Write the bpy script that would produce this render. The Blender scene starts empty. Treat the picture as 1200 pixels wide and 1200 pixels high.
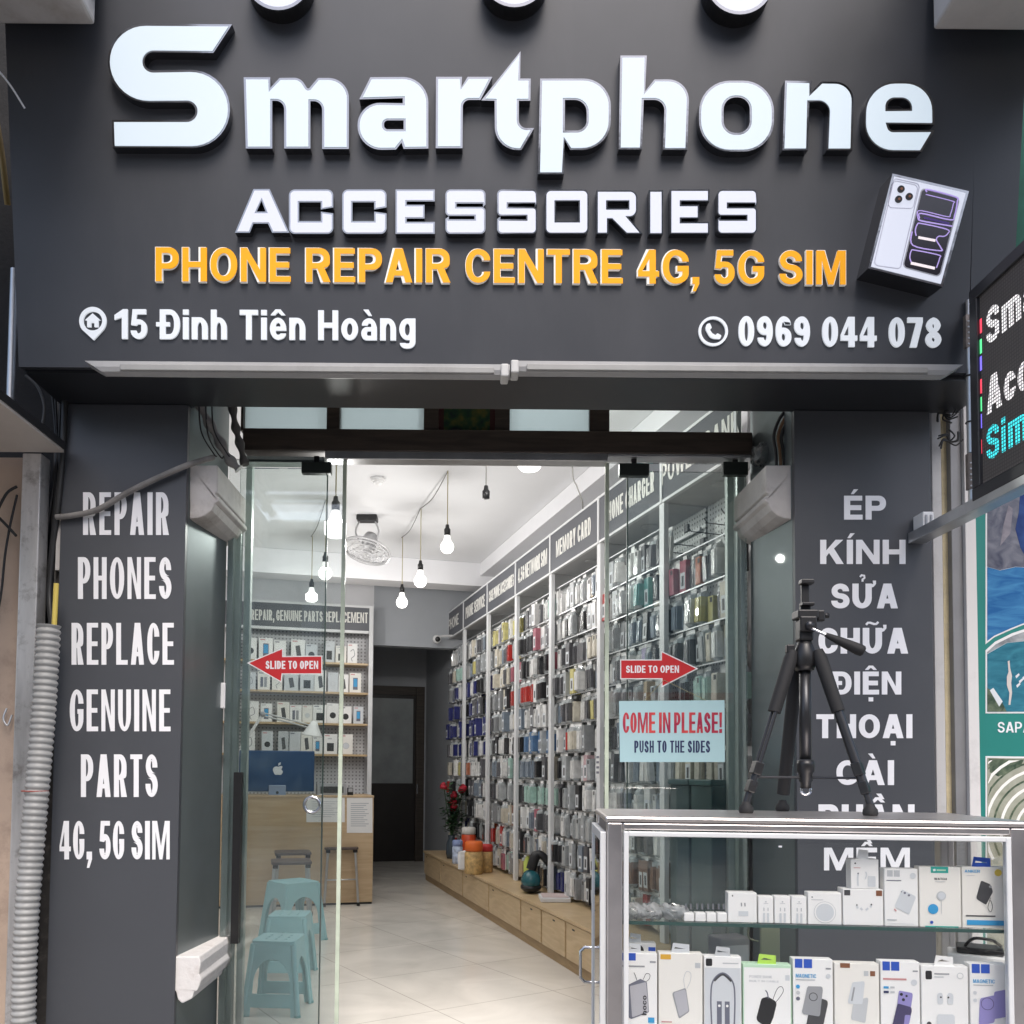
import bpy, bmesh, math, random
from math import radians, sin, cos, pi, atan2, sqrt
from mathutils import Vector, Matrix
from mathutils.geometry import tessellate_polygon

random.seed(7)
SC = bpy.context.scene
COL = SC.collection
V = Vector

# ------------------------------------------------------------------ camera
H = 1.3
F, CX, CY = 1000.0, 550.0, 858.0
_ph, _ro = radians(2.5), radians(0.5)
FW = V((0, cos(_ph), sin(_ph)))
_u0, _r0 = V((0, -sin(_ph), cos(_ph))), V((1, 0, 0))
RT = _r0 * cos(_ro) + _u0 * sin(_ro)
UP = _u0 * cos(_ro) - _r0 * sin(_ro)
CAM = V((0, 0, H))
cd = bpy.data.cameras.new("camera")
cd.sensor_width = 36.0
cd.lens = 36.0 * F / 1200.0
cd.shift_x = (600 - CX) / 1200.0
cd.shift_y = (CY - 600) / 1200.0
cd.clip_start, cd.clip_end = 0.05, 2000
co = bpy.data.objects.new("camera", cd)
COL.objects.link(co)
m = Matrix.Identity(4)
for i in range(3):
    m[i][0], m[i][1], m[i][2], m[i][3] = RT[i], UP[i], -FW[i], CAM[i]
co.matrix_world = m
SC.camera = co

# ------------------------------------------------------------------ sky, sun, exposure
w = bpy.data.worlds.new("World")
SC.world = w
w.use_nodes = True
nt = w.node_tree
bg = nt.nodes["Background"]
sky = nt.nodes.new("ShaderNodeTexSky")
sky.sky_type = 'NISHITA'
sky.sun_disc = False
sky.sun_elevation = radians(52)
sky.sun_rotation = radians(170)
sky.air_density, sky.dust_density = 1.0, 3.0
nt.links.new(sky.outputs[0], bg.inputs[0])
bg.inputs[1].default_value = 0.15
sl = bpy.data.lights.new("sun", 'SUN')
sl.energy, sl.angle, sl.color = 1.3, radians(25), (1.0, 0.95, 0.9)
so = bpy.data.objects.new("sun", sl)
COL.objects.link(so)
_el, _az = radians(52), radians(170)
_sd = V((sin(_az) * cos(_el), cos(_az) * cos(_el), sin(_el)))     # towards the sun
so.rotation_euler = (-_sd).to_track_quat('-Z', 'Y').to_euler()
so.location = (0, -6, 9)
SC.view_settings.view_transform = 'Standard'
SC.view_settings.look = 'None'
SC.view_settings.exposure = 0.85
SC.view_settings.gamma = 1.0
SC.cycles.use_denoising = True
SC.cycles.max_bounces = 10
SC.cycles.transparent_max_bounces = 24
SC.cycles.sample_clamp_indirect = 6.0

# ------------------------------------------------------------------ geometry of the place
def ray(x, y):
    return FW + RT * ((x - CX) / F) - UP * ((y - CY) / F)

def PY(x, y, Y):
    d = ray(x, y)
    return CAM + d * (Y / d.y)

def PZ(x, y, z):
    d = ray(x, y)
    return CAM + d * ((z - H) / d.z)

class Plane:
    """a real flat surface: origin, outward normal, two axes; at() gives the point of the surface behind a photo position"""
    def __init__(s, o, n, u=None):
        s.o, s.n = V(o), V(n).normalized()
        s.u = V(u).normalized() if u is not None else V((0, 0, 1)).cross(s.n).normalized()
        s.v = s.n.cross(s.u).normalized()
    def at(s, x, y, h=0.0):
        d = ray(x, y)
        o = s.o + s.n * h
        return CAM + d * ((o - CAM).dot(s.n) / d.dot(s.n))
    def P(s, a, b, h=0.0):
        return s.o + s.u * a + s.v * b + s.n * h

_dv = ray(290, 902)
TH = atan2(-_dv.x, _dv.y)
DI = V((-sin(TH), cos(TH), 0))       # the shop room runs back along DI
RI = V((cos(TH), sin(TH), 0))        # and its right wall lies along RI
def I(a, b, z):
    return DI * a + RI * b + V((0, 0, z))
def WB(x, y, b):
    d = ray(x, y); p = CAM + d * (b / d.dot(RI)); return p.dot(DI), p.z
def WA(x, y, a):
    d = ray(x, y); p = CAM + d * (a / d.dot(DI)); return p.dot(RI), p.z

YP, YG, YS = 3.56, 4.0, 3.25          # pillar fronts, glass front, foot of the sign
ZS = 2.85
STREET = -0.16

# ------------------------------------------------------------------ materials
MATS = {}
def mat(name, col, rough=0.5, metal=0.0, var=0.0, scale=6.0, bump=0.0, bscale=60.0, emit=0.0, ecol=None, spec=0.5, rvar=0.0, stretch=None, dirt=0.0, dcol=(0.05, 0.045, 0.04), dscale=3.0, coat=0.0, dstretch=None):
    if name in MATS:
        return MATS[name]
    mt = bpy.data.materials.new(name)
    mt.use_nodes = True
    N, L = mt.node_tree.nodes, mt.node_tree.links
    b = N["Principled BSDF"]
    b.inputs["Base Color"].default_value = (*col, 1)
    b.inputs["Roughness"].default_value = rough
    b.inputs["Metallic"].default_value = metal
    b.inputs["Specular IOR Level"].default_value = spec
    b.inputs["Coat Weight"].default_value = coat
    if emit:
        b.inputs["Emission Color"].default_value = (*(ecol or col), 1)
        b.inputs["Emission Strength"].default_value = emit
    if var or bump or rvar or dirt:
        tc = N.new("ShaderNodeTexCoord")
        mp = N.new("ShaderNodeMapping")
        L.new(tc.outputs["Object"], mp.inputs[0])
        if stretch:
            mp.inputs["Scale"].default_value = stretch
        src = mp.outputs[0]
        last = None
        if var or rvar:
            n = N.new("ShaderNodeTexNoise")
            n.inputs["Scale"].default_value = scale
            n.inputs["Detail"].default_value = 6
            n.inputs["Roughness"].default_value = 0.6
            L.new(src, n.inputs["Vector"])
        if var:
            r = N.new("ShaderNodeValToRGB")
            r.color_ramp.elements[0].position = 0.3
            r.color_ramp.elements[1].position = 0.7
            r.color_ramp.elements[0].color = (*[max(0, c * (1 - var)) for c in col], 1)
            r.color_ramp.elements[1].color = (*[min(1, c * (1 + var)) for c in col], 1)
            L.new(n.outputs["Fac"], r.inputs[0])
            last = r.outputs[0]
            L.new(last, b.inputs["Base Color"])
        if rvar:
            mr = N.new("ShaderNodeMapRange")
            mr.inputs["To Min"].default_value = max(0.02, rough - rvar)
            mr.inputs["To Max"].default_value = min(1, rough + rvar)
            L.new(n.outputs["Fac"], mr.inputs["Value"])
            L.new(mr.outputs[0], b.inputs["Roughness"])
        if dirt:
            n3 = N.new("ShaderNodeTexNoise")
            n3.inputs["Scale"].default_value = dscale
            n3.inputs["Detail"].default_value = 10
            n3.inputs["Roughness"].default_value = 0.72
            if dstretch:
                mp3 = N.new("ShaderNodeMapping"); mp3.inputs["Scale"].default_value = dstretch
                L.new(tc.outputs["Object"], mp3.inputs[0]); L.new(mp3.outputs[0], n3.inputs["Vector"])
            else:
                L.new(tc.outputs["Object"], n3.inputs["Vector"])
            r3 = N.new("ShaderNodeValToRGB")
            r3.color_ramp.elements[0].position = 0.52
            r3.color_ramp.elements[1].position = 0.72
            r3.color_ramp.elements[0].color = (0, 0, 0, 1)
            r3.color_ramp.elements[1].color = (dirt, dirt, dirt, 1)
            L.new(n3.outputs["Fac"], r3.inputs[0])
            mx = N.new("ShaderNodeMix"); mx.data_type = 'RGBA'
            L.new(r3.outputs[0], mx.inputs[0])
            if last: L.new(last, mx.inputs[6])
            else: mx.inputs[6].default_value = (*col, 1)
            mx.inputs[7].default_value = (*dcol, 1)
            L.new(mx.outputs[2], b.inputs["Base Color"])
        if bump:
            n2 = N.new("ShaderNodeTexNoise")
            n2.inputs["Scale"].default_value = bscale
            n2.inputs["Detail"].default_value = 5
            L.new(src, n2.inputs["Vector"])
            bp = N.new("ShaderNodeBump")
            bp.inputs["Strength"].default_value = bump
            bp.inputs["Distance"].default_value = 0.01
            L.new(n2.outputs["Fac"], bp.inputs["Height"])
            L.new(bp.outputs[0], b.inputs["Normal"])
    MATS[name] = mt
    return mt

def glass_mat(name, tint, refl=1.0, rough=0.02, haze=0.0, hcol=(0.8, 0.85, 0.85)):
    mt = bpy.data.materials.new(name); mt.use_nodes = True
    N, L = mt.node_tree.nodes, mt.node_tree.links
    N.clear()
    out = N.new("ShaderNodeOutputMaterial")
    t = N.new("ShaderNodeBsdfTransparent"); t.inputs[0].default_value = (*tint, 1)
    g = N.new("ShaderNodeBsdfGlossy"); g.inputs["Roughness"].default_value = rough
    fr = N.new("ShaderNodeFresnel"); fr.inputs[0].default_value = 1.5
    mu = N.new("ShaderNodeMath"); mu.operation = 'MULTIPLY'; mu.inputs[1].default_value = refl
    mx = N.new("ShaderNodeMixShader")
    L.new(fr.outputs[0], mu.inputs[0]); L.new(mu.outputs[0], mx.inputs[0])
    L.new(t.outputs[0], mx.inputs[1]); L.new(g.outputs[0], mx.inputs[2])
    last = mx.outputs[0]
    if haze:
        d = N.new("ShaderNodeBsdfDiffuse"); d.inputs[0].default_value = (*hcol, 1)
        m2 = N.new("ShaderNodeMixShader"); m2.inputs[0].default_value = haze
        L.new(last, m2.inputs[1]); L.new(d.outputs[0], m2.inputs[2]); last = m2.outputs[0]
        tc = N.new("ShaderNodeTexCoord"); ns_ = N.new("ShaderNodeTexNoise"); ns_.inputs["Scale"].default_value = 5; ns_.inputs["Detail"].default_value = 8; ns_.inputs["Distortion"].default_value = 1.2
        mr_ = N.new("ShaderNodeMapRange"); mr_.inputs["From Min"].default_value = 0.42; mr_.inputs["From Max"].default_value = 0.75; mr_.inputs["To Min"].default_value = haze * 0.3; mr_.inputs["To Max"].default_value = haze * 2.6
        L.new(tc.outputs["Object"], ns_.inputs["Vector"]); L.new(ns_.outputs["Fac"], mr_.inputs["Value"]); L.new(mr_.outputs[0], m2.inputs[0])
    L.new(last, out.inputs[0])
    MATS[name] = mt
    return mt

def peg_mat(name, col, hole, pitch, axes):
    """perforated board: a grid of small dark holes in object space"""
    mt = mat(name, col, 0.5)
    N, L = mt.node_tree.nodes, mt.node_tree.links
    tc = N.new("ShaderNodeTexCoord"); sp = N.new("ShaderNodeSeparateXYZ")
    L.new(tc.outputs["Object"], sp.inputs[0])
    res = []
    for ax in axes:
        a = N.new("ShaderNodeMath"); a.operation = 'PINGPONG'; a.inputs[1].default_value = pitch / 2
        L.new(sp.outputs[ax], a.inputs[0])
        c = N.new("ShaderNodeMath"); c.operation = 'GREATER_THAN'; c.inputs[1].default_value = pitch * 0.3
        L.new(a.outputs[0], c.inputs[0]); res.append(c)
    k = N.new("ShaderNodeMath"); k.operation = 'MULTIPLY'
    L.new(res[0].outputs[0], k.inputs[0]); L.new(res[1].outputs[0], k.inputs[1])
    mx = N.new("ShaderNodeMix"); mx.data_type = 'RGBA'
    mx.inputs[6].default_value = (*col, 1); mx.inputs[7].default_value = (*hole, 1)
    L.new(k.outputs[0], mx.inputs[0])
    L.new(mx.outputs[2], N["Principled BSDF"].inputs["Base Color"])
    return mt

def wood_mat(name, c0, c1, stretch, rough=0.45):
    mt = mat(name, c0, rough)
    N, L = mt.node_tree.nodes, mt.node_tree.links
    tc = N.new("ShaderNodeTexCoord"); mp = N.new("ShaderNodeMapping"); mp.inputs["Scale"].default_value = stretch
    n = N.new("ShaderNodeTexNoise"); n.inputs["Scale"].default_value = 3; n.inputs["Detail"].default_value = 8; n.inputs["Distortion"].default_value = 0.8
    r = N.new("ShaderNodeValToRGB")
    r.color_ramp.elements[0].position, r.color_ramp.elements[1].position = 0.35, 0.65
    r.color_ramp.elements[0].color, r.color_ramp.elements[1].color = (*c0, 1), (*c1, 1)
    L.new(tc.outputs["Object"], mp.inputs[0]); L.new(mp.outputs[0], n.inputs["Vector"])
    L.new(n.outputs["Fac"], r.inputs[0]); L.new(r.outputs[0], N["Principled BSDF"].inputs["Base Color"])
    return mt

panel = mat("dark_cladding", (0.047, 0.050, 0.058), 0.38, 0.0, var=0.14, scale=1.2, rvar=0.12, bump=0.05, bscale=1.5, dirt=0.16, dcol=(0.10, 0.10, 0.105), dscale=2.2, dstretch=(1.2, 1.2, 0.25))
pillar_panel = mat("dark_cladding_lit", (0.064, 0.068, 0.077), 0.42, 0.0, var=0.08, scale=0.9, rvar=0.08, dirt=0.15, dcol=(0.13, 0.13, 0.135), dscale=1.5)  # same cladding as the sign, made paler: sky light put into the colour
panel_gloss = mat("gloss_dark_cladding", (0.21, 0.24, 0.245), 0.5, 0.8, var=0.1, scale=2, rvar=0.06, coat=0.15)
blackm = mat("black_gap", (0.010, 0.010, 0.011), 0.6, var=0.3)
vinyl = mat("white_vinyl", (0.84, 0.84, 0.86), 0.45)
chrome = mat("chrome", (0.75, 0.76, 0.78), 0.12, 1.0, rvar=0.06, scale=14)
rim_chrome = mat("rim_chrome", (0.26, 0.26, 0.275), 0.12, 1.0, rvar=0.06, scale=20, bump=0.22, bscale=4)
lit_white = mat("lit_acrylic", (0.30, 0.32, 0.34), 0.3, emit=0.37, ecol=(0.76, 0.89, 1.0))
lit_lilac = mat("lit_acrylic_lilac", (0.29, 0.29, 0.34), 0.3, emit=0.37, ecol=(0.83, 0.87, 1.0))
orange_face = mat("orange_acrylic", (0.72, 0.315, 0.0), 0.35, emit=0.20, ecol=(1.0, 0.42, 0.0))
white_edge = mat("white_acrylic", (0.75, 0.75, 0.75), 0.35, emit=0.12, ecol=(1, 0.95, 0.85))
white_letter = mat("white_lettering", (0.50, 0.52, 0.56), 0.4, emit=0.24, ecol=(0.9, 0.95, 1.0))  # low emission added to brighten the flat white lines
steel = mat("stainless_steel", (0.74, 0.70, 0.68), 0.33, 1.0, var=0.12, scale=5, rvar=0.1, bump=0.04, bscale=8)
steel_brushed = mat("brushed_steel", (0.60, 0.59, 0.58), 0.36, 0.55, var=0.4, scale=6, rvar=0.12, stretch=(1, 1, 0.15), dirt=0.75, dcol=(0.12, 0.10, 0.08), dscale=11)
alu = mat("aluminium", (0.52, 0.53, 0.54), 0.38, 0.85, var=0.12, scale=8, rvar=0.1)
alu_green = mat("pale_green_aluminium", (0.44, 0.50, 0.48), 0.4, 0.3, var=0.1, scale=6)
alu_white = mat("white_aluminium", (0.72, 0.73, 0.73), 0.35, 0.1, var=0.06, dirt=0.15, dcol=(0.35, 0.33, 0.3))
glass_door = glass_mat("door_glass", (0.962, 0.984, 0.979), 1.6, 0.008, haze=0.014, hcol=(0.55, 0.72, 0.70))
glass_clear = glass_mat("clear_glass", (0.93, 0.97, 0.96), 1.0, 0.01)
glass_case = glass_mat("case_glass", (0.994, 0.998, 0.996), 0.35, 0.015)
glass_edge = mat("glass_edge", (0.55, 0.62, 0.50), 0.2, emit=0.0, var=0.15, scale=10)
glass_edge_dark = mat("glass_edge_dark", (0.10, 0.14, 0.12), 0.3)
frost = mat("frosted_glass", (0.80, 0.86, 0.87), 0.3, bump=0.3, bscale=30)
_N, _L = frost.node_tree.nodes, frost.node_tree.links
_t = _N.new("ShaderNodeBsdfTranslucent"); _t.inputs[0].default_value = (0.55, 0.62, 0.64, 1)
_t2 = _N.new("ShaderNodeBsdfTransparent"); _t2.inputs[0].default_value = (0.6, 0.66, 0.68, 1)
_m0 = _N.new("ShaderNodeMixShader"); _m0.inputs[0].default_value = 0.35
_m = _N.new("ShaderNodeMixShader"); _m.inputs[0].default_value = 0.85
_L.new(_t.outputs[0], _m0.inputs[1]); _L.new(_t2.outputs[0], _m0.inputs[2])
_L.new(_N["Principled BSDF"].outputs[0], _m.inputs[1]); _L.new(_m0.outputs[0], _m.inputs[2]); _L.new(_m.outputs[0], _N["Material Output"].inputs[0])
dark_wood = wood_mat("dark_wood", (0.035, 0.026, 0.020), (0.062, 0.047, 0.036), (1.2, 8, 14), 0.5)
ply = wood_mat("light_plywood", (0.50, 0.36, 0.20), (0.60, 0.45, 0.27), (1.2, 1.2, 9), 0.38)
ply_edge = wood_mat("plywood_edge", (0.33, 0.22, 0.11), (0.42, 0.29, 0.15), (1, 1, 6), 0.5)
counter_ply = wood_mat("counter_plywood", (0.46, 0.33, 0.20), (0.55, 0.41, 0.26), (0.8, 0.8, 10), 0.42)
plaster = mat("white_plaster", (0.72, 0.72, 0.74), 0.8, var=0.04, scale=1.5, bump=0.05)
ceil_m = mat("ceiling_paint", (0.74, 0.745, 0.76), 0.85, var=0.03, scale=1.2)
grey_wall = mat("corridor_grey", (0.40, 0.42, 0.45), 0.75, var=0.06, scale=1.3)  # corridor grey; puts the shade of its beam into the colour
stone = mat("painted_stone", (0.56, 0.53, 0.50), 0.7, var=0.12, scale=7, bump=0.25, bscale=25, dirt=0.6, dcol=(0.25, 0.21, 0.18), dscale=5)
stone_white = mat("chipped_white_stone", (0.70, 0.68, 0.66), 0.7, var=0.08, scale=9, bump=0.3, bscale=30, dirt=0.55, dcol=(0.30, 0.25, 0.22), dscale=9)
concrete = mat("old_concrete_paint", (0.50, 0.48, 0.46), 0.85, var=0.12, scale=3, bump=0.25, bscale=20, dirt=0.6, dcol=(0.33, 0.28, 0.24), dscale=4)
shelf_white = mat("white_shelf_metal", (0.70, 0.71, 0.72), 0.4, var=0.03)
header_grey = mat("grey_header_board", (0.085, 0.09, 0.105), 0.45, var=0.06, scale=2)
header_text = mat("header_lettering", (0.75, 0.74, 0.70), 0.5)
black_pl = mat("black_plastic", (0.011, 0.011, 0.012), 0.4, var=0.2, scale=20)
black_rub = mat("black_rubber", (0.010, 0.010, 0.011), 0.75, var=0.2)
dark_metal = mat("dark_grey_metal", (0.045, 0.046, 0.05), 0.35, 0.6, var=0.15)
white_pl = mat("white_plastic", (0.75, 0.75, 0.75), 0.35)
cable_grey = mat("grey_cable", (0.20, 0.19, 0.18), 0.6, var=0.3, scale=12, bump=0.4, bscale=40)
cable_black = mat("black_cable", (0.02, 0.02, 0.02), 0.5, var=0.3)
cord_tan = mat("tan_cord", (0.34, 0.30, 0.17), 0.7)
cord_grey = mat("grey_cord", (0.16, 0.16, 0.15), 0.7)
teal_pl = mat("teal_plastic", (0.29, 0.54, 0.58), 0.38, var=0.08, scale=5, rvar=0.06)
red = mat("red_sticker", (0.56, 0.025, 0.03), 0.4, var=0.08)
paper = mat("white_paper", (0.76, 0.76, 0.76), 0.7)
paper_line = mat("grey_print", (0.42, 0.44, 0.48), 0.7)
bulb_lit = bpy.data.materials.new("lit_bulb"); bulb_lit.use_nodes = True
_N, _L = bulb_lit.node_tree.nodes, bulb_lit.node_tree.links
_N.clear()
_o = _N.new("ShaderNodeOutputMaterial"); _e = _N.new("ShaderNodeEmission"); _e.inputs[0].default_value = (1.0, 0.97, 0.93, 1); _e.inputs[1].default_value = 3.0
_t = _N.new("ShaderNodeBsdfTransparent"); _m = _N.new("ShaderNodeMixShader"); _m.inputs[0].default_value = 0.5
_L.new(_t.outputs[0], _m.inputs[1]); _L.new(_e.outputs[0], _m.inputs[2]); _L.new(_m.outputs[0], _o.inputs[0])
bulb_base = mat("bulb_collar", (0.75, 0.75, 0.75), 0.4, emit=0.5, ecol=(1, 0.97, 0.92))

def C(name, *rgb, rough=0.5):
    return mat(name, rgb, rough)
K = dict(white=C("print_white", .90, .90, .89), offw=C("print_ivory", .87, .85, .80), blue=C("print_blue", .03, .10, .52), sky=C("print_sky", .05, .35, .68),
         black=C("print_black", .02, .02, .022), dgrey=C("print_charcoal", .07, .07, .075), grey=C("print_grey", .33, .34, .36), lgrey=C("print_pale_grey", .56, .58, .60),
         mist=C("print_mist", .66, .69, .72), teal=C("print_teal", .04, .42, .36), yellow=C("print_yellow", .80, .60, .10), amber=C("print_amber", .75, .42, .05), lime=C("print_lime", .50, .80, .12),
         mint=C("print_mint", .55, .78, .58), violet=C("print_violet", .30, .27, .58), dviolet=C("print_dark_violet", .07, .06, .14), brown=C("print_brown", .25, .10, .05), red=C("print_red", .55, .03, .04),
         rose=C("print_rose", .62, .30, .30), slate=C("print_slate", .16, .17, .22), silver=C("print_silver", .48, .48, .52), navy=C("print_navy", .02, .03, .10))

# ------------------------------------------------------------------ object helpers
def Wm(o):
    mm = o.matrix_basis.copy(); p = o.parent
    while p:
        mm = p.matrix_basis @ mm; p = p.parent
    return mm

def tag(o, label=None, cat=None, group=None, kind=None):
    if label: o["label"] = label
    if cat: o["category"] = cat
    if group: o["group"] = group
    if kind: o["kind"] = kind
    return o

def thing(name, label, cat, loc=(0, 0, 0), rz=0.0, group=None):
    o = bpy.data.objects.new(name, None)
    o.empty_display_size = 0.1
    COL.objects.link(o)
    o.location = loc
    o.rotation_euler = (0, 0, rz)
    return tag(o, label, cat, group)

def copy_tree(o, parent=None):
    c = o.copy(); COL.objects.link(c); c.parent = parent
    for ch in o.children:
        copy_tree(ch, c)
    return c

class MB:
    def __init__(s, frame=None):
        s.v, s.f, s.mi, s.sm = [], [], [], []
        s.fr = frame or Matrix.Identity(4)
        s.mats = []
        s.cur = 0
        s.smooth = False
    def m(s, mt):
        if mt not in s.mats: s.mats.append(mt)
        s.cur = s.mats.index(mt); return s
    def add(s, vs, fs):
        b = len(s.v)
        s.v += [s.fr @ V(p) for p in vs]
        for f in fs:
            s.f.append([b + i for i in f]); s.mi.append(s.cur); s.sm.append(s.smooth)
        return s
    def quad(s, a, b, c, d): return s.add([a, b, c, d], [(0, 1, 2, 3)])
    def hexa(s, p):     # 8 points: bottom ring 0-3, top ring 4-7
        return s.add(p, [(3, 2, 1, 0), (4, 5, 6, 7), (0, 1, 5, 4), (1, 2, 6, 5), (2, 3, 7, 6), (3, 0, 4, 7)])
    def box(s, x0, y0, z0, x1, y1, z1, bev=0.0):
        if bev <= 0:
            return s.hexa([(x0, y0, z0), (x1, y0, z0), (x1, y1, z0), (x0, y1, z0), (x0, y0, z1), (x1, y0, z1), (x1, y1, z1), (x0, y1, z1)])
        bm = bmesh.new()
        bmesh.ops.create_cube(bm, size=1.0)
        for v in bm.verts:
            v.co = V(((x0 + x1) / 2 + v.co.x * (x1 - x0), (y0 + y1) / 2 + v.co.y * (y1 - y0), (z0 + z1) / 2 + v.co.z * (z1 - z0)))
        bmesh.ops.bevel(bm, geom=list(bm.edges) + list(bm.verts), offset=min(bev, 0.45 * min(abs(x1 - x0), abs(y1 - y0), abs(z1 - z0))), segments=2, affect='EDGES', profile=0.5)
        bm.verts.index_update()
        s.add([v.co.copy() for v in bm.verts], [[v.index for v in f.verts] for f in bm.faces])
        bm.free(); return s
    def obox(s, o, ux, uy, uz, sx, sy, sz):
        """box from corner o along three directions"""
        o, ux, uy, uz = V(o), V(ux) * sx, V(uy) * sy, V(uz) * sz
        return s.hexa([o, o + ux, o + ux + uy, o + uy, o + uz, o + ux + uz, o + ux + uy + uz, o + uy + uz])
    def prism(s, outer, d, holes=()):
        """polygon (3-D points, with holes) extruded by vector d"""
        d = V(d)
        loops = [[V(p) for p in outer]] + [[V(p) for p in h] for h in holes]
        tris = tessellate_polygon(loops)
        flat = [p for l in loops for p in l]
        n = len(flat)
        vs = flat + [p + d for p in flat]
        nrm = V((0, 0, 0)); o = loops[0]
        for i in range(len(o)):
            a, b = o[i], o[(i + 1) % len(o)]
            nrm += V(((a.y - b.y) * (a.z + b.z), (a.z - b.z) * (a.x + b.x), (a.x - b.x) * (a.y + b.y)))
        flip = nrm.dot(d) < 0
        fs = []
        for t in tris:
            a, b, c = flat[t[0]], flat[t[1]], flat[t[2]]
            tn = (b - a).cross(c - a)
            t = tuple(t)
            if tn.dot(d) < 0: t = t[::-1]
            fs.append(t[::-1]); fs.append(tuple(i + n for i in t))
        k = 0
        for li, l in enumerate(loops):
            for i in range(len(l)):
                a, b = k + i, k + (i + 1) % len(l)
                q = (a, b, b + n, a + n)
                fs.append(q[::-1] if (flip) else q)
            k += len(l)
        keep = s.smooth; s.smooth = False
        s.add(vs, fs); s.smooth = keep
        return s
    def tube(s, pts, r, n=8, closed=False):
        pts = [V(p) for p in pts]
        rs = r if isinstance(r, (list, tuple)) else [r] * len(pts)
        N = len(pts); vs = []; fs = []
        t0 = (pts[1] - pts[0]).normalized()
        a = t0.cross(V((0, 0, 1)))
        if a.length < 1e-3: a = t0.cross(V((1, 0, 0)))
        a.normalize()
        for i, p in enumerate(pts):
            if closed: t = (pts[(i + 1) % N] - pts[i - 1]).normalized()
            elif i == 0: t = t0
            elif i == N - 1: t = (pts[-1] - pts[-2]).normalized()
            else: t = ((pts[i + 1] - p).normalized() + (p - pts[i - 1]).normalized())
            if t.length < 1e-6: t = t0.copy()
            t.normalize()
            a = (a - t * a.dot(t))
            if a.length < 1e-5: a = t.orthogonal()
            a.normalize(); b = t.cross(a)
            for k in range(n):
                th = 2 * pi * k / n
                vs.append(p + (a * cos(th) + b * sin(th)) * rs[i])
        for i in range(N if closed else N - 1):
            j = (i + 1) % N
            for k in range(n):
                l = (k + 1) % n
                fs.append((i * n + k, i * n + l, j * n + l, j * n + k))
        keep = s.smooth; s.smooth = True; s.add(vs, fs); s.smooth = False
        if not closed:
            s.add([vs[k] for k in range(n)], [tuple(range(n))[::-1]])
            s.add([vs[(N - 1) * n + k] for k in range(n)], [tuple(range(n))])
        s.smooth = keep
        return s
    def lathe(s, prof, n=24, axis=(0, 0, 1), o=(0, 0, 0)):
        """profile of (radius, height) turned round an axis through o"""
        ax = V(axis).normalized(); a = ax.orthogonal().normalized(); b = ax.cross(a); o = V(o)
        vs, fs = [], []
        for r, h in prof:
            for k in range(n):
                th = 2 * pi * k / n
                vs.append(o + ax * h + (a * cos(th) + b * sin(th)) * max(r, 1e-5))
        for i in range(len(prof) - 1):
            for k in range(n):
                l = (k + 1) % n
                fs.append((i * n + k, i * n + l, (i + 1) * n + l, (i + 1) * n + k))
        keep = s.smooth; s.smooth = True; s.add(vs, fs); s.smooth = keep
        return s
    def ball(s, c, rx, ry=None, rz=None, n=16, k=10):
        ry = ry or rx; rz = rz or rx; c = V(c); vs = []; fs = []
        for i in range(k + 1):
            ph = pi * i / k
            for j in range(n):
                th = 2 * pi * j / n
                vs.append(c + V((rx * sin(ph) * cos(th), ry * sin(ph) * sin(th), rz * cos(ph))))
        for i in range(k):
            for j in range(n):
                l = (j + 1) % n
                fs.append((i * n + j, (i + 1) * n + j, (i + 1) * n + l, i * n + l))
        keep = s.smooth; s.smooth = True; s.add(vs, fs); s.smooth = keep
        return s
    def build(s, name, mt=None, parent=None, bevel=0.0, origin=None):
        me = bpy.data.meshes.new(name)
        o = bpy.data.objects.new(name, me)
        COL.objects.link(o)
        if parent is not None:
            o.parent = parent
            inv = Wm(parent).inverted()
            vs = [inv @ p for p in s.v]
        else:
            og = V(origin) if origin is not None else V((sum(p.x for p in s.v) / len(s.v), sum(p.y for p in s.v) / len(s.v), min(p.z for p in s.v)))
            o.location = og
            vs = [p - og for p in s.v]
        me.from_pydata(vs, [], s.f)
        ms = s.mats if s.mats else [mt]
        for x in ms: me.materials.append(x)
        for i, p in enumerate(me.polygons):
            p.material_index = s.mi[i] if s.mats else 0
            p.use_smooth = s.sm[i]
        me.validate(); me.update()
        if bevel:
            md = o.modifiers.new("bevel", 'BEVEL'); md.width = bevel; md.segments = 2; md.limit_method = 'ANGLE'; md.angle_limit = radians(40)
        return o

def struct(name, mb, mt=None):
    o = mb.build(name, mt, origin=(0, 0, 0)); o["kind"] = "structure"; return o

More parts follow.
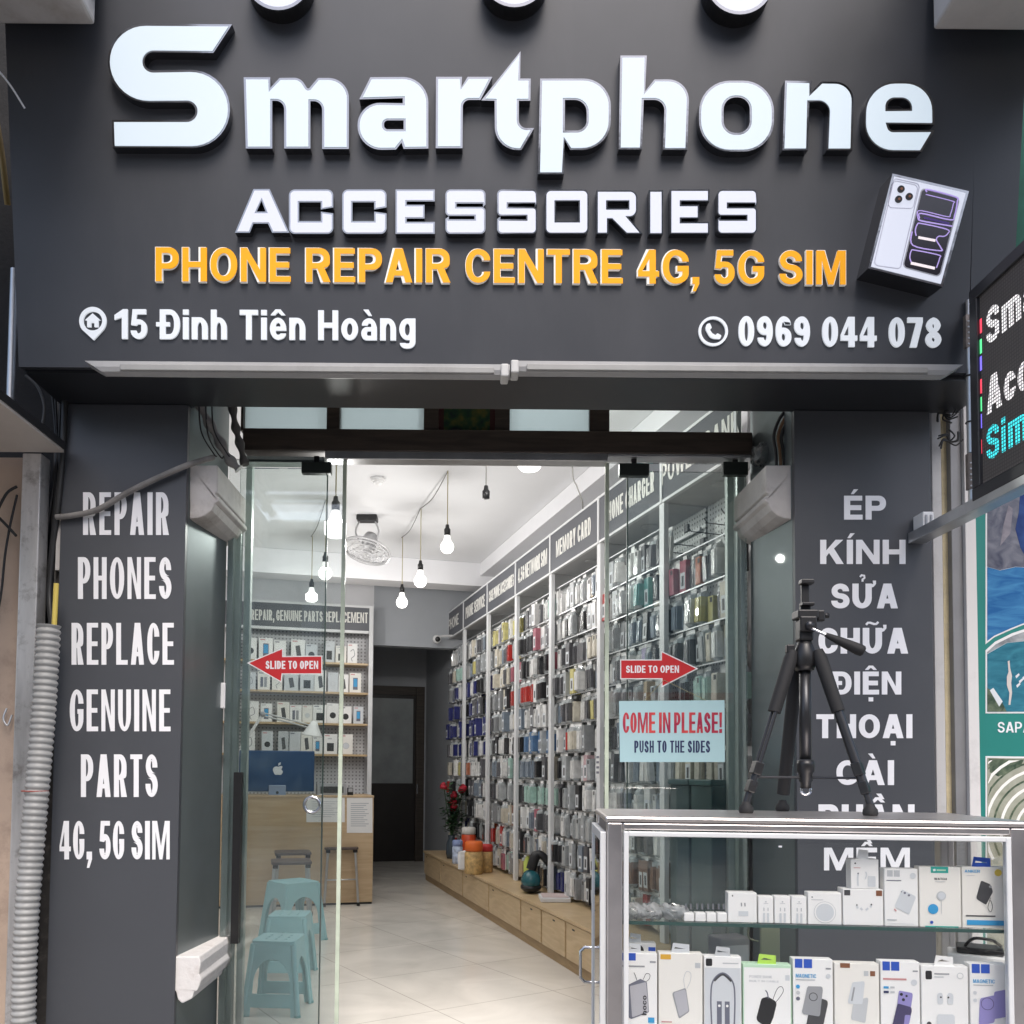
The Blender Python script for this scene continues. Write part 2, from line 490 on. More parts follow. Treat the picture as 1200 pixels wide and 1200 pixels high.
# ------------------------------------------------------------------ 2-D outlines and lettering
def rpoly(pts, seg=7, tol=0.02):
    """polygon with rounded corners: points are (x, y) or (x, y, radius)"""
    out = []; n = len(pts)
    for i, p in enumerate(pts):
        P = V((p[0], p[1])); r = p[2] if len(p) > 2 else 0
        rx, ry = r if isinstance(r, tuple) else (r, r)
        if min(rx, ry) <= 0: out.append((P.x, P.y)); continue
        A = V(pts[i - 1][:2]) - P; B = V(pts[(i + 1) % n][:2]) - P
        la, lb = A.length, B.length
        A.normalize(); B.normalize()
        ang = max(1e-3, min(pi - 1e-3, A.angle(B)))
        k_ = 1 / math.tan(ang / 2)
        ta = (rx if abs(A.x) > abs(A.y) else ry) * k_; tb = (rx if abs(B.x) > abs(B.y) else ry) * k_
        p0, p1 = P + A * min(ta, la * 0.99), P + B * min(tb, lb * 0.99)
        for k in range(seg + 1):
            u = k / seg                      # conic through the corner, near-circular
            wgt = sin(ang / 2)
            q = (p0 * (1 - u) ** 2 + P * 2 * u * (1 - u) * wgt + p1 * u * u) / ((1 - u) ** 2 + 2 * u * (1 - u) * wgt + u * u)
            out.append((q.x, q.y))
    clean = [out[0]]
    for q in out[1:]:
        if (V(q) - V(clean[-1])).length > tol: clean.append(q)
    return clean

def disc(x, y, r, n=28, ry=None):
    return [(x + r * cos(2 * pi * k / n), y + (ry or r) * sin(2 * pi * k / n)) for k in range(n)]

def area(p):
    return 0.5 * sum(p[i][0] * p[(i + 1) % len(p)][1] - p[(i + 1) % len(p)][0] * p[i][1] for i in range(len(p)))

def inset(p, d):
    """move a closed outline inwards by d (negative: outwards)"""
    sgn = 1 if area(p) > 0 else -1
    n = len(p); out = []
    for i in range(n):
        a, b, c = V(p[i - 1]), V(p[i]), V(p[(i + 1) % n])
        e1, e2 = (b - a).normalized(), (c - b).normalized()
        n1, n2 = V((-e1.y, e1.x)) * sgn, V((-e2.y, e2.x)) * sgn
        k = n1 + n2
        den = 1 + n1.dot(n2)
        if den < 0.35: den = 0.35
        out.append(tuple(b + k * (d / den)))
    return out

# a bold grotesque drawn as outlines; unit = cap height, w = letter width, W and B = stem and bar thickness
XH = 0.74
NW = dict(A=.76, B=.68, C=.70, D=.70, E=.60, F=.58, G=.74, H=.70, K=.72, L=.56, M=.84, N=.72, O=.76, P=.66, R=.70, S=.66, T=.64, U=.70, V=.72, W=1.02, Y=.70, n=.56, h=.56, m=.88, o=.59, e=.57, c=.54, a=.55, g=.57, p=.58, t=.37, r=.40, s=.53)
NW.update({'0': .57, '1': .42, '4': .60, '5': .57, '6': .57, '7': .55, '8': .57, '9': .57})
MARKS = {'É': ('E', '/'), 'Í': ('I', '/'), 'Ử': ('Ư', '?'), 'Ữ': ('Ư', '~'), 'Ệ': ('E', '^.'), 'Ạ': ('A', '.'), 'À': ('A', chr(92)), 'Ầ': ('A', '^' + chr(92)), 'Ề': ('E', '^' + chr(92)), 'ê': ('e', '^'), 'à': ('a', chr(92))}
def glyph(c, w, W, B):
    R = (min(w * .5, .46), .46); r = (max(.01, R[0] - W), max(.02, .46 - B))
    L_ = (min(w * .5, .37), .37); l = (max(.01, L_[0] - W), max(.02, .37 - B))
    S2 = (min(w * .5, .29), .285); s2 = (max(.01, min(w * .42, .29 - W * .6)), max(.02, .285 - B))
    if c not in 'Ii!.,1Í': W = min(W, w * {'N': .31, 'M': .205, 'H': .36, 'U': .36, 'A': .34, 'W': .2, 'm': .24}.get(c, .42))
    if c in MARKS:
        base, mk = MARKS[c]
        P = glyph(base, w, W, B); top = 1.0 if base.isupper() or base == 'Ư' else XH + .02
        y = top + .07; x = w / 2; hgt = .20
        for m_ in mk:
            if m_ == '/': P.append(([(x - .10, y), (x + .02, y), (x + .20, y + hgt), (x + .02, y + hgt)], []))
            elif m_ == chr(92):
                xo = .14 if '^' in mk else 0; yo = .12 if '^' in mk else 0
                P.append(([(x + xo - .02, y + yo), (x + xo + .10, y + yo), (x + xo - .02, y + hgt + yo), (x + xo - .20, y + hgt + yo)], []))
            elif m_ == '^':
                k = .26
                P.append(([(x - k, y), (x - k + .15, y), (x, y + .10), (x + k - .15, y), (x + k, y), (x + .09, y + .19), (x - .09, y + .19)], []))
            elif m_ == '.': P.append(([(x - .1, -.30), (x + .1, -.30), (x + .1, -.12), (x - .1, -.12)], []))
            elif m_ == '~': P.append((ribbon([(x - .24, y + .05), (x - .17, y + .13), (x - .08, y + .13), (x + .06, y + .08), (x + .15, y + .08), (x + .23, y + .16)], .085), []))
            elif m_ == '?': P.append((ribbon([(x - .08, y + .20), (x - .02, y + .27), (x + .09, y + .25), (x + .10, y + .16), (x + .02, y + .10), (x + .02, y + .01)], .08), []))
        return P
    if c == 'Ư': return glyph('U', w, W, B) + [([(w - .01, .84), (w + .08, .87), (w + .17, .98), (w + .17, 1.12), (w + .04, 1.12), (w + .06, .99), (w - .01, .97)], [])]
    if c == 'Đ': return glyph('D', w, W, B) + [([(-.13, .5 - B * .42), (w * .5, .5 - B * .42), (w * .5, .5 + B * .42), (-.13, .5 + B * .42)], [])]
    if c == 'A':
        t, a_ = W * .62, W * 1.08; m_ = w / 2 - t; yv = (w / 2 - a_) / m_; y0 = .20; y1 = y0 + B * .95
        return [([(0, 0), (a_, 0), (a_ + m_ * y0, y0), (w - a_ - m_ * y0, y0), (w - a_, 0), (w, 0), (w / 2 + t, 1), (w / 2 - t, 1)], [[(a_ + m_ * y1, y1), (w - a_ - m_ * y1, y1), (w / 2, min(yv, .97))]])]
    if c == 'B': return [([(0, 0), (w, 0, S2), (w, .53, (w * .3, .2)), (w * .93, .53), (w * .95, .54, (w * .2, .15)), (w * .95, 1, S2), (0, 1)], [[(W, B), (w - W, B, s2), (w - W, .47, s2), (W, .47)], [(W, .47 + B * .9), (w * .95 - W, .47 + B * .9, s2), (w * .95 - W, 1 - B, s2), (W, 1 - B)]])]
    if c == 'C': return [([(w, .33), (w, 0, (R[0], .32)), (0, 0, R), (0, 1, R), (w, 1, (R[0], .32)), (w, .67), (w - W, .67), (w - W, 1 - B, (r[0], .2)), (W, 1 - B, r), (W, B, r), (w - W, B, (r[0], .2)), (w - W, .33)], [])]
    if c == 'D': return [([(0, 0), (w, 0, R), (w, 1, R), (0, 1)], [[(W, B), (w - W, B, r), (w - W, 1 - B, r), (W, 1 - B)]])]
    if c == 'E': return [([(0, 0), (w, 0), (w, B), (W, B), (W, .5 - B / 2), (w * .93, .5 - B / 2), (w * .93, .5 + B / 2), (W, .5 + B / 2), (W, 1 - B), (w * .98, 1 - B), (w * .98, 1), (0, 1)], [])]
    if c == 'G': return [([(w, .66), (w - W, .66), (w - W, 1 - B, r), (W, 1 - B, r), (W, B, r), (w - W, B, (r[0], min(r[1], .14))), (w - W, .53 - B), (w * .56, .53 - B), (w * .56, .53), (w, .53), (w, 0, (R[0], .3)), (0, 0, R), (0, 1, R), (w, 1, (R[0], .33))], [])]
    if c == 'H': return [([(0, 0), (W, 0), (W, .5 - B / 2), (w - W, .5 - B / 2), (w - W, 0), (w, 0), (w, 1), (w - W, 1), (w - W, .5 + B / 2), (W, .5 + B / 2), (W, 1), (0, 1)], [])]
    if c == 'I': return [([(0, 0), (W, 0), (W, 1), (0, 1)], [])]
    if c == 'K':
        d = w - W
        return [([(0, 0), (W, 0), (W, .30), (W + .16 * d, .46), (w - W * 1.2, 0), (w, 0), (W + .44 * d, .64), (w * .98, 1), (w * .98 - W * 1.25, 1), (W, .56), (W, 1), (0, 1)], [])]
    if c == 'L': return [([(0, 0), (w, 0), (w, B), (W, B), (W, 1), (0, 1)], [])]
    if c == 'M': return [([(0, 0), (W * .92, 0), (W * .92, .74), (w / 2 - W * .42, 0), (w / 2 + W * .42, 0), (w - W * .92, .74), (w - W * .92, 0), (w, 0), (w, 1), (w - W * 1.35, 1), (w / 2, .34), (W * 1.35, 1), (0, 1)], [])]
    if c == 'N': return [([(0, 0), (W * .95, 0), (W * .95, .66), (w - W, 0), (w, 0), (w, 1), (w - W * .95, 1), (w - W * .95, .35), (W, 1), (0, 1)], [])]
    if c in 'O0': return [([(0, 0, R), (w, 0, R), (w, 1, R), (0, 1, R)], [[(W, B, r), (w - W, B, r), (w - W, 1 - B, r), (W, 1 - B, r)]])]
    if c == 'P': return [([(0, 0), (W, 0), (W, .37), (w, .37, S2), (w, 1, S2), (0, 1)], [[(W, .37 + B), (w - W, .37 + B, s2), (w - W, 1 - B, s2), (W, 1 - B)]])]
    if c == 'R': return [([(0, 0), (W, 0), (W, .40), (w * .46, .40), (w - W * 1.15, 0), (w, 0), (w * .74, .43), (w * .97, .46, (w * .2, .16)), (w * .97, 1, S2), (0, 1)], [[(W, .40 + B), (w * .97 - W, .40 + B, s2), (w * .97 - W, 1 - B, s2), (W, 1 - B)]])]
    if c == 'S':
        q = (min(w * .5, .34), .285); u = (max(.01, min(w * .42, .34 - W * .7)), max(.02, .285 - B))
        return [([(w * .97, .69), (w * .97 - W, .69), (w * .97 - W, 1 - B, u), (W, 1 - B, u), (W, .5 + B / 2, u), (w, .5 + B / 2, q), (w, 0, q), (0, 0, q), (0, .31), (W, .31), (W, B, u), (w - W, B, u), (w - W, .5 - B / 2, u), (w * .02, .5 - B / 2, q), (w * .02, 1, q), (w * .97, 1, q)], [])]
    if c == 'T': return [([(w / 2 - W / 2, 0), (w / 2 + W / 2, 0), (w / 2 + W / 2, 1 - B), (w, 1 - B), (w, 1), (0, 1), (0, 1 - B), (w / 2 - W / 2, 1 - B)], [])]
    if c == 'U': return [([(0, 1), (0, 0, (R[0], .4)), (w, 0, (R[0], .4)), (w, 1), (w - W, 1), (w - W, B, (r[0], .3)), (W, B, (r[0], .3)), (W, 1)], [])]
    if c == 'V': return [([(0, 1), (W * 1.1, 1), (w / 2, .25), (w - W * 1.1, 1), (w, 1), (w / 2 + W * .56, 0), (w / 2 - W * .56, 0)], [])]
    if c == 'W': return [([(0, 1), (W * .98, 1), (.275 * w, .27), (.5 * w - W * .44, 1), (.5 * w + W * .44, 1), (.725 * w, .27), (w - W * .98, 1), (w, 1), (.725 * w + W * .52, 0), (.725 * w - W * .52, 0), (.5 * w, .66), (.275 * w + W * .52, 0), (.275 * w - W * .52, 0)], [])]
    if c == 'Y': return [([(0, 1), (W * 1.12, 1), (w / 2, .60), (w - W * 1.12, 1), (w, 1), (w / 2 + W / 2, .40), (w / 2 + W / 2, 0), (w / 2 - W / 2, 0), (w / 2 - W / 2, .40)], [])]
    if c == '1': return [([(w - W, 0), (w, 0), (w, 1), (w - W * .78, 1), (0, .80), (0, .64), (w - W, .73)], [])]
    if c == '4':
        x0 = w * .84 - W
        return [([(x0, 0), (x0 + W, 0), (x0 + W, .21), (w, .21), (w, .21 + B), (x0 + W, .21 + B), (x0 + W, 1), (x0 - W * .1, 1), (0, .23 + B), (0, .21), (x0, .21)], [[(x0 * .36, .21 + B), (x0, .21 + B), (x0, .74)]])]
    if c == '5': return [([(w * .94, 1), (w * .12, 1), (w * .03, .47), (W * .98, .45), (W * 1.25, .50), (w - W, .50, (.05, .05)), (w - W, B, s2), (W, B, s2), (W, .28), (0, .28), (0, 0, S2), (w, 0, (S2[0], .3)), (w, .66, (S2[0], .3)), (W * .95, .66), (W * 1.08, 1 - B), (w * .94, 1 - B)][::-1], [])]
    if c in '69':
        P = [([(w * .97, .72), (w * .97 - W, .72), (w * .97 - W, 1 - B, s2), (W, 1 - B, r), (W, .62), (w, .62, S2), (w, 0, S2), (0, 0, R), (0, 1, R), (w * .97, 1, S2)], [[(W, B, s2), (w - W, B, s2), (w - W, .62 - B, s2), (W, .62 - B, s2)]])]
        if c == '6': return P
        fl = lambda q: [((w - p[0], 1 - p[1]) + tuple(p[2:])) for p in q]
        return [(fl(o), [fl(h) for h in hs]) for o, hs in P]
    if c == '7': return [([(0, 1), (0, 1 - B), (w - W * 1.05, 1 - B), (w * .16, 0), (w * .16 + W * 1.1, 0), (w, .84), (w, 1)], [])]
    if c == '8': return [([(0, 0, S2), (w, 0, S2), (w, .54, S2), (0, .54, S2)], [[(W, B, s2), (w - W, B, s2), (w - W, .54 - B, s2), (W, .54 - B, s2)]]), ([(w * .05, .48, S2), (w * .95, .48, S2), (w * .95, 1, S2), (w * .05, 1, S2)], [[(W * 1.1, .48 + B * .8, s2), (w - W * 1.1, .48 + B * .8, s2), (w - W * 1.1, 1 - B, s2), (W * 1.1, 1 - B, s2)]])]
    if c == ',': return [([(0, 0), (W * .4, 0), (W * .05, -.22), (W * .55, -.22), (W * 1.1, 0), (W * 1.1, .2), (0, .2)], [])]
    if c == '.': return [([(0, 0), (W, 0), (W, .2), (0, .2)], [])]
    if c == '!': return [([(0, 0), (W, 0), (W, .19), (0, .19)], []), ([(W * .15, .27), (W * .85, .27), (W, 1), (0, 1)], [])]
    if c == 'i': return [([(0, 0), (W, 0), (W, XH), (0, XH)], []), ([(0, XH + .09), (W, XH + .09), (W, 1), (0, 1)], [])]
    if c == 'n': return [([(0, 0), (W, 0), (W, XH - B, l), (w - W, XH - B, l), (w - W, 0), (w, 0), (w, XH, L_), (0, XH)], [])]
    if c == 'h': return [([(0, 0), (W, 0), (W, XH - B, l), (w - W, XH - B, l), (w - W, 0), (w, 0), (w, XH, L_), (W, XH), (W, 1), (0, 1)], [])]
    if c == 'm':
        x = w / 2
        return [([(0, 0), (W, 0), (W, XH - B, (.06, .08)), (x - W / 2, XH - B, (.06, .08)), (x - W / 2, 0), (x + W / 2, 0), (x + W / 2, XH - B, (.06, .08)), (w - W, XH - B, (.06, .08)), (w - W, 0), (w, 0), (w, XH, (.22, .22)), (0, XH)], [])]
    if c == 'r': return [([(0, 0), (W, 0), (W, XH - B * 1.15, l), (w, XH - B * 1.15), (w, XH), (0, XH)], [])]
    if c == 'o': return [([(0, 0, L_), (w, 0, L_), (w, XH, L_), (0, XH, L_)], [[(W, B, l), (w - W, B, l), (w - W, XH - B, l), (W, XH - B, l)]])]
    if c == 'c': return [([(w, .27), (w, 0, L_), (0, 0, L_), (0, XH, L_), (w, XH, L_), (w, .48), (w - W, .48), (w - W, XH - B, l), (W, XH - B, l), (W, B, l), (w - W, B, l), (w - W, .27)], [])]
    if c == 'e': return [([(w, .31), (w, XH, L_), (0, XH, L_), (0, 0, L_), (w * .98, 0, (L_[0], .2)), (w * .98, .21), (w - W, .21), (w - W, B, (l[0], .05)), (W, B, l), (W, .31)], [[(W, .31 + B * .8), (w - W, .31 + B * .8), (w - W, XH - B, l), (W, XH - B, l)]])]
    if c == 'a':
        q = (w * .34, .22); u = (.06, .06)
        return [([(w, 0), (w, XH, L_), (w * .04, XH, L_), (w * .04, .50), (w * .04 + W, .50), (w * .04 + W, XH - B, l), (w - W, XH - B, u), (w - W, .44), (0, .44, q), (0, 0, q), (w - W, 0)], [[(W, B * .9, u), (w - W, B * .9), (w - W, .44 - B * .8), (W, .44 - B * .8, u)]])]
    if c == 'g': return [([(w, XH), (w, -.27, (w * .45, .22)), (w * .04, -.27, (w * .4, .2)), (w * .04, -.09), (w * .04 + W, -.09), (w * .04 + W, -.27 + B, (.05, .05)), (w - W, -.27 + B, (.06, .06)), (w - W, .02), (0, .02, L_), (0, XH, L_)], [[(W, B, l), (w - W, B, l), (w - W, XH - B, l), (W, XH - B, l)]])]
    if c == 'p': return [([(0, -.27), (W, -.27), (W, 0), (w, 0, L_), (w, XH, L_), (0, XH)], [[(W, B, l), (w - W, B, l), (w - W, XH - B, l), (W, XH - B, l)]])]
    if c == 't':
        x0 = w * .22
        return [([(x0, 0, .08), (w, 0), (w, B), (x0 + W, B), (x0 + W, XH - B), (w, XH - B), (w, XH), (x0 + W, XH), (x0 + W, .96), (x0, .96), (x0, XH), (0, XH), (0, XH - B), (x0, XH - B)], [])]
    if c == 's':
        return [([((p[0], p[1] * XH) + ((((p[2][0]), p[2][1] * XH),) if len(p) > 2 else ())) for p in o], hs) for o, hs in glyph('S', w, W, B / XH)]
    return []
_glyph = {}
def glyphs(s, aspect=None, weight=0.18):
    """lettering in a unit box for a place of the given aspect (width / height); letters are narrowed or widened, strokes keep their weight"""
    key = (s, round(aspect, 2) if aspect else None, weight)
    if key in _glyph: return _glyph[key]
    W = weight; B = weight * (0.82 if weight > .14 else 0.95)
    def lay(k):
        x = 0; out = []
        for c in s:
            base = MARKS.get(c, (c,))[0]
            if c == ' ': x += .24 * k + .10; continue
            b_ = {'Ư': 'U', 'Đ': 'D'}.get(base, base)
            w = {'I': W, 'i': W, '!': W, ',': W * 1.1, '.': W}.get(b_) or max(W * {'M': 3.6, 'N': 2.7, 'm': 3.6, 'W': 3.9}.get(b_, 2.3), NW.get(b_, .6) * k)
            out.append((c, x, w)); x += w + (.09 if base == 'Ư' else 0) + .055 + .055 * k
        return out
    def polys(k):
        res = []
        for c, x, w in lay(k):
            for o, hs in glyph(c, w, W, B):
                res.append(([(px + x, py) for px, py in rpoly(o, 6, .002)], [[(px + x, py) for px, py in rpoly(h, 6, .002)] for h in hs]))
        return res
    def ext(P):
        X = [q[0] for o, _ in P for q in o]; Y = [q[1] for o, _ in P for q in o]
        return min(X), max(X), min(Y), max(Y)
    lo, hi = .15, 2.2
    if aspect:
        for _ in range(18):
            k = (lo + hi) / 2; e = ext(polys(k))
            if (e[1] - e[0]) / (e[3] - e[2]) > aspect: hi = k
            else: lo = k
    else: lo = hi = 1.0
    P = polys((lo + hi) / 2); x0, x1, y0, y1 = ext(P)
    mb = MB()
    for q, (o, hs) in enumerate(P):
        zt = 1.0 - 0.006 * (q % 3)
        f_ = lambda p: V(((p[0] - x0) / (x1 - x0), (p[1] - y0) / (y1 - y0), zt))
        mb.prism([f_(p) for p in o], V((0, 0, -zt)), [[f_(p) for p in h] for h in hs])
    _glyph[key] = ([tuple(v) for v in mb.v], [tuple(f) for f in mb.f])
    return _glyph[key]

def text(mb, s, c, n, h0, h1, off=0.18, spacing=1.0):
    """lettering fitted to the world rectangle c = (bottom-left, bottom-right, top-right, top-left), standing h0..h1 off it along n"""
    bl, br, tr, tl = [V(p) for p in c]; n = V(n)
    vs, fs = glyphs(s, (br - bl).length / (tl - bl).length, off)
    out = []
    for x, y, z in vs:
        p = (bl * (1 - x) + br * x) * (1 - y) + (tl * (1 - x) + tr * x) * y
        out.append(p + n * (h0 + (h1 - h0) * z))
    flip = (br - bl).cross(tl - bl).dot(n) < 0
    mb.add(out, [f[::-1] for f in fs] if flip else fs)

def ptext(mb, s, pl, x0, y0, x1, y1, h0=0.0005, h1=0.003, off=0.18, spacing=1.0, dy=0.0):
    c = (pl.at(x0, y1), pl.at(x1, y1 + dy), pl.at(x1, y0 + dy), pl.at(x0, y0))
    text(mb, s, c, pl.n, h0, h1, off, spacing)

def pshape(mb, pl, outer, h0, h1, holes=()):
    o = [pl.at(x, y, h1) for x, y in outer]
    hs = [[pl.at(x, y, h1) for x, y in h] for h in holes]
    mb.prism(o, pl.n * (h0 - h1), hs)

def ribbon(pts, wd):
    """outline of a stroked polyline"""
    L, R = [], []
    for i, p in enumerate(pts):
        a = V(pts[max(0, i - 1)]); b = V(pts[min(len(pts) - 1, i + 1)])
        t = (b - a).normalized(); nn = V((-t.y, t.x)) * wd / 2
        L.append(tuple(V(p) + nn)); R.append(tuple(V(p) - nn))
    return L + R[::-1]

def arc(x, y, r, a0, a1, n=10, ry=None):
    return [(x + r * cos(radians(a0 + (a1 - a0) * k / n)), y + (ry or r) * sin(radians(a0 + (a1 - a0) * k / n))) for k in range(n + 1)]

def spline(pts, n=8):
    pts = [V(p) for p in pts]; out = []
    for i in range(len(pts) - 1):
        p0, p1, p2, p3 = pts[max(0, i - 1)], pts[i], pts[i + 1], pts[min(len(pts) - 1, i + 2)]
        for k in range(n):
            t = k / n
            out.append(0.5 * ((2 * p1) + (p2 - p0) * t + (2 * p0 - 5 * p1 + 4 * p2 - p3) * t * t + (3 * p1 - p0 - 3 * p2 + p3) * t ** 3))
    out.append(pts[-1]); return out

def frame_at(o, x, y, z):
    """matrix whose axes are x, y, z and whose origin is o"""
    mm = Matrix.Identity(4)
    for i in range(3):
        mm[i][0], mm[i][1], mm[i][2], mm[i][3] = x[i], y[i], z[i], o[i]
    return mm
ORD = ["first", "second", "third", "fourth", "fifth", "sixth", "seventh", "eighth", "ninth", "tenth", "eleventh", "twelfth", "thirteenth", "fourteenth", "fifteenth"]
FI = frame_at(V((0, 0, 0)), RI, DI, V((0, 0, 1)))     # room frame: x = across (b), y = into the shop (a)

# =================================================================== GROUND, ROOM
mb = MB(); mb.box(-60, -60, STREET - 0.3, 60, YP + 0.2, STREET)
struct("pavement", mb, mat("paving", (0.22, 0.21, 0.20), 0.8, var=0.15, scale=3, bump=0.2))
mb = MB(); mb.box(-1.75, YP - 0.12, STREET, 1.96, YG + 0.05, -0.004)
struct("doorstep", mb, mat("step_stone", (0.34, 0.33, 0.31), 0.5, var=0.12))

def floor_mat():
    mt = mat("floor_tiles", (0.62, 0.60, 0.56), 0.16)
    N, L = mt.node_tree.nodes, mt.node_tree.links
    b = N["Principled BSDF"]
    tc = N.new("ShaderNodeTexCoord"); mp = N.new("ShaderNodeMapping")
    mp.inputs["Rotation"].default_value = (0, 0, radians(-33))
    L.new(tc.outputs["Object"], mp.inputs[0])
    br = N.new("ShaderNodeTexBrick")
    br.offset = 0.0; br.squash = 1.0
    br.inputs["Scale"].default_value = 1.0
    br.inputs["Brick Width"].default_value = 0.8
    br.inputs["Row Height"].default_value = 0.8
    br.inputs["Mortar Size"].default_value = 0.0028
    br.inputs["Color1"].default_value = (0.72, 0.685, 0.63, 1)
    br.inputs["Color2"].default_value = (0.75, 0.72, 0.665, 1)
    br.inputs["Mortar"].default_value = (0.42, 0.39, 0.35, 1)
    L.new(mp.outputs[0], br.inputs["Vector"])
    n = N.new("ShaderNodeTexNoise"); n.inputs["Scale"].default_value = 1.6; n.inputs["Detail"].default_value = 9; n.inputs["Distortion"].default_value = 1.5
    L.new(tc.outputs["Object"], n.inputs["Vector"])
    mr = N.new("ShaderNodeMapRange"); mr.inputs["From Min"].default_value = 0.3; mr.inputs["From Max"].default_value = 0.7
    mr.inputs["To Min"].default_value = 0.88; mr.inputs["To Max"].default_value = 1.06
    L.new(n.outputs["Fac"], mr.inputs["Value"])
    mx = N.new("ShaderNodeMix"); mx.data_type = 'RGBA'; mx.blend_type = 'MULTIPLY'; mx.inputs[0].default_value = 1
    L.new(br.outputs["Color"], mx.inputs[6]); L.new(mr.outputs[0], mx.inputs[7])
    L.new(mx.outputs[2], b.inputs["Base Color"])
    r2 = N.new("ShaderNodeMapRange"); r2.inputs["To Min"].default_value = 0.10; r2.inputs["To Max"].default_value = 0.30
    L.new(n.outputs["Fac"], r2.inputs["Value"]); L.new(r2.outputs[0], b.inputs["Roughness"])
    return mt
mb = MB()
fl = [V((-1.72, YG + 0.05, 0)), V((2.3, YG + 0.05, 0)), I(3.9, 2.75, 0), I(12.4, 2.75, 0), I(12.4, -0.6, 0), I(4.0, -0.6, 0)]
mb.prism(fl, V((0, 0, -0.12)))
struct("shop_floor", mb, floor_mat())

ZC = 3.5
mb = MB(); mb.prism([V((-1.9, YG + 0.1, ZC)), V((1.9, YG + 0.1, ZC)), I(3.75, 2.78, ZC), I(12.4, 2.85, ZC), I(12.4, -0.75, ZC), I(4.4, -0.75, ZC)], V((0, 0, 0.12)))
struct("ceiling", mb, ceil_m)
BW = 2.56
mb = MB(FI); mb.box(BW + 0.02, 3.62, 0, BW + 0.18, 12.4, ZC); struct("side_wall", mb, plaster)
mb = MB(FI); mb.box(-0.75, 4.0, 0, -0.6, 9.75, ZC); struct("opposite_wall", mb, plaster)
AB = 9.72                                                    # wall behind the repair counter
bcol = WA(437, 800, AB)[0]
mb = MB(FI); mb.box(-0.6, AB, 0, bcol, AB + 0.14, ZC); struct("back_wall", mb, plaster)
zb = WA(440, 679, 8.7)[1]
mb = MB(FI); mb.box(-0.6, 8.7, zb, BW, 9.0, ZC - 0.002); struct("ceiling_beam", mb, plaster)
zl = WA(460, 757, AB + 0.02)[1]
mb = MB(FI); mb.box(bcol, AB, zl, BW, AB + 0.16, ZC); struct("corridor_beam", mb, grey_wall)
mb = MB(FI); mb.box(bcol - 0.14, AB + 0.16, 0, bcol - 0.002, 12.0, ZC); struct("corridor_wall", mb, plaster)
AD = 11.9
mb = MB(FI)
x0, z1 = WA(437, 803, AD); x1, _ = WA(498, 803, AD)
mb.box(x1, AD, 0, BW + 0.02, AD + 0.15, ZC); mb.box(bcol - 0.3, AD, z1, x1, AD + 0.15, ZC)
struct("corridor_end_wall", mb, grey_wall)
# strip of wall beside the corridor on the right
xr = WA(499, 850, AD)[0]
mb = MB(FI); mb.box(xr, 9.93, 0, BW + 0.02, AD, ZC - 0.004); struct("corridor_side_wall", mb, grey_wall)
# dropped band along the right wall
mb = MB(FI); mb.box(2.36, 3.9, 3.36, BW + 0.02, 8.7, ZC - 0.003); struct("wall_band", mb, plaster)

# back door
d = thing("back_door", "dark brown back door with a tall frosted pane at the end of the corridor", "door", I(AD, (x0 + x1) / 2, 0), TH)
a0, a1 = bcol - 0.28, x1
mb = MB(FI); mb.box(a0, AD + 0.02, 0, a0 + 0.08, AD + 0.1, z1); mb.box(a1 - 0.12, AD + 0.0, 0, a1, AD + 0.1, z1); mb.box(a0 + 0.08, AD + 0.02, z1 - 0.12, a1 - 0.12, AD + 0.1, z1)
mb.build("door_frame", dark_wood, d)
zg0 = WA(460, 918, AD)[1]; zg1 = WA(460, 818, AD)[1]
gx1 = WA(485, 850, AD)[0]
mb = MB(FI); mb.box(a0 + 0.08, AD + 0.05, 0.0, a1 - 0.12, AD + 0.085, zg0); mb.box(a0 + 0.08, AD + 0.05, zg1, a1 - 0.12, AD + 0.085, z1 - 0.12); mb.box(gx1, AD + 0.05, zg0, a1 - 0.12, AD + 0.085, zg1)
mb.build("door_leaf", mat("black_brown_wood", (0.012, 0.009, 0.009), 0.4, var=0.2), d)
mb = MB(FI); mb.box(a0 + 0.08, AD + 0.055, zg0, gx1, AD + 0.075, zg1); mb.build("door_pane", mat("grey_frosted_pane", (0.30, 0.33, 0.34), 0.3, var=0.3, scale=1.5), d)
mb = MB(FI); mb.tube([I(0, 0, 0), I(0, 0, 0) + V((0, 0, 0.12))], 0.008)
mb = MB(); q = I(AD - 0.02, a1 - 0.10, 0.95); mb.tube([q, q + V((0, 0, 0.14))], 0.012); mb.build("handle", chrome, d)
mb = MB(FI); mb.box(bcol - 0.3, AD + 0.2, 0, BW, AD + 0.3, ZC); struct("corridor_end", mb, blackm)

# =================================================================== FACADE
# masonry of the house behind the cladding
blackish = mat("blackish_masonry", (0.012, 0.011, 0.011), 0.9, var=0.4, scale=5, bump=0.3)  # near-black base tone, varied at random
for xa, xb, ya, lab in ((-6.5, -1.735, YP + 0.12, "sooty masonry of the house left of the sign"), (2.02, 6.5, YP + 0.30, "sooty masonry of the house behind the travel poster")):
    mb = MB(); mb.box(xa, ya, STREET, xb, YG + 0.4, 7.0); tag(mb.build("house_wall", blackish), lab, "wall")
hb = thing("shop_house", "pale upper masonry of the shop house hidden behind the black sign", "building", (0, YP + 0.3, 3.35))
mb = MB(); mb.box(-1.735, YP + 0.05, 3.35, 2.02, YG - 0.06, 7.0); mb.build("upper_wall", concrete, hb)
mb = MB(); mb.box(-1.735, YG - 0.06, 3.35, 2.02, YG + 0.35, 7.0); mb.build("floor_edge", plaster, hb)

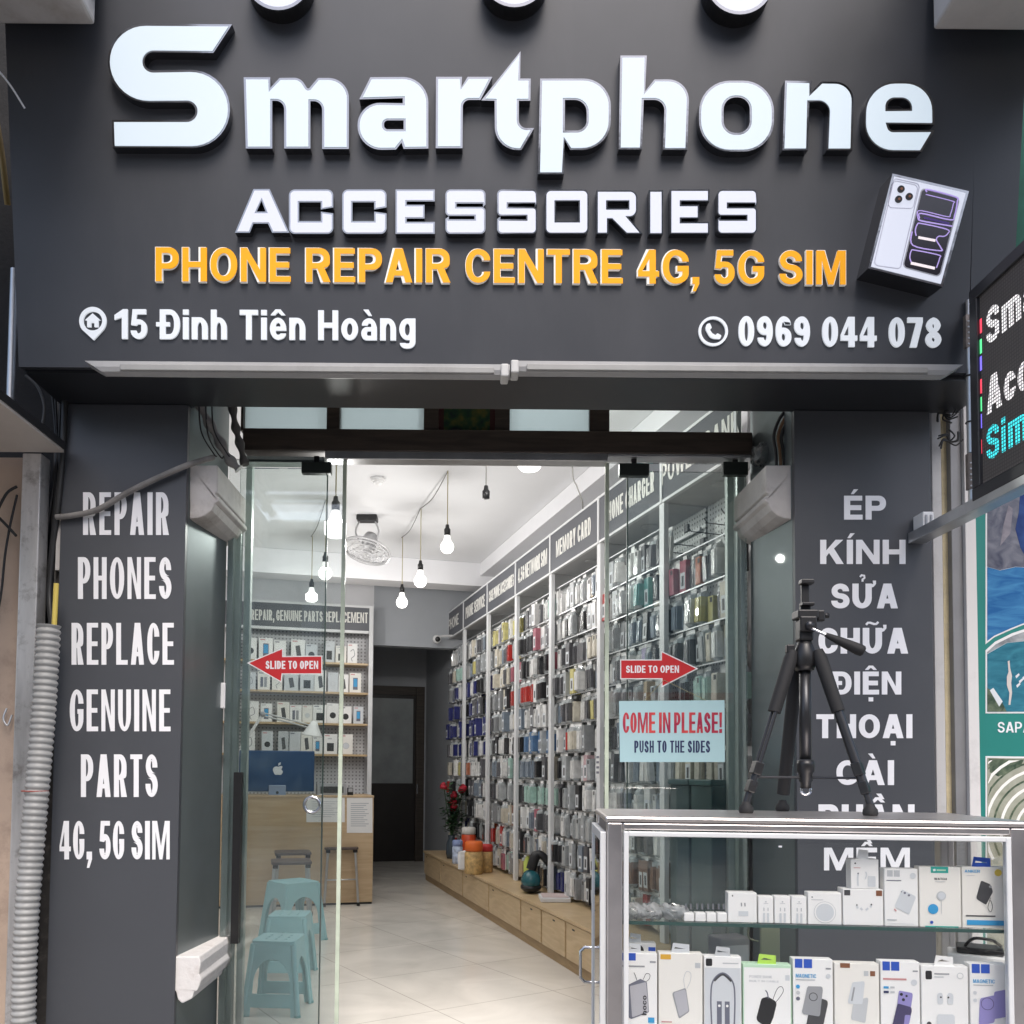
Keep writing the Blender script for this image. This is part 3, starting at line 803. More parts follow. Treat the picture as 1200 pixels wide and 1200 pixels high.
tl = radians(8)
SG = Plane((0, YS, ZS), (0, -cos(tl), -sin(tl)), (1, 0, 0))
sign = thing("shop_sign", "wide black shop sign with glowing white raised letters above the glass entrance", "sign", (0, YS + 0.05, ZS))
def slab(poly, hfront, thick, name, mt, parent):
    mb = MB(); pshape(mb, SG, poly, hfront - thick, hfront); return mb.build(name, mt, parent)
slab([(1, -95), (1147.5, -95), (1145.6, 60), (1133.5, 437), (22, 430)], 0, 0.12, "panel", panel, sign)
slab([(1149, -95), (1206, -95), (1203, 60), (1182, 437.5), (1135, 437)], 0, 0.12, "panel", panel, sign)
a, b_ = SG.at(22, 430), SG.at(1180, 437)
mb = MB(); mb.box(a.x + 0.01, YS + 0.03, ZS - 0.012, b_.x - 0.01, YP + 0.02, ZS + 0.03)
soff = mb.build("soffit", mat("dark_soffit", (0.022, 0.024, 0.028), 0.35, var=0.2, scale=2), sign)

# --- big raised letters
LET = {
 "S": ([(272, 28.5), (250, 62, 2), (169, 61, 10.8), (169, 82.8, 10.8), (271, 81, 46), (268, 173.5, 45), (132, 173), (131, 140.5), (229, 140.5, 10.2), (229, 119.8, 10.2), (126.5, 120.5, 48), (126, 27.5, 44)], []),
 "m": ([(285.5, 90.5), (316.7, 90.5), (316.7, 103), (327.5, 91.3, 2), (352, 91, 14), (361, 105, 2), (372.5, 91.3, 2), (409, 91.3, 24), (408.7, 174.5), (377.5, 174.5), (377.5, 118.5, 10), (363.7, 118.5), (363.7, 174), (333, 174), (333, 118, 10), (319, 118), (319, 174), (288, 174)], []),
 "a": ([(434, 90.4), (502, 90, 30), (502, 174), (473, 174.4), (470.5, 167), (464, 175.2), (419, 176, 28), (419, 120, 26), (472, 121), (472, 115), (421, 116.4)], [[(450, 141, 4.5), (473, 141), (473, 151.5), (450, 151.5, 4.5)]]),
 "r": ([(511, 90), (541.5, 90), (540.8, 102), (548, 90), (577, 90), (563, 117), (542.4, 117, 8), (542, 173.6), (510.6, 173.6)], []),
 "t": ([(610, 60), (609.6, 92), (622, 92), (621.6, 118), (608, 118), (608, 150, 9), (626, 150), (611, 175.8), (580, 175.8, 27), (579.6, 118), (564, 117.6)], []),
 "p": ([(633, 92), (716, 92, 32), (715.5, 175.5, 34), (668, 175.6), (661.4, 163), (661, 204), (630.4, 204)], [[(662, 117), (687.5, 117, 14), (687.5, 153, 12), (662, 153)]]),
 "h": ([(727, 65), (758, 65), (756, 107), (767, 93, 2), (808, 93, 24), (805.6, 175.6), (777, 175.6), (779, 117, 12), (754.4, 117), (752.4, 175), (725, 175)], []),
 "o": ([(819.5, 94.5, 36), (907, 94.5, 36), (907, 177.5, 36), (819, 177.5, 36)], [[(848, 114, 14), (878.7, 114, 14), (878.7, 155.7, 14), (848, 155.7, 14)]]),
 "n": ([(920, 94.5), (951, 95), (950.4, 108), (962.5, 95.5, 2), (1001, 96, 22), (999, 176), (968.7, 176), (971, 119.5, 11), (948.4, 119.5), (947, 176), (917, 176)], []),
 "e": ([(1014, 95.5, 36), (1094.5, 95.5, 34), (1095, 146), (1041, 145.5), (1043, 152.5, 5), (1095.5, 152.3), (1080, 178), (1012, 177.5, 34)], [[(1040, 127.8), (1040, 116, 9), (1067, 116, 10), (1067, 127.5)]]),
}
def raised(o_, holes, name, lit, parent, h=0.04, rim=2.5):
    o_ = rpoly(o_, 9, .4); hs = [rpoly(x, 7, .3) for x in holes]
    mb = MB(); pshape(mb, SG, o_, -0.004, h, hs)
    L_ = mb.build(name, rim_chrome, parent)
    mb = MB(); pshape(mb, SG, inset(o_, rim), h - 0.001, h + 0.003, [inset(x, -rim) for x in hs])
    mb.build("letter_face", lit, L_)
    return L_
for k in "Smartphone":
    raised(*LET[k], "letter", lit_white, sign)
def S_(x):
    return [(x, 222, 6), (x + 47, 222, 6), (x + 47, 239.5), (x + 44, 243), (x + 44, 238.5), (x + 13, 238.5), (x + 13, 242.5), (x + 47, 242.5, 5), (x + 47, 274, 6), (x, 274, 6), (x, 256.5), (x + 4, 253.5), (x + 4, 257), (x + 34, 257), (x + 34, 253), (x, 253, 5)]
def C_(x):
    return [(x, 222, 7), (x + 52, 222, 7), (x + 52, 243), (x + 37.5, 245.5), (x + 37.5, 237), (x + 12, 237), (x + 12, 259), (x + 37.5, 259), (x + 37.5, 248), (x + 52, 250), (x + 52, 274, 7), (x, 274, 7)]
def E_(x):
    return [(x, 222), (x + 46, 222), (x + 46, 236), (x + 13, 236), (x + 13, 240), (x + 34, 240), (x + 34, 256), (x + 13, 256), (x + 13, 260), (x + 46, 260), (x + 46, 274), (x, 274)]
ACC = [([(297, 221.5), (316, 221.5), (339, 272.7), (319, 272.7), (314, 262), (297, 262), (292.7, 272.7), (275.3, 272.7)], [[(306.5, 235), (311.3, 248), (300.7, 248)]]),
       (C_(338.5), []), (C_(401), []), (E_(463.5), []), (S_(522), []), (S_(582.5), []),
       ([(638.7, 222, 7), (690, 222, 7), (690, 274, 7), (638.7, 274, 7)], [[(651.5, 236), (678, 236), (678, 259), (651.5, 259)]]),
       ([(699, 223), (747, 223, 9), (747, 255, 9), (736, 254.5), (753, 274), (734, 274), (717, 257), (713, 257), (713, 274), (699, 274)], [[(712, 236), (736, 236), (736, 244), (712, 244)]]),
       ([(760.5, 223), (777, 223), (777, 274.5), (760.5, 274.5)], []), (E_(785.3), []), (S_(840.5), [])]
for o_, hs in ACC:
    raised(o_, hs, "letter", lit_lilac, sign, 0.035, 1.8)
# --- flat-cut orange line and the white lines
def line(s, x0, y0, x1, y1, dy, off, mt, h, edge=None, name="lettering"):
    mb = MB()
    if edge:
        mb.m(edge); ptext(mb, s, SG, x0 - 0.8, y0 - 0.8, x1 + 0.8, y1 + 0.8, -0.002, h, off + 0.03, dy=dy)
    mb.m(mt); ptext(mb, s, SG, x0, y0, x1, y1, -0.001 if not edge else h - 0.002, h + (0.002 if edge else 0), off, dy=dy)
    return mb.build(name, None, sign)
line("PHONE REPAIR CENTRE 4G, 5G SIM", 184, 292, 989, 340, 4, 0.195, orange_face, 0.014, white_edge)
line("15 Đinh Tiên Hoàng", 135, 362, 487, 407, 2, 0.20, white_letter, 0.008)
line("0969 044 078", 865, 371, 1102, 406, 2, 0.205, white_letter, 0.008)
pin = MB()
cx, cy = 108.5, 376
t_ = [(cx + 15.8 * sin(radians(a)), cy - 16.5 * cos(radians(a))) for a in range(-128, 129, 8)] + [(cx + 1, 398.5)]
pshape(pin, SG, t_, -0.002, 0.008, [disc(cx, cy, 11.2)])
pshape(pin, SG, [(cx, cy - 9), (cx + 9, cy - 1), (cx + 6.5, cy - 1), (cx + 6.5, cy + 7), (cx + 2, cy + 7), (cx + 2, cy + 2), (cx - 2, cy + 2), (cx - 2, cy + 7), (cx - 6.5, cy + 7), (cx - 6.5, cy - 1), (cx - 9, cy - 1)], -0.002, 0.008)
pin.build("location_pin_emblem", white_letter, sign)
ph = MB(); cx, cy = 836, 388
pshape(ph, SG, disc(cx, cy, 17.3), -0.002, 0.008, [disc(cx, cy, 14.3)])
hs = [(-7.5, -8.5, 1.5), (-4, -9.5, 1.5), (-1.8, -4, 1), (-4, -1.8, 1), (-1.5, 2.2, 3), (2.4, 4.6, 1), (4.8, 2.4, 1), (9.6, 5, 1.5), (8.2, 9, 2), (-3, 8.5, 9), (-9.5, -3, 7)]
pshape(ph, SG, [(cx + x, cy + y) for x, y in rpoly([(p[0], p[1], p[2]) for p in hs])], -0.002, 0.008)
ph.build("phone_emblem", white_letter, sign)
# --- raised light box shaped like two phones
ex = lambda x, y: (1000 + x / 8, 195 + y / 8)
box_o = [ex(368, 66), ex(1084, 232), ex(838, 1128), ex(140, 955)]
mb = MB(); pshape(mb, SG, box_o, -0.004, 0.10); em = mb.build("phone_light_box", rim_chrome, sign)
mb = MB(); pshape(mb, SG, inset(box_o, 3.0), 0.099, 0.103)
mb.build("letter_face", lit_lilac, em)
mb = MB()
mb.m(C("panel_lilac", .50, .50, .60)); body = rpoly([ex(385, 112) + (3,), ex(625, 165) + (5,), ex(440, 960) + (4,), ex(192, 925) + (5,)])
pshape(mb, SG, ribbon(body + [body[0]], 0.8), 0.102, 0.1042)
plate = rpoly([ex(375, 130) + (5,), ex(610, 178) + (5,), ex(560, 395) + (5,), ex(318, 385) + (5,)])
pshape(mb, SG, ribbon(plate + [plate[0]], 0.6), 0.102, 0.1042)
for x, y in ((450, 210), (527, 280), (427, 305)):
    mb.m(K["black"]); pshape(mb, SG, disc(*ex(x, y), 4.1), 0.102, 0.108)
    mb.m(K["brown"]); pshape(mb, SG, disc(*ex(x + 4, y - 2), 1.6), 0.107, 0.1086)
dark = rpoly([ex(640, 200) + (5,), ex(1003, 292) + (6,), ex(815, 1040) + (6,), ex(458, 945) + (6,)])
mb.m(K["silver"]); pshape(mb, SG, dark, 0.102, 0.1045)
mb.m(mat("glass_black", (0.015, 0.01, 0.02), 0.15)); pshape(mb, SG, inset(dark, 1.6), 0.104, 0.1055)
neon = mat("violet_line", (0.40, 0.30, 0.62), 0.4, emit=0.25, ecol=(0.6, 0.45, 1.0)); glow = mat("pale_line", (0.75, 0.66, 0.68), 0.4, emit=0.3, ecol=(1, 0.9, 0.9))
for pts, wd, mt_ in (
    ([(690, 240), (700, 215), (960, 285), (975, 330), (950, 460), (910, 500), (640, 440), (620, 480), (640, 510), (930, 560)], 1.5, neon),
    ([(680, 262), (930, 325), (938, 350), (910, 450), (880, 470), (640, 415), (600, 440), (610, 500)], 1.0, neon),
    ([(660, 480), (900, 535)], 2.4, mat("deep_violet", (0.10, 0.05, 0.28), 0.4)),
    ([(590, 650), (582, 600), (600, 545), (640, 535), (880, 590), (885, 630), (850, 655), (800, 655), (780, 690), (820, 760), (815, 790), (560, 740), (552, 610)], 1.3, neon),
    ([(610, 665), (770, 695)], 3.0, glow), ([(545, 900), (530, 850), (545, 790), (580, 785), (800, 830), (810, 860), (780, 950)], 1.2, neon), ([(540, 905), (765, 955)], 3.2, glow)):
    mb.m(mt_); pshape(mb, SG, ribbon([tuple(p) for p in spline([ex(*p) for p in pts], 5)], wd), 0.105, 0.1066)
mb.build("phone_graphic", None, em)
# --- round illuminated badges along the top edge
for cx, cy, r in ((326, -27, 39), (603, -31, 39.5), (867, -23, 40)):
    mb = MB(); pshape(mb, SG, disc(cx, cy, r, 40), -0.004, 0.07); bd = mb.build("round_badge", black_pl, sign)
    mb = MB(); pshape(mb, SG, disc(cx, cy, r - 0.2, 40), 0.068, 0.076, [disc(cx, cy, r - 4, 40)]); mb.build("badge_rim", rim_chrome, bd)
    mb = MB(); pshape(mb, SG, disc(cx, cy, r - 3.8, 40), 0.068, 0.074); mb.build("badge_face", lit_lilac, bd)

# --- two tube lights under the sign
for (xa, xb, lab) in ((105, 597, "grey tube light batten under the sign, above the left pillar and doorway"), (598, 1121, "grey tube light batten under the sign, reaching over to the phone number side")):
    A, B = PY(xa, 441, YS - 0.03), PY(xb, 441, YS - 0.03)
    T = thing("tube_light", lab, "tube light", (A + B) / 2, group="tube lights under the sign")
    z = (A.z + B.z) / 2
    L0, L1 = A.x, B.x
    sec = [(0.0, 0.032), (0.06, 0.032), (0.06, 0.010), (0.05, -0.006), (0.028, -0.014), (0.006, -0.006), (0.0, 0.010)]
    e0, e1 = (0.075, 0.0) if xa < 300 else (0.0, 0.075)
    mb = MB(); n = len(sec)
    vs = [(L0 + (e0 * (0.032 - q) / 0.046), YS - 0.075 + p, z + q) for p, q in sec] + [(L1 - (e1 * (0.032 - q) / 0.046), YS - 0.075 + p, z + q) for p, q in sec]
    mb.add(vs, [tuple(range(n))[::-1], tuple(range(n, 2 * n))] + [(i, (i + 1) % n, n + (i + 1) % n, n + i) for i in range(n)])
    mb.build("housing", mat("batten_grey", (0.36, 0.36, 0.36), 0.5, var=0.08, dirt=0.3), T)
    mb = MB(); mb.box(L0 + e0 + 0.06, YS - 0.079, z - 0.004, L1 - e1 - 0.06, YS - 0.07, z + 0.020, 0.003); mb.build("diffuser", mat("batten_cover", (0.28, 0.28, 0.27), 0.4, var=0.1, dirt=0.4), T)
    xe = L1 - 0.035 if xa < 300 else L0
    mb = MB(); mb.box(xe, YS - 0.084, z - 0.018, xe + 0.030, YS - 0.01, z + 0.033, 0.006); mb.build("end_cap", mat("cap_grey", (0.5, 0.5, 0.49), 0.5), T)

# --- pillars
PP = Plane((0, YP, 0), (0, -1, 0), (1, 0, 0))
def splay(px_front, px_back):
    return V((PY(px_front, 800, YP).x, YP, 0)), V((PY(px_back, 800, YG).x, YG, 0))
def pillar(name, lab, x_out, pf, pb, lines, side):
    A, B = splay(pf, pb)
    T = thing(name, lab, "pillar", ((x_out + A.x) / 2, YP + 0.1, STREET), group="lettered pillars beside the entrance")
    ztop = ZS - 0.014
    lo, hi = min(x_out, A.x), max(x_out, A.x)
    mb = MB(); mb.box(lo, YP, STREET, hi, YP + 0.03, ztop); mb.build("front_panel", pillar_panel, T, 0.002)
    # inner side panel runs back to the glass
    d_ = (B - A); ln = d_.length; d_.normalize()
    nrm = V((d_.y, -d_.x, 0)) * (1 if side == 'L' else -1)      # into the opening
    mb = MB()
    o = A + V((0, 0.0305, 0)) ; ln2 = (B - o).length
    mb.obox(o - nrm * 0.03 + V((0, 0, STREET)), d_, nrm, V((0, 0, 1)), ln2, 0.03, 3.3 - STREET)
    mb.build("inner_panel", panel_gloss, T)
    mb = MB()
    if side == 'L': mb.box(x_out + 0.01, YP + 0.031, STREET, A.x - 0.045, YG + 0.3, 3.34)
    else: mb.box(A.x + 0.045, YP + 0.031, STREET, x_out - 0.01, YG + 0.3, 3.34)
    mb.build("core", plaster, T)
    for s, x0, y0, x1, y1, off in lines:
        mb = MB(); ptext(mb, s, PP, x0, y0, x1, y1, 0.0003, 0.0018, off); mb.build("lettering", vinyl, T)
    return T, A, d_, nrm
LL = [("REPAIR", 97.5, 577, 198, 627, .118), ("PHONES", 91.5, 653, 201, 702, .118), ("REPLACE", 84, 730, 204, 779, .118), ("GENUINE", 82, 808, 200, 857, .118), ("PARTS", 95, 884, 185, 934, .118), ("4G, 5G SIM", 70, 962, 199, 1017, .13)]
RL = [("ÉP", 989, 573.5, 1038, 609, .25), ("KÍNH", 961, 625, 1061, 661, .25), ("SỬA", 974, 673, 1052, 713, .25), ("CHỮA", 959, 728, 1064, 766, .25), ("ĐIỆN", 972, 780, 1056, 822, .25), ("THOẠI", 956.5, 837, 1069, 873.5, .25), ("CÀI", 980, 883, 1047.5, 920, .25), ("PHẦN", 959, 930, 1071.5, 975, .25), ("MỀM", 965.5, 983, 1066, 1020, .25)]
PL_, AL, dL, nL = pillar("lettered_pillar", "dark grey pillar with white English words from REPAIR down to SIM", -1.733, 213, 263, LL, 'L')
PR_, AR, dR, nR = pillar("lettered_pillar", "dark grey pillar with white Vietnamese words behind the tripod", 1.943, 933, 880, RL, 'R')

# --- old stone mouldings on the inner sides of the pillars
def moulding(parent, A, d_, nrm, pxs, s0, s1, mt, knob=False, flip=False):
    """profile read from its front end (photo outline), swept back along the pillar side"""
    e = Plane((0, YP + 0.04, 0), (0, -1, 0), (1, 0, 0))
    pts = [e.at(*p) for p in pxs]
    mb = MB(); n = len(pts)
    d_ = V((0, 1, 0)); a_ = [p + d_ * s0 for p in pts]
    mb.prism(a_, d_ * (s1 - s0))
    return mb.build("stone_moulding", mt, parent, 0.006)
moulding(PL_, AL, dL, nL, [(222, 545), (255, 545), (255, 577), (252, 578), (252, 581), (257, 582), (257, 587), (252, 590), (248, 598), (240, 604), (232, 607), (222, 608)], 0.0, 0.46, stone)
moulding(PR_, AR, dR, nR, [(935, 545), (897.5, 545), (897.5, 577), (901, 578), (901, 581), (896, 582), (896, 587), (900.5, 590), (904, 598), (911, 604), (920, 608), (935, 609)], 0.0, 0.44, stone)
moulding(PL_, AL, dL, nL, [(206, 1119), (236, 1119), (238, 1126), (236, 1140), (239, 1146), (235, 1156), (233, 1160), (230, 1160), (228, 1168), (222, 1171), (216, 1174), (211, 1169), (209, 1160), (206, 1158)], -0.03, 0.44, stone_white)

# --- transom over the doors
GP = Plane((0, YG, 0), (0, -1, 0), (1, 0, 0))
tr = thing("transom_window", "dark wooden transom beam with a row of frosted panes above the doors", "transom", (0.1, YG, PY(600, 520, YG).z))
def pbox(px0, py0, px1, py1, y0, y1):
    """box whose front face spans two photo corners on the plane y = y0"""
    a, b = PY(px0, py1, y0), PY(px1, py0, y0)
    return a.x, y0, a.z, b.x, y1, b.z
mb = MB(); x0, y0, z0, x1_, y1, z1_ = pbox(284, 506.5, 882, 527, YG - 0.06, YG + 0.06); mb.box(x0, y0, z0, x1_, y1, z1_); mb.build("beam", dark_wood, tr, 0.004)
mb = MB()
zt = z1_ + 0.28
for xa, xb in ((284, 287), (384, 399), (497, 514), (580, 597), (690, 713)):
    a, b = PY(xa, 500, YG).x, PY(xb, 500, YG).x
    mb.box(a, YG - 0.03, z1_, b, YG + 0.04, zt)
mb.build("mullions", dark_wood, tr)
for xa, xb, mt_ in ((287, 384, frost), (399, 497, frost), (597, 690, frost), (713, 869, glass_clear)):
    a, b = PY(xa, 500, YG).x, PY(xb, 500, YG).x
    mb = MB(); mb.box(a, YG + 0.0, z1_ + 0.001, b, YG + 0.006, zt); mb.build("pane", mt_, tr)
a, b = PY(514, 500, YG).x, PY(580, 500, YG).x
def painted_mat():
    mt = mat("painted_picture", (0.02, 0.03, 0.02), 0.4)
    N, L = mt.node_tree.nodes, mt.node_tree.links
    tc = N.new("ShaderNodeTexCoord"); n = N.new("ShaderNodeTexNoise"); n.inputs["Scale"].default_value = 22; n.inputs["Detail"].default_value = 4
    r = N.new("ShaderNodeValToRGB"); r.color_ramp.elements[0].position = 0.35; r.color_ramp.elements[0].color = (0.008, 0.014, 0.02, 1)
    r.color_ramp.elements[1].position = 0.7; r.color_ramp.elements[1].color = (0.10, 0.09, 0.015, 1)
    e = r.color_ramp.elements.new(0.5); e.color = (0.012, 0.05, 0.02, 1)
    L.new(tc.outputs["Object"], n.inputs["Vector"]); L.new(n.outputs["Fac"], r.inputs[0]); L.new(r.outputs[0], N["Principled BSDF"].inputs["Base Color"])
    return mt
mb = MB(); mb.box(a, YG - 0.012, z1_ + 0.002, b, YG + 0.012, zt); pc = mb.build("painted_panel", mat("dark_red_frame", (0.05, 0.012, 0.012), 0.5), tr)
mb = MB(); mb.box(a + 0.025, YG - 0.016, z1_ + 0.012, b - 0.025, YG - 0.0125, zt - 0.02); mb.build("picture", painted_mat(), pc)

# --- aluminium head rails, posts and fixed panes of the shopfront
sf = thing("glass_shopfront", "fixed green-tinted glass panes with pale aluminium posts and head rails at the entrance", "shopfront", (0, YG + 0.05, 0))
for xa, ya, xb, yb in ((283, 525, 380, 535), (380.5, 527, 712, 544.5), (712.5, 524, 880, 542)):
    x0, y0, z0, x1_, y1, z1_ = pbox(xa, ya, xb, yb, YG - 0.05, YG + 0.03)
    z0 = PY(xa, yb, YG + 0.03).z
    mb = MB(); mb.box(x0, y0, z0, x1_, y1, z1_); mb.build("head_rail", alu, sf, 0.003)
zr = PY(600, 545, YG).z
mb = MB(); x0, y0, z0, x1_, y1, z1_ = pbox(283, 535.3, 380, 541, YG - 0.02, YG + 0.05); mb.box(x0, y0, z0, x1_, y1, z1_); mb.build("head_rail", alu_green, sf)
for xa, xb, yy in ((263.5, 271, YG - 0.005), (866, 872.5, YG + 0.06), (272, 279, YG + 0.03), (283.5, 291, YG + 0.10), (853, 864.5, YG + 0.10), (869, 874, YG + 0.03)):
    a, b = PY(xa, 800, yy).x, PY(xb, 800, yy).x
    mb = MB(); mb.box(a, yy, 0, b, yy + 0.04, 2.80 if yy > YG + 0.05 else 2.5); mb.build("post", alu_green, sf, 0.003)
for xa, xb in ((277, 380), (735, 868)):
    a, b = PY(xa, 800, YG + 0.06).x, PY(xb, 800, YG + 0.06).x
    mb = MB(); mb.box(a, YG + 0.055, 0.0, b, YG + 0.065, zr - 0.005); p_ = mb.build("pane", glass_door, sf)
    e = b if xa < 400 else a
    mb = MB(); mb.box(e - 0.003, YG + 0.0545, 0.0, e + 0.003, YG + 0.0655, zr - 0.005); mb.build("pane_edge", glass_edge_dark, p_)
# dark steel upright at the left reveal
mb = MB(); a = PY(272, 1000, YG - 0.04).x; b = PY(281, 1000, YG - 0.04).x; z0 = PY(276, 1104, YG).z; z1_ = PY(276, 905, YG).z
mb.box(a, YG - 0.04, z0, b, YG - 0.0, z1_); mb.build("dark_upright", black_pl, sf)
mb = MB(); x0, y0, z0, x1_, y1, z1_ = pbox(253, 800, 264, 830, YG - 0.03, YG - 0.01); mb.box(x0, y0, z0, x1_, y1, z1_, 0.004); mb.build("switch_plate", white_pl, sf)

YD = YG - 0.02
DP = Plane((0, YD, 0), (0, -1, 0), (1, 0, 0))
def leaf(lab, xa, xb, edge_px, clamps, zt_):
    a, b = PY(xa, 880, YD).x, PY(xb, 880, YD).x
    T = thing("sliding_glass_door", lab, "glass door", ((a + b) / 2, YD, 0), group="sliding glass door leaves")
    mb = MB(); mb.box(a, YD, 0.012, b, YD + 0.012, zt_); mb.build("pane", glass_door, T)
    e = a if edge_px == xa else b
    mb = MB(); mb.box(e - 0.009, YD - 0.001, 0.012, e + 0.009, YD + 0.013, zt_ - 0.001); mb.build("polished_edge", glass_edge, T)
    for x0, y0, x1, y1 in clamps:
        q = pbox(x0, y0, x1, y1, YD - 0.012, YD + 0.026)
        mb = MB(); mb.box(*q, 0.003); cl = mb.build("clamp", mat("clamp_metal", (0.045, 0.055, 0.05), 0.35, 0.5), T)
        mb = MB(); xm = (q[0] + q[3]) / 2; mb.box(xm - 0.012, YD - 0.004, q[5], xm + 0.012, YD + 0.016, q[5] + 0.03); mb.build("hanger", black_pl, cl)
    return T
z_d = PY(600, 541, YD).z
dl = leaf("sliding glass door leaf with a red arrow pointing left and a ring handle", 262, 399, 399, ((353, 541, 388, 554),), z_d)
dr = leaf("sliding glass door leaf with a red arrow pointing right", 711, 876, 711, ((726, 543, 761, 557), (848, 541, 877, 556)), z_d)
q = DP.at(366, 943)
mb = MB(); R0 = 0.036
ringp = [q + V((cos(2 * pi * k / 28) * R0, -0.008, sin(2 * pi * k / 28) * R0)) for k in range(28)]
mb.tube(ringp, 0.008, 8, True); mb.build("ring_handle", chrome, dl)
def arrow(parent, pts, txt, tb):
    mb = MB(); pshape(mb, DP, inset(pts, -1.3), 0.0006, 0.0016); a_ = mb.build("arrow_sticker", paper, parent)
    mb = MB(); pshape(mb, DP, pts, 0.001, 0.0022); mb.build("arrow_fill", red, a_)
    mb = MB(); ptext(mb, txt, DP, *tb, 0.0018, 0.003, 0.20); mb.build("lettering", vinyl, a_)
arrow(dl, [(292, 777), (330.5, 761), (330.5, 770), (376.5, 769.5), (376.5, 789), (330, 789), (329, 798)], "SLIDE TO OPEN", (311.5, 774.5, 373, 784))
arrow(dr, [(728, 774), (775.8, 774), (775.8, 764.5), (815.5, 783.5), (776.4, 803.5), (776.4, 794.7), (728, 794.7)], "SLIDE TO OPEN", (733.5, 780, 795.5, 788.5))
# notice hung on the right leaf
cs = [(725.5, 821.5), (849, 820.5), (849.5, 893), (726.5, 893)]
ns = thing("notice_board", "pale blue COME IN PLEASE notice hung on the glass door", "notice", DP.at(788, 893) + V((0, -0.004, 0)))
mb = MB(); pshape(mb, DP, cs, 0.004, 0.0075); mb.build("board", mat("pale_blue_board", (0.42, 0.62, 0.66), 0.45, var=0.05, scale=3), ns)
mb = MB()
def redgrad():
    mt = mat("red_print", (0.5, 0.02, 0.04), 0.5)
    N, L = mt.node_tree.nodes, mt.node_tree.links
    tc = N.new("ShaderNodeTexCoord"); n = N.new("ShaderNodeTexNoise"); n.inputs["Scale"].default_value = 9
    r = N.new("ShaderNodeValToRGB"); r.color_ramp.elements[0].position = 0.38; r.color_ramp.elements[0].color = (0.34, 0.015, 0.06, 1); r.color_ramp.elements[1].position = 0.66; r.color_ramp.elements[1].color = (0.68, 0.07, 0.06, 1)
    L.new(tc.outputs["Object"], n.inputs["Vector"]); L.new(n.outputs["Fac"], r.inputs[0]); L.new(r.outputs[0], N["Principled BSDF"].inputs["Base Color"])
    return mt
ptext(mb, "COME IN PLEASE!", DP, 729.5, 835, 845.5, 859, 0.0076, 0.0086, 0.15); mb.build("lettering", redgrad(), ns)
mb = MB(); ptext(mb, "PUSH TO THE SIDES", DP, 743, 868, 831.5, 882, 0.0076, 0.0086, 0.15); mb.build("lettering", K["navy"], ns)
mb = MB(); k0 = DP.at(778, 797, 0.004); mb.tube([DP.at(754, 822, 0.004), k0], 0.0013, 5); mb.tube([DP.at(828, 821, 0.004), k0], 0.0013, 5); mb.build("string", cord_tan, ns)

# =================================================================== HOUSES ADDED ACROSS THE STREET (unseen, put in for glass and chrome to mirror)
rh = random.Random(3)
for k, (xa, xb, hh, colr, lab) in enumerate(((-13, -6.2, 8.5, (.42, .36, .26), "unseen ochre house added across the street for the glass to mirror"), (-6, 0.6, 6.8, (.34, .36, .38), "unseen grey house added across the street for the glass to mirror"), (0.8, 6.8, 9.2, (.50, .48, .44), "unseen tall cream house added across the street for the glass to mirror"), (7, 14, 7.4, (.30, .16, .12), "unseen brick red house added across the street for the glass to mirror"))):
    T = thing("added_house", lab, "house", ((xa + xb) / 2, -13, STREET), group="unseen houses added for reflections")
    mb = MB(); mb.box(xa, -17, STREET, xb, -12, hh); mb.build("wall", mat("house_wall%d" % k, colr, .85, var=.1), T)
    mb = MB(); mb.box(xa - .1, -17.1, hh + .001, xb + .1, -11.5, hh + .22); mb.build("roof", mat("house_roof", (.16, .12, .1), .8), T)
    mb = MB(); mb.box(xa + .5, -12.0, STREET + .1, xb - .5, -11.96, 2.7); mb.build("shopfront", mat("dark_shopfront", (.03, .03, .035), .3), T)
    for fl_n in range(2):
        for j in range(3):
            x = xa + .9 + j * (xb - xa - 1.8) / 3
            mb = MB(); mb.box(x, -12.0, 3.7 + fl_n * 2.5, x + 1.1, -11.95, 5.2 + fl_n * 2.5)
            if 5.4 + fl_n * 2.5 < hh: mb.build("window", mat("house_window", (.05, .06, .07), .15), T)
    mb = MB(); mb.box(xa + .3, -12.0, 2.9, xb - .3, -10.9, 3.05); mb.build("awning", mat("awning%d" % k, ((.5, .04, .04), (.6, .6, .6), (.5, .06, .05), (.1, .3, .25))[k], .6), T)

# =================================================================== STREET SIDE, LEFT
# balcony beam ends over the sign
for (xa, xb, yb, lab) in ((-180, 112, 29, "pale concrete beam end over the S of the sign"), (1093, 1330, 37, "peeling concrete beam end over the right of the sign")):
    q0, q1 = PY(xa, yb, 3.02), PY(xb, yb, 3.02)
    T = thing("concrete_beam", lab, "beam", (q0 + q1) / 2, group="concrete beam ends above the sign")
    z = (q0.z + q1.z) / 2
    mb = MB(); mb.box(q0.x, 1.7, z, q1.x, 3.02, z + 0.6); mb.build("beam", concrete, T, 0.012)
    mb = MB(); xe = q1.x if xa < 0 else q0.x
    mb.box(xe - (0.06 if xa < 0 else 0.0), 1.7, z + 0.08, xe + (0.02 if xa < 0 else 0.06), 3.0, z + 0.62); mb.build("edge_strip", concrete, T, 0.01)
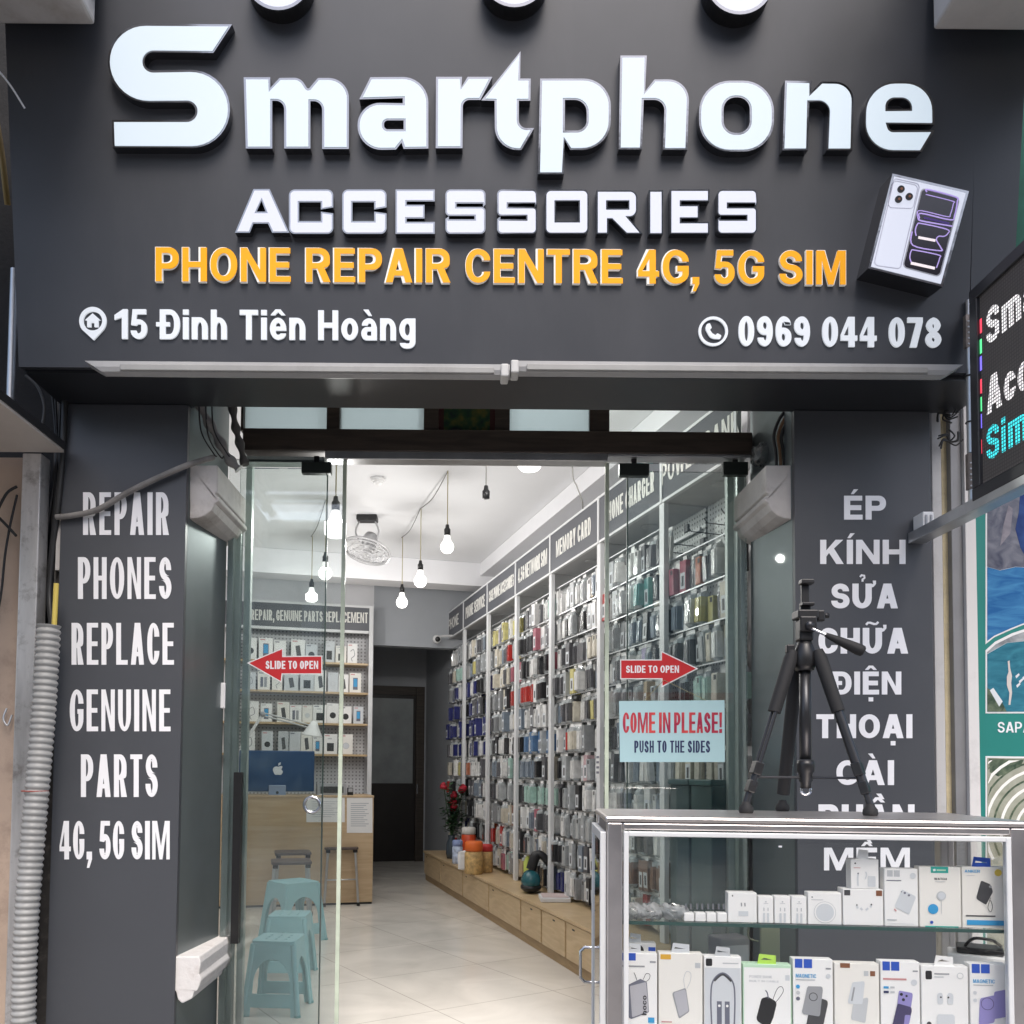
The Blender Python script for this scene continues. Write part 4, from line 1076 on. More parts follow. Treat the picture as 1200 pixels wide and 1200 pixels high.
# canopy slab on the left
zc = PY(40, 530, 3.5).z; xc = PY(75, 528, 3.5).x
cn = thing("canopy", "flat beige metal canopy of the neighbouring house left of the pillar", "canopy", (xc - 0.6, 3.0, zc))
mb = MB(); mb.box(xc - 1.6, 1.9, zc, xc, 3.5, zc + 0.012); mb.build("underside", mat("beige_sheet", (0.46, 0.42, 0.38), 0.5, var=0.06), cn)
mb = MB(); mb.box(xc - 1.6, 1.9, zc + 0.0125, xc + 0.004, 3.504, zc + 0.045); mb.build("edge_trim", dark_metal, cn)
# thin pipes and wires in the dark slot beside the sign
T = thing("wall_conduit", "thin pale conduit standing on the left canopy beside the sign", "conduit", (PY(12, 470, 3.45).x, 3.45, zc + 0.045))
mb = MB(); q = PY(12, 470, 3.45); mb.tube([V((q.x, 3.45, zc + 0.046)), V((q.x, 3.45, zc + 0.75))], 0.016); mb.build("pipe", alu, T)
def cable(name, lab, pts, r, mt, grp=None, n=8, cat="cable"):
    mb = MB(); mb.tube(spline(pts, 8), r, n); return tag(mb.build(name, mt), lab, cat, grp)
cable("cable", "yellow-brown cable hanging in the dark slot left of the sign", [PY(-6, 130, 3.3), PY(2, 180, 3.3), PY(6, 215, 3.32), PY(9, 240, 3.36)], 0.012, mat("ochre_cable", (0.30, 0.20, 0.06), 0.6))
cable("cable", "thin black cable looping above the left canopy edge", [PY(30, 440, 3.5), PY(45, 455, 3.5), PY(52, 480, 3.5), PY(45, 505, 3.5), PY(30, 485, 3.5)], 0.006, mat("faded_cable", (0.07, 0.07, 0.07), 0.6))
cable("cable", "black cable running down in the slot between column and pillar", [PY(77, 440, 3.54), PY(74, 520, 3.545), PY(68, 590, 3.55), PY(62, 640, 3.57), PY(58, 700, 3.57), PY(62, 740, 3.5)], 0.013, cable_black)
cable("cable", "grey cable beside the black one in the slot left of the pillar", [PY(70, 440, 3.60), PY(67, 560, 3.6), PY(64, 640, 3.6), PY(60, 720, 3.6), PY(60, 780, 3.6)], 0.012, cable_grey)
cable("cable", "thin white stay wire crossing the top left edge of the sign", [PY(-6, 78, 3.0), PY(12, 100, 3.04), PY(29, 127, 3.08)], 0.0035, white_pl)
for k, (x, dx, wd_) in enumerate(((64, 3, "thin"), (72, -3, "wavy"), (60, 6, "slack"))):
    cable("cable", f"{wd_} dark wire hanging in the slot left of the slate pillar", [PY(x, 450, 3.585), PY(x + dx, 540, 3.585), PY(x - dx, 640, 3.585), PY(x + dx - 4, 730, 3.585), PY(x - 10, 860, 3.585)], 0.005, cable_black, n=6)
# beige wall panel, steel column
xw = PY(22, 850, 3.55).x
mb = MB(); mb.box(-2.75, 3.55, STREET, xw - 0.003, 3.575, zc - 0.005); 
tag(mb.build("wall_panel", mat("beige_board", (0.46, 0.35, 0.27), 0.5, var=0.15, scale=2.5, dirt=0.7, dcol=(0.20, 0.14, 0.11))), "beige board wall of the neighbour left of the steel column", "wall panel")
mb = MB(); q0 = PY(21, 700, 3.5).x; q1 = PY(46, 600, 3.5).x
mb.box(q0, 3.5, STREET, q1, 3.58, zc - 0.004)
col_ = tag(mb.build("steel_column", steel_brushed, None, 0.004), "scuffed stainless steel column left of the corrugated hose", "column")
cable("cable", "black cable looping over the beige board at the left edge", [PY(-4, 600, 3.5), PY(8, 578, 3.51), PY(20, 570, 3.52)], 0.006, cable_black)
cable("cable", "black cable falling down the beige board", [PY(20, 580, 3.52), PY(12, 615, 3.515), PY(6, 650, 3.51), PY(2, 690, 3.51), PY(-3, 720, 3.5)], 0.005, cable_black)
cable("cable", "short black cable sloping across the beige board", [PY(-4, 604, 3.5), PY(8, 616, 3.505), PY(19, 628, 3.51)], 0.006, cable_black)
mb = MB(); mb.tube(spline([PY(8, 830, 3.53), PY(4, 842, 3.52), PY(9, 850, 3.52), PY(14, 838, 3.53)], 6), 0.004, 6)
tag(mb.build("wire_hook", alu), "bent wire hook on the beige board beside the column", "hook")
# slot backing
mb = MB(); mb.box(q1 + 0.002, 3.6, STREET, -1.736, 3.62, ZS)
tag(mb.build("slot_board", mat("grimy_board", (0.055, 0.05, 0.045), 0.85, var=0.4, scale=9, dirt=0.6, dcol=(0.22, 0.2, 0.17), dscale=12)), "grimy dark board behind the cables left of the pillar", "board")
q = PY(70, 640, 3.56)
mb = MB(); mb.box(PY(65.5, 640, 3.57).x, 3.57, PY(66, 668, 3.57).z, PY(72, 640, 3.57).x, 3.598, PY(66, 560, 3.57).z)
tag(mb.build("plaster_strip", stone), "chipped pale plaster strip above the yellow tube", "plaster strip")
# corrugated hose
cl_ = spline([PY(57, 733, 3.45), PY(54, 790, 3.45), PY(50, 850, 3.45), PY(44, 920, 3.44), PY(37, 1000, 3.43), PY(31, 1080, 3.42), PY(28, 1160, 3.42), PY(27, 1250, 3.42), V((PY(27, 1250, 3.42).x, 3.42, STREET + 0.01))], 60)
pts, rs = [], []; dist = 0; prev = cl_[0]
acc = 0
dense = []
for i in range(len(cl_) - 1):
    ln = (cl_[i + 1] - cl_[i]).length; k = max(1, int(ln / 0.003))
    for j in range(k): dense.append(cl_[i].lerp(cl_[i + 1], j / k))
for p in dense:
    acc += (p - prev).length; prev = p
    pts.append(p); rs.append(0.040 + 0.0075 * (0.5 + 0.5 * cos(2 * pi * acc / 0.0262)) ** 0.6)
mb = MB(); mb.tube(pts, rs, 18)
hose = thing("corrugated_hose", "thick grey corrugated hose standing beside the left pillar", "hose", (pts[-1].x, pts[-1].y, STREET))
mb.build("hose", mat("hose_grey", (0.33, 0.33, 0.32), 0.45, var=0.10, scale=6, dirt=0.3, dcol=(0.16, 0.14, 0.12)), hose)
c0 = PY(41, 927, 3.44)
mb = MB(); mb.tube([c0 + V((cos(2 * pi * k / 20) * 0.049, sin(2 * pi * k / 20) * 0.049, 0)) for k in range(20)], 0.003, 6, True); mb.build("red_tie", mat("faded_red", (0.35, 0.10, 0.08), 0.6), hose)
mb = MB(); mb.tube([PY(66, 684, 3.47), PY(63, 745, 3.46)], 0.0105, 10)
tag(mb.build("yellow_tube", mat("yellow_tube", (0.62, 0.48, 0.10), 0.5)), "short yellow tube sticking out of the corrugated hose", "tube")
# cable across the pillar and the taped bundle
cable("cable", "taped grey cable sagging across the left pillar over REPAIR", [PY(66, 606, 3.545), PY(85, 604, 3.54), PY(115, 597, 3.535), PY(150, 577, 3.535), PY(185, 560, 3.535), PY(220, 545, 3.54), PY(250, 536, 3.62)], [0.0125] * 49, cable_grey)
cable("cable_bundle", "thick taped cable bundle hanging at the top of the left pillar", [PY(232, 470, 3.62), PY(243, 492, 3.62), PY(256, 515, 3.63), PY(268, 537, 3.65), PY(280, 550, 3.66)], [0.020 + 0.006 * sin(i * 0.8) for i in range(33)], cable_grey, None, 10)
cable("cable_bundle", "second taped bundle just behind the thick one", [PY(272, 475, 3.8), PY(276, 500, 3.8), PY(281, 520, 3.8), PY(287, 545, 3.8)], [0.017 + 0.005 * sin(i * 0.9) for i in range(25)], mat("dark_tape", (0.10, 0.095, 0.09), 0.7, var=0.3), None, 10)
for k, (dx, sag, word) in enumerate(((0, 12, "outermost"), (8, 20, "middle"), (15, 9, "innermost"))):
    cable("cable", f"{word} thin black wire curving down beside the taped bundle", [PY(233 + dx, 470, 3.60), PY(236 + dx, 500 + sag / 2, 3.6), PY(250 + dx, 525 + sag / 2, 3.6), PY(254 + dx, 535, 3.61)], 0.0035, cable_black, n=6)
# =================================================================== STREET SIDE, RIGHT
for k, (x0, x1, mt_, wd) in enumerate(((917, 909, cable_black, "black"), (923, 914, mat("rust_cable", (0.18, 0.10, 0.05), 0.6), "brown"), (928, 918, cable_black, "outer black"))):
    cable("cable", f"{wd} cable arching into the top of the right stone moulding", [PY(x0 + 8, 476, 3.66), PY(x0 - 3, 490, 3.66), PY(x1 - 2, 510, 3.66), PY(x1, 530, 3.66), PY(x1 + 1, 548, 3.66)], 0.007, mt_)
mb = MB(); mb.ball(PY(893, 533, 3.85), 0.045, 0.05, 0.05)
for v in range(len(mb.v)):
    p = mb.v[v]; mb.v[v] = p + V((random.uniform(-1, 1), random.uniform(-1, 1), random.uniform(-1, 1))) * 0.012
tag(mb.build("plastic_wrap", glass_mat("crumpled_film", (0.75, 0.78, 0.78), 2.5, 0.15, haze=0.15)), "crumpled clear plastic stuffed above the right stone moulding", "plastic wrap")

# side posts: pale frame, yellow plaster, grey shutter track, white poster frame
sp = thing("shutter_post", "upright of pale frame, yellowed filler and grey shutter track beside the poster", "post", (PY(1115, 800, 3.6).x, 3.6, STREET))
def upright(name, xa, xb, y0, mt_, zt_, yb=None):
    a, b = PY(xa, 800, y0).x, PY(xb, 800, y0).x
    mb = MB(); mb.box(a, y0, STREET, b, yb or y0 + 0.05, zt_); return mb.build(name, mt_, sp, 0.002)
upright("pale_frame", 1096, 1107, 3.60, mat("pale_frame", (0.52, 0.51, 0.50), 0.5, dirt=0.3), 3.2)
upright("filler", 1107, 1118, 3.63, mat("yellow_filler", (0.58, 0.50, 0.32), 0.85, var=0.15, scale=12, bump=0.4, dirt=0.4, dcol=(0.45, 0.42, 0.36), dscale=14), 3.2)
upright("shutter_track", 1118, 1134, 3.60, mat("grey_track", (0.26, 0.26, 0.265), 0.45, 0.3, var=0.1), 3.2)
upright("poster_frame", 1134.3, 1147, 3.58, mat("white_frame", (0.68, 0.66, 0.64), 0.5, dirt=0.3), 2.95)
# black grease and wire tufts at the top of the post
for k, (x, y, wd) in enumerate(((1106, 485, "upper"), (1112, 518, "lower"))):
    mb = MB()
    for j in range(9):
        a = random.uniform(0, 2 * pi); q = PY(x, y, 3.56)
        mb.tube(spline([q, q + V((cos(a) * .03, -0.01, sin(a) * .03)), q + V((cos(a + .8) * .055, -0.012, sin(a + .8) * .05))], 4), 0.0035, 5)
    tag(mb.build("wire_tuft", cable_black), f"{wd} tangle of black wire on the yellowed post below the sign", "wire")
# steel pole with sleeves and chain links
xq = PY(1137.5, 480, 3.2).x
pol = thing("steel_pole", "jointed steel pole with perforated brackets carrying the LED screen", "pole", (xq, 3.2, PY(1137, 590, 3.2).z))
zz = lambda y: PY(1137, y, 3.2).z
for ya, yb, r, mt_ in ((352, 372, .011, steel_brushed), (408, 441, .013, alu), (442, 494, .015, alu), (496, 531, .015, alu), (574, 600, .013, alu)):
    mb = MB(); mb.tube([V((xq, 3.2, zz(ya))), V((xq, 3.2, zz(yb)))], r, 12); mb.build("sleeve", mt_, pol)
for ya, yb in ((370, 408), (532, 574)):
    mb = MB(); mb.box(xq - 0.018, 3.19, zz(yb), xq + 0.014, 3.21, zz(ya))
    br = mb.build("bracket", mat("rusty_bracket", (0.20, 0.17, 0.15), 0.5, 0.5, var=0.3, scale=25), pol)
    for k in range(5):
        for dx in (-0.009, 0.006):
            mb = MB(); mb.lathe([(0.0, 0.002), (0.004, 0.0015), (0.004, 0)], 8, (0, -1, 0), (xq + dx, 3.19, zz(yb) + 0.012 + k * 0.022)); mb.build("bolt", alu, br)
for y in (441, 495):
    mb = MB(); mb.tube([V((xq + cos(2 * pi * k / 14) * .017, 3.2 + sin(2 * pi * k / 14) * .017, zz(y))) for k in range(14)], 0.003, 6, True); mb.build("tie", black_pl, pol)
# LED screen, at right angles to the front
XL = PY(1143, 470, 3.08).x
LP = Plane((XL, 3, 2.5), (-1, 0, 0), (0, -1, 0))
bl, tl_ = LP.at(1143, 588), LP.at(1143, 348)
y_far, y_near = bl.y, 1.72
z0, z1 = bl.z, tl_.z + 0.03
led = thing("led_screen", "black LED moving-text screen hung at a right angle right of the phone number", "LED screen", (XL + 0.05, (y_far + y_near) / 2, z0))
mb = MB(); mb.box(XL + 0.004, y_near, z0, XL + 0.10, y_far, z1); mb.build("case", black_pl, led, 0.004)
fr = 0.045
mb = MB()
mb.box(XL - 0.012, y_near, z0, XL + 0.0035, y_far, z0 + fr); mb.box(XL - 0.012, y_near, z1 - fr, XL + 0.0035, y_far, z1)
mb.box(XL - 0.012, y_far - fr, z0 + fr, XL + 0.0035, y_far, z1 - fr); mb.box(XL - 0.012, y_near, z0 + fr, XL + 0.0035, y_near + fr, z1 - fr)
mb.build("bezel", mat("screen_bezel", (0.03, 0.03, 0.033), 0.4), led, 0.003)
def dotmat(name, base, ecol, strength, pitch=0.0125, axes=(1, 2)):
    mt = mat(name, base, 0.6, emit=strength, ecol=ecol)
    N, L = mt.node_tree.nodes, mt.node_tree.links
    tc = N.new("ShaderNodeTexCoord"); s3 = N.new("ShaderNodeSeparateXYZ"); L.new(tc.outputs["Object"], s3.inputs[0])
    r = []
    for ax in axes:
        a = N.new("ShaderNodeMath"); a.operation = 'PINGPONG'; a.inputs[1].default_value = pitch / 2; L.new(s3.outputs[ax], a.inputs[0])
        c = N.new("ShaderNodeMath"); c.operation = 'GREATER_THAN'; c.inputs[1].default_value = pitch * 0.17; L.new(a.outputs[0], c.inputs[0]); r.append(c)
    k = N.new("ShaderNodeMath"); k.operation = 'MULTIPLY'; L.new(r[0].outputs[0], k.inputs[0]); L.new(r[1].outputs[0], k.inputs[1])
    k2 = N.new("ShaderNodeMath"); k2.operation = 'MULTIPLY'; k2.inputs[1].default_value = strength; L.new(k.outputs[0], k2.inputs[0])
    L.new(k2.outputs[0], N["Principled BSDF"].inputs["Emission Strength"])
    return mt
mb = MB(); mb.box(XL, y_near + fr, z0 + fr, XL + 0.0034, y_far - fr, z1 - fr)
mb.build("led_panel", dotmat("led_panel", (0.035, 0.032, 0.032), (0.20, 0.18, 0.18), 0.12), led)
for s, ya, yb, mt_, ylen in (("Smartphone", 364, 417, dotmat("led_white", (.3, .3, .3), (1, .95, .95), 0.8), 0.80), ("Accessories", 444, 487, dotmat("led_white2", (.3, .3, .3), (1, .93, .93), 0.75), 0.80), ("Sim", 502, 541, dotmat("led_cyan", (.05, .3, .3), (0.05, .85, .95), 0.75), 0.22)):
    p0 = LP.at(1157, yb); p1 = LP.at(1157, ya); y0 = p0.y
    c = [V((XL, y0, p0.z)), V((XL, y0 - ylen, p0.z)), V((XL, y0 - ylen, p1.z)), V((XL, y0, p1.z))]
    mb = MB(); text(mb, s, c, (-1, 0, 0), 0.0004, 0.0018, 0.19); mb.build("lettering", mt_, led)
mb = MB()
for k, y in enumerate((382, 406, 426, 453, 474, 494, 524, 543, 562)):
    col3 = (("led_red", (1, .05, .1)), ("led_green", (.1, .9, .3)), ("led_blue", (.2, .15, 1)))[k % 3]
    mb.m(mat(col3[0], (.1, .1, .1), 0.5, emit=0.8, ecol=col3[1]))
    q = LP.at(1149.5, y); mb.box(XL - 0.0014, q.y - 0.006, q.z - 0.026, XL - 0.0002, q.y + 0.004, q.z + 0.026)
mb.build("colour_dots", None, led)
# aluminium bracket rail running out from the pillar
r0 = PY(1066, 630, 3.54)
rail = thing("bracket_rail", "long aluminium bracket rail sloping out from the right pillar under the LED screen", "rail", (r0.x, 3.0, r0.z))
mb = MB(); mb.box(r0.x, 1.7, r0.z - 0.022, r0.x + 0.012, 3.553, r0.z + 0.022); mb.box(r0.x + 0.0125, 1.7, r0.z - 0.022, r0.x + 0.07, 3.553, r0.z - 0.014); mb.build("channel", alu, rail, 0.002)
mb = MB(); q = PY(1073, 625, 3.53); mb.box(q.x, 3.47, r0.z + 0.0225, q.x + 0.045, 3.55, r0.z + 0.09, 0.004); mb.build("clip_box", white_pl, rail)
for k in range(2):
    mb = MB(); mb.box(q.x + 0.008 + k * 0.02, 3.465, r0.z + 0.035, q.x + 0.016 + k * 0.02, 3.469, r0.z + 0.075); mb.build("clip_slot", K["grey"], rail)

# travel poster on the right
YPO = 3.60
QP = Plane((0, YPO, 0), (0, -1, 0), (1, 0, 0))
po = thing("travel_poster", "teal travel poster with lake and rice terrace photos at the right edge", "poster", QP.at(1175, 1000))
mb = MB(); a = QP.at(1147.5, 900); zt_ = QP.at(1180, 470).z
mb.box(a.x, YPO, 0.2, a.x + 0.75, YPO + 0.02, zt_); mb.build("board", mat("poster_teal", (0.01, 0.20, 0.17), 0.5, var=0.06), po)
XR = a.x + 0.70
def photo_mat(name, cols, scale, stretch=(1, 1, 1), detail=8, dist=1.0):
    cols = [tuple(q * 0.72 for q in c_) for c_ in cols]
    mt = mat(name, cols[0], 0.55, spec=0.2)
    N, L = mt.node_tree.nodes, mt.node_tree.links
    tc = N.new("ShaderNodeTexCoord"); mp = N.new("ShaderNodeMapping"); mp.inputs["Scale"].default_value = stretch
    n = N.new("ShaderNodeTexNoise"); n.inputs["Scale"].default_value = scale; n.inputs["Detail"].default_value = detail; n.inputs["Distortion"].default_value = dist
    r = N.new("ShaderNodeValToRGB")
    r.color_ramp.elements[0].position, r.color_ramp.elements[1].position = 0.32, 0.68
    r.color_ramp.elements[0].color, r.color_ramp.elements[1].color = (*cols[0], 1), (*cols[1], 1)
    L.new(tc.outputs["Object"], mp.inputs[0]); L.new(mp.outputs[0], n.inputs["Vector"]); L.new(n.outputs["Fac"], r.inputs[0]); L.new(r.outputs[0], N["Principled BSDF"].inputs["Base Color"])
    return mt
rock = photo_mat("photo_rock", ((0.07, 0.08, 0.13), (0.27, 0.28, 0.33)), 14)
deep = photo_mat("photo_deep_rock", ((0.01, 0.03, 0.16), (0.04, 0.10, 0.30)), 12)
sea = photo_mat("photo_sea", ((0.02, 0.15, 0.42), (0.08, 0.32, 0.62)), 8, (1, 1, 4))
lake = photo_mat("photo_lake", ((0.02, 0.16, 0.25), (0.06, 0.30, 0.40)), 10, (1, 1, 3))
fields = photo_mat("photo_terrace", ((0.36, 0.38, 0.28), (0.62, 0.62, 0.52)), 10)
green = photo_mat("photo_green", ((0.05, 0.09, 0.06), (0.22, 0.27, 0.18)), 26)
mb = MB()
xs = lambda x: min(x, 1e9)
def flat(mt_, pts, h0, h1):
    mb.m(mt_); mb.prism([QP.at(x, y, h1) for x, y in pts], V((0, h1 - h0, 0)))
def xlim(p): return p
XE = 1300
flat(paper, [(1155, 600), (1155, 755), (1165, 747), (1185, 738), (1210, 728), (1250, 722), (XE, 720), (XE, 500), (1155, 575)], 0.0, 0.001)
flat(rock, [(1157, 600), (1157, 664), (1172, 668), (1190, 664), (XE, 668), (XE, 502), (1157, 577)], 0.001, 0.002)
flat(deep, [(1194, 600), (1190, 620), (1196, 642), (1204, 656), (XE, 660), (XE, 520), (1196, 570)], 0.002, 0.0028)
flat(photo_mat("photo_pale_rock", ((0.22, 0.21, 0.26), (0.36, 0.34, 0.38)), 20), [(1182, 592), (1187, 596), (1184, 625), (1172, 640), (1176, 615)], 0.002, 0.0028)
flat(sea, [(1157, 664.5), (1172, 668.5), (1190, 664.5), (XE, 668.5), (XE, 718), (1250, 720), (1210, 726), (1185, 736), (1165, 745), (1157, 751)], 0.001, 0.002)
flat(paper, [(1155, 762), (1166, 752), (1186, 742), (1210, 734), (1250, 728), (XE, 726), (XE, 836), (1155, 836)], 0.0, 0.001)
flat(photo_mat("photo_cliff", ((0.28, 0.30, 0.32), (0.58, 0.60, 0.62)), 18), [(1157, 764), (1167, 755), (1187, 745), (1210, 737), (1250, 731), (XE, 729), (XE, 745), (1210, 750), (1180, 753), (1157, 766)], 0.001, 0.002)
flat(lake, [(1157, 766.5), (1180, 753.5), (1210, 750.5), (XE, 745.5), (XE, 834), (1157, 834)], 0.001, 0.002)
flat(green, [(1157, 806), (1163, 810), (1175, 824), (1180, 834), (1157, 834)], 0.002, 0.0026)
flat(K["mist"], [(1160, 809), (1164, 806), (1175, 822), (1171, 828)], 0.0026, 0.003)
flat(C("photo_skin", .62, .56, .52), [(1181, 775), (1183, 774), (1184, 784), (1186, 792), (1185, 800), (1186, 812), (1184, 826), (1182, 826), (1183, 812), (1180, 803), (1180, 793), (1182, 787)], 0.002, 0.0028)
for x, y in ((1190, 792), (1194, 798), (1198, 794), (1191, 803)): flat(K["mist"], [(x, y), (x + 4, y - 3), (x + 5, y - 1), (x + 1, y + 3)], 0.002, 0.0026)
flat(paper, [(1155, 886), (XE, 888), (XE, 1130), (1155, 1130)], 0.0, 0.001)
flat(fields, [(1157, 888), (XE, 890), (XE, 1128), (1157, 1128)], 0.001, 0.002)
flat(green, [(1159, 889), (1200, 890), (1196, 898), (1184, 904), (1170, 910), (1160, 905)], 0.002, 0.0026)
for k in range(11):
    r = 22 + k * 9
    mb.m(K["offw"] if k % 2 else green)
    pr = ribbon(arc(1222, 972, r, 150, 285, 16, r * 1.05), 3.4 if k % 2 else 2.2)
    pr = [(x, y) for x, y in pr if True]
    o_ = [(max(x, 1158), max(y, 891)) for x, y in pr]
    mb.prism([QP.at(x, y, 0.0034) for x, y in o_], V((0, 0.0008, 0)))
mb.build("photo_prints", None, po)
mb = MB(); ptext(mb, "SAPA", QP, 1169, 846, 1208, 858.5, 0.0005, 0.0018, 0.16); mb.build("lettering", vinyl, po)
# green neighbour board behind the sign's right end
mb = MB(); q0 = PY(1188, 250, 3.5)
mb.box(q0.x - 0.03, 3.48, PY(1190, 330, 3.5).z, q0.x + 1.5, 3.52, 4.6)
tag(mb.build("neighbour_sign", photo_mat("green_sign", ((0.01, 0.12, 0.08), (0.015, 0.17, 0.12)), 5)), "dark green neighbouring shop sign at the top right edge", "sign")

# =================================================================== DISPLAY CASE ON THE STEP
al = radians(5)
CU, CW = V((cos(al), -sin(al), 0)), V((sin(al), cos(al), 0))
p0 = PY(711.5, 956, 2.10)
CO = V((p0.x, p0.y, 0)); CT = p0.z                     # front left corner and top height
KP = Plane(CO, -CW, CU)
CWID = (KP.at(1205, 1000) - CO).dot(CU)
CDEP = 0.40
FC = frame_at(CO, CU, CW, V((0, 0, 1)))                 # case frame: x along the front, y inwards
GZ = STREET
case = thing("display_case", "stainless steel and glass display case of phone accessories on the pavement", "display case", CO + CU * CWID / 2 + CW * CDEP / 2 + V((0, 0, GZ)), -al)
t = 0.038
zs1 = KP.at(900, 1085.5).z                               # upper shelf
zs2 = zs1 - 0.265                                        # floor of the glass part
mb = MB(FC)
for x, y in ((0, 0), (CWID - t, 0), (0, CDEP - t), (CWID - t, CDEP - t)): mb.box(x, y, GZ + 0.03, x + t, y + t, CT - 0.0155)
mb.box(t, 0.0, CT - 0.034, CWID - t, t, CT - 0.0155); mb.box(t, CDEP - t, CT - 0.034, CWID - t, CDEP, CT - 0.0155)
mb.box(t, 0, zs2 - 0.05, CWID - t, t, zs2 - 0.012); mb.box(t, CDEP - t, zs2 - 0.05, CWID - t, CDEP, zs2 - 0.012)
mb.box(0.001, t, zs2 - 0.05, t, CDEP - t, zs2 - 0.012); mb.box(CWID - t, t, zs2 - 0.05, CWID - 0.001, CDEP - t, zs2 - 0.012)
mb.build("frame", steel, case, 0.004)
mb = MB(FC); mb.box(-0.006, -0.006, CT - 0.015, CWID + 0.006, CDEP + 0.01, CT); mb.build("top", steel, case, 0.006)
mb = MB(FC)
w0, w1, wz0, wz1 = t + 0.002, CWID - t - 0.002, zs2 - 0.008, CT - 0.037
b_w = 0.012
mb.box(w0, -0.006, wz0, w0 + b_w, 0.012, wz1); mb.box(w1 - b_w, -0.006, wz0, w1, 0.012, wz1); mb.box(w0 + b_w, -0.006, wz1 - b_w, w1 - b_w, 0.012, wz1); mb.box(w0 + b_w, -0.006, wz0, w1 - b_w, 0.012, wz0 + b_w)
mb.build("glass_frame", alu_white, case, 0.002)
mb = MB(FC); mb.box(w0 + b_w, 0.0, wz0 + b_w, w1 - b_w, 0.005, wz1 - b_w); mb.build("front_glass", glass_case, case)
mb = MB(FC); mb.box(CWID - 0.02, t, zs2, CWID - 0.015, CDEP - t, CT - 0.018); mb.build("side_glass", glass_case, case)
mb = MB(FC); mb.box(t, CDEP - 0.012, zs2, CWID - t, CDEP - 0.007, CT - 0.036); mb.build("rear_glass", glass_case, case)
mb = MB(FC); mb.box(0.02, 0.03, zs1 - 0.008, CWID - 0.02, CDEP - 0.02, zs1); sh = mb.build("glass_shelf", glass_case, case)
mb = MB(FC); mb.box(0.04, 0.0265, zs1 - 0.0082, CWID - 0.04, 0.0298, zs1 + 0.0002); mb.build("shelf_edge", mat("shelf_edge_green", (0.05, 0.10, 0.09), 0.2), sh)
mb = MB(FC); mb.box(t, 0.03, zs2 - 0.010, CWID - t, CDEP - 0.03, zs2 - 0.001); mb.build("floor_plate", alu_white, case)
mb = MB(FC); mb.box(t + 0.001, 0.008, GZ + 0.06, CWID - t - 0.001, 0.018, zs2 - 0.051); mb.box(t + 0.001, CDEP - 0.02, GZ + 0.06, CWID - t - 0.001, CDEP - 0.01, zs2 - 0.051); mb.box(CWID - 0.02, t, GZ + 0.06, CWID - 0.01, CDEP - t, zs2 - 0.051); mb.build("base_panel", steel_brushed, case)
# side door, slightly proud, with a loop handle
mb = MB(FC); d0 = -0.016
mb.box(d0, 0.012, GZ + 0.08, -0.001, 0.034, CT - 0.04); mb.box(d0, CDEP - 0.04, GZ + 0.08, -0.001, CDEP - 0.008, CT - 0.04)
mb.box(d0, 0.034, CT - 0.064, -0.001, CDEP - 0.04, CT - 0.04); mb.box(d0, 0.034, GZ + 0.08, -0.001, CDEP - 0.04, GZ + 0.11)
sd = mb.build("side_door", alu_white, case, 0.002)
mb = MB(FC); mb.box(-0.012, 0.034, GZ + 0.11, -0.006, CDEP - 0.04, CT - 0.064); mb.build("door_glass", glass_mat("dark_case_glass", (0.62, 0.68, 0.70), 1.3, 0.02), sd)
hz0, hz1 = KP.at(700, 1195).z, KP.at(700, 1147).z
mb = MB(FC); yh = CDEP - 0.03
mb.tube(rpts := [V((d0, yh, hz1)), V((d0 - 0.02, yh, hz1)), V((d0 - 0.032, yh, hz1 - 0.012)), V((d0 - 0.032, yh, hz0 + 0.012)), V((d0 - 0.02, yh, hz0)), V((d0, yh, hz0))], 0.0045, 8); mb.build("handle", chrome, sd)
for (x, y) in ((0, 0), (CWID - t, 0), (0, CDEP - t), (CWID - t, CDEP - t)):
    mb = MB(FC); mb.box(x + .004, y + .004, GZ, x + t - .004, y + t - .004, GZ + 0.029); mb.build("foot", black_rub, case)

# ---- boxed goods
def prints(pl_frame, wd, hg, specs, name, parent, y=-0.0):
    """flat printing on a box front; coordinates are fractions, y counted down from the top edge"""
    mb = MB(pl_frame); h = 0.0004
    def P_(u, v, hh): return V(((u - 0.5) * wd, y - hh, (1 - v) * hg))
    for sp in specs:
        k = sp[0]; mt_ = K[sp[-1]]; mb.m(mt_); h += 0.00012
        if k == 'r':
            u0, v0, u1, v1 = sp[1:5]; mb.quad(P_(u0, v1, h), P_(u1, v1, h), P_(u1, v0, h), P_(u0, v0, h))
        elif k == 'd':
            u, v, r = sp[1:4]; mb.prism([P_(u + r * cos(2 * pi * i / 20), v + r * wd / hg * sin(2 * pi * i / 20), h) for i in range(20)], V((0, 0.0001, 0)))
        elif k == 'p':
            mb.prism([P_(u, v, h) for u, v in rpoly(sp[1], 4)], V((0, 0.0001, 0)))
        elif k == 's':
            pts = [(q[0] * wd, q[1] * hg) for q in sp[1]]
            rb = ribbon([tuple(q) for q in spline(pts, 5)], sp[2])
            mb.prism([P_(a / wd, b / hg, h) for a, b in rb], V((0, 0.0001, 0)))
        elif k == 't':
            _, s, u0, v0, u1, v1 = sp[:6]
            vs, fs = glyphs(s, None, 0.17)
            mb.add([P_(u0 + (u1 - u0) * x, v1 + (v0 - v1) * yy, h + 0.0002 * z) for x, yy, z in vs], fs)
        elif k == 'tv':       # lettering turned upright
            _, s, u0, v0, u1, v1 = sp[:6]
            vs, fs = glyphs(s, None, 0.17)
            mb.add([P_(u0 + (u1 - u0) * (1 - yy), v1 + (v0 - v1) * x, h + 0.0002 * z) for x, yy, z in vs], fs)
    return mb.build(name, None, parent)
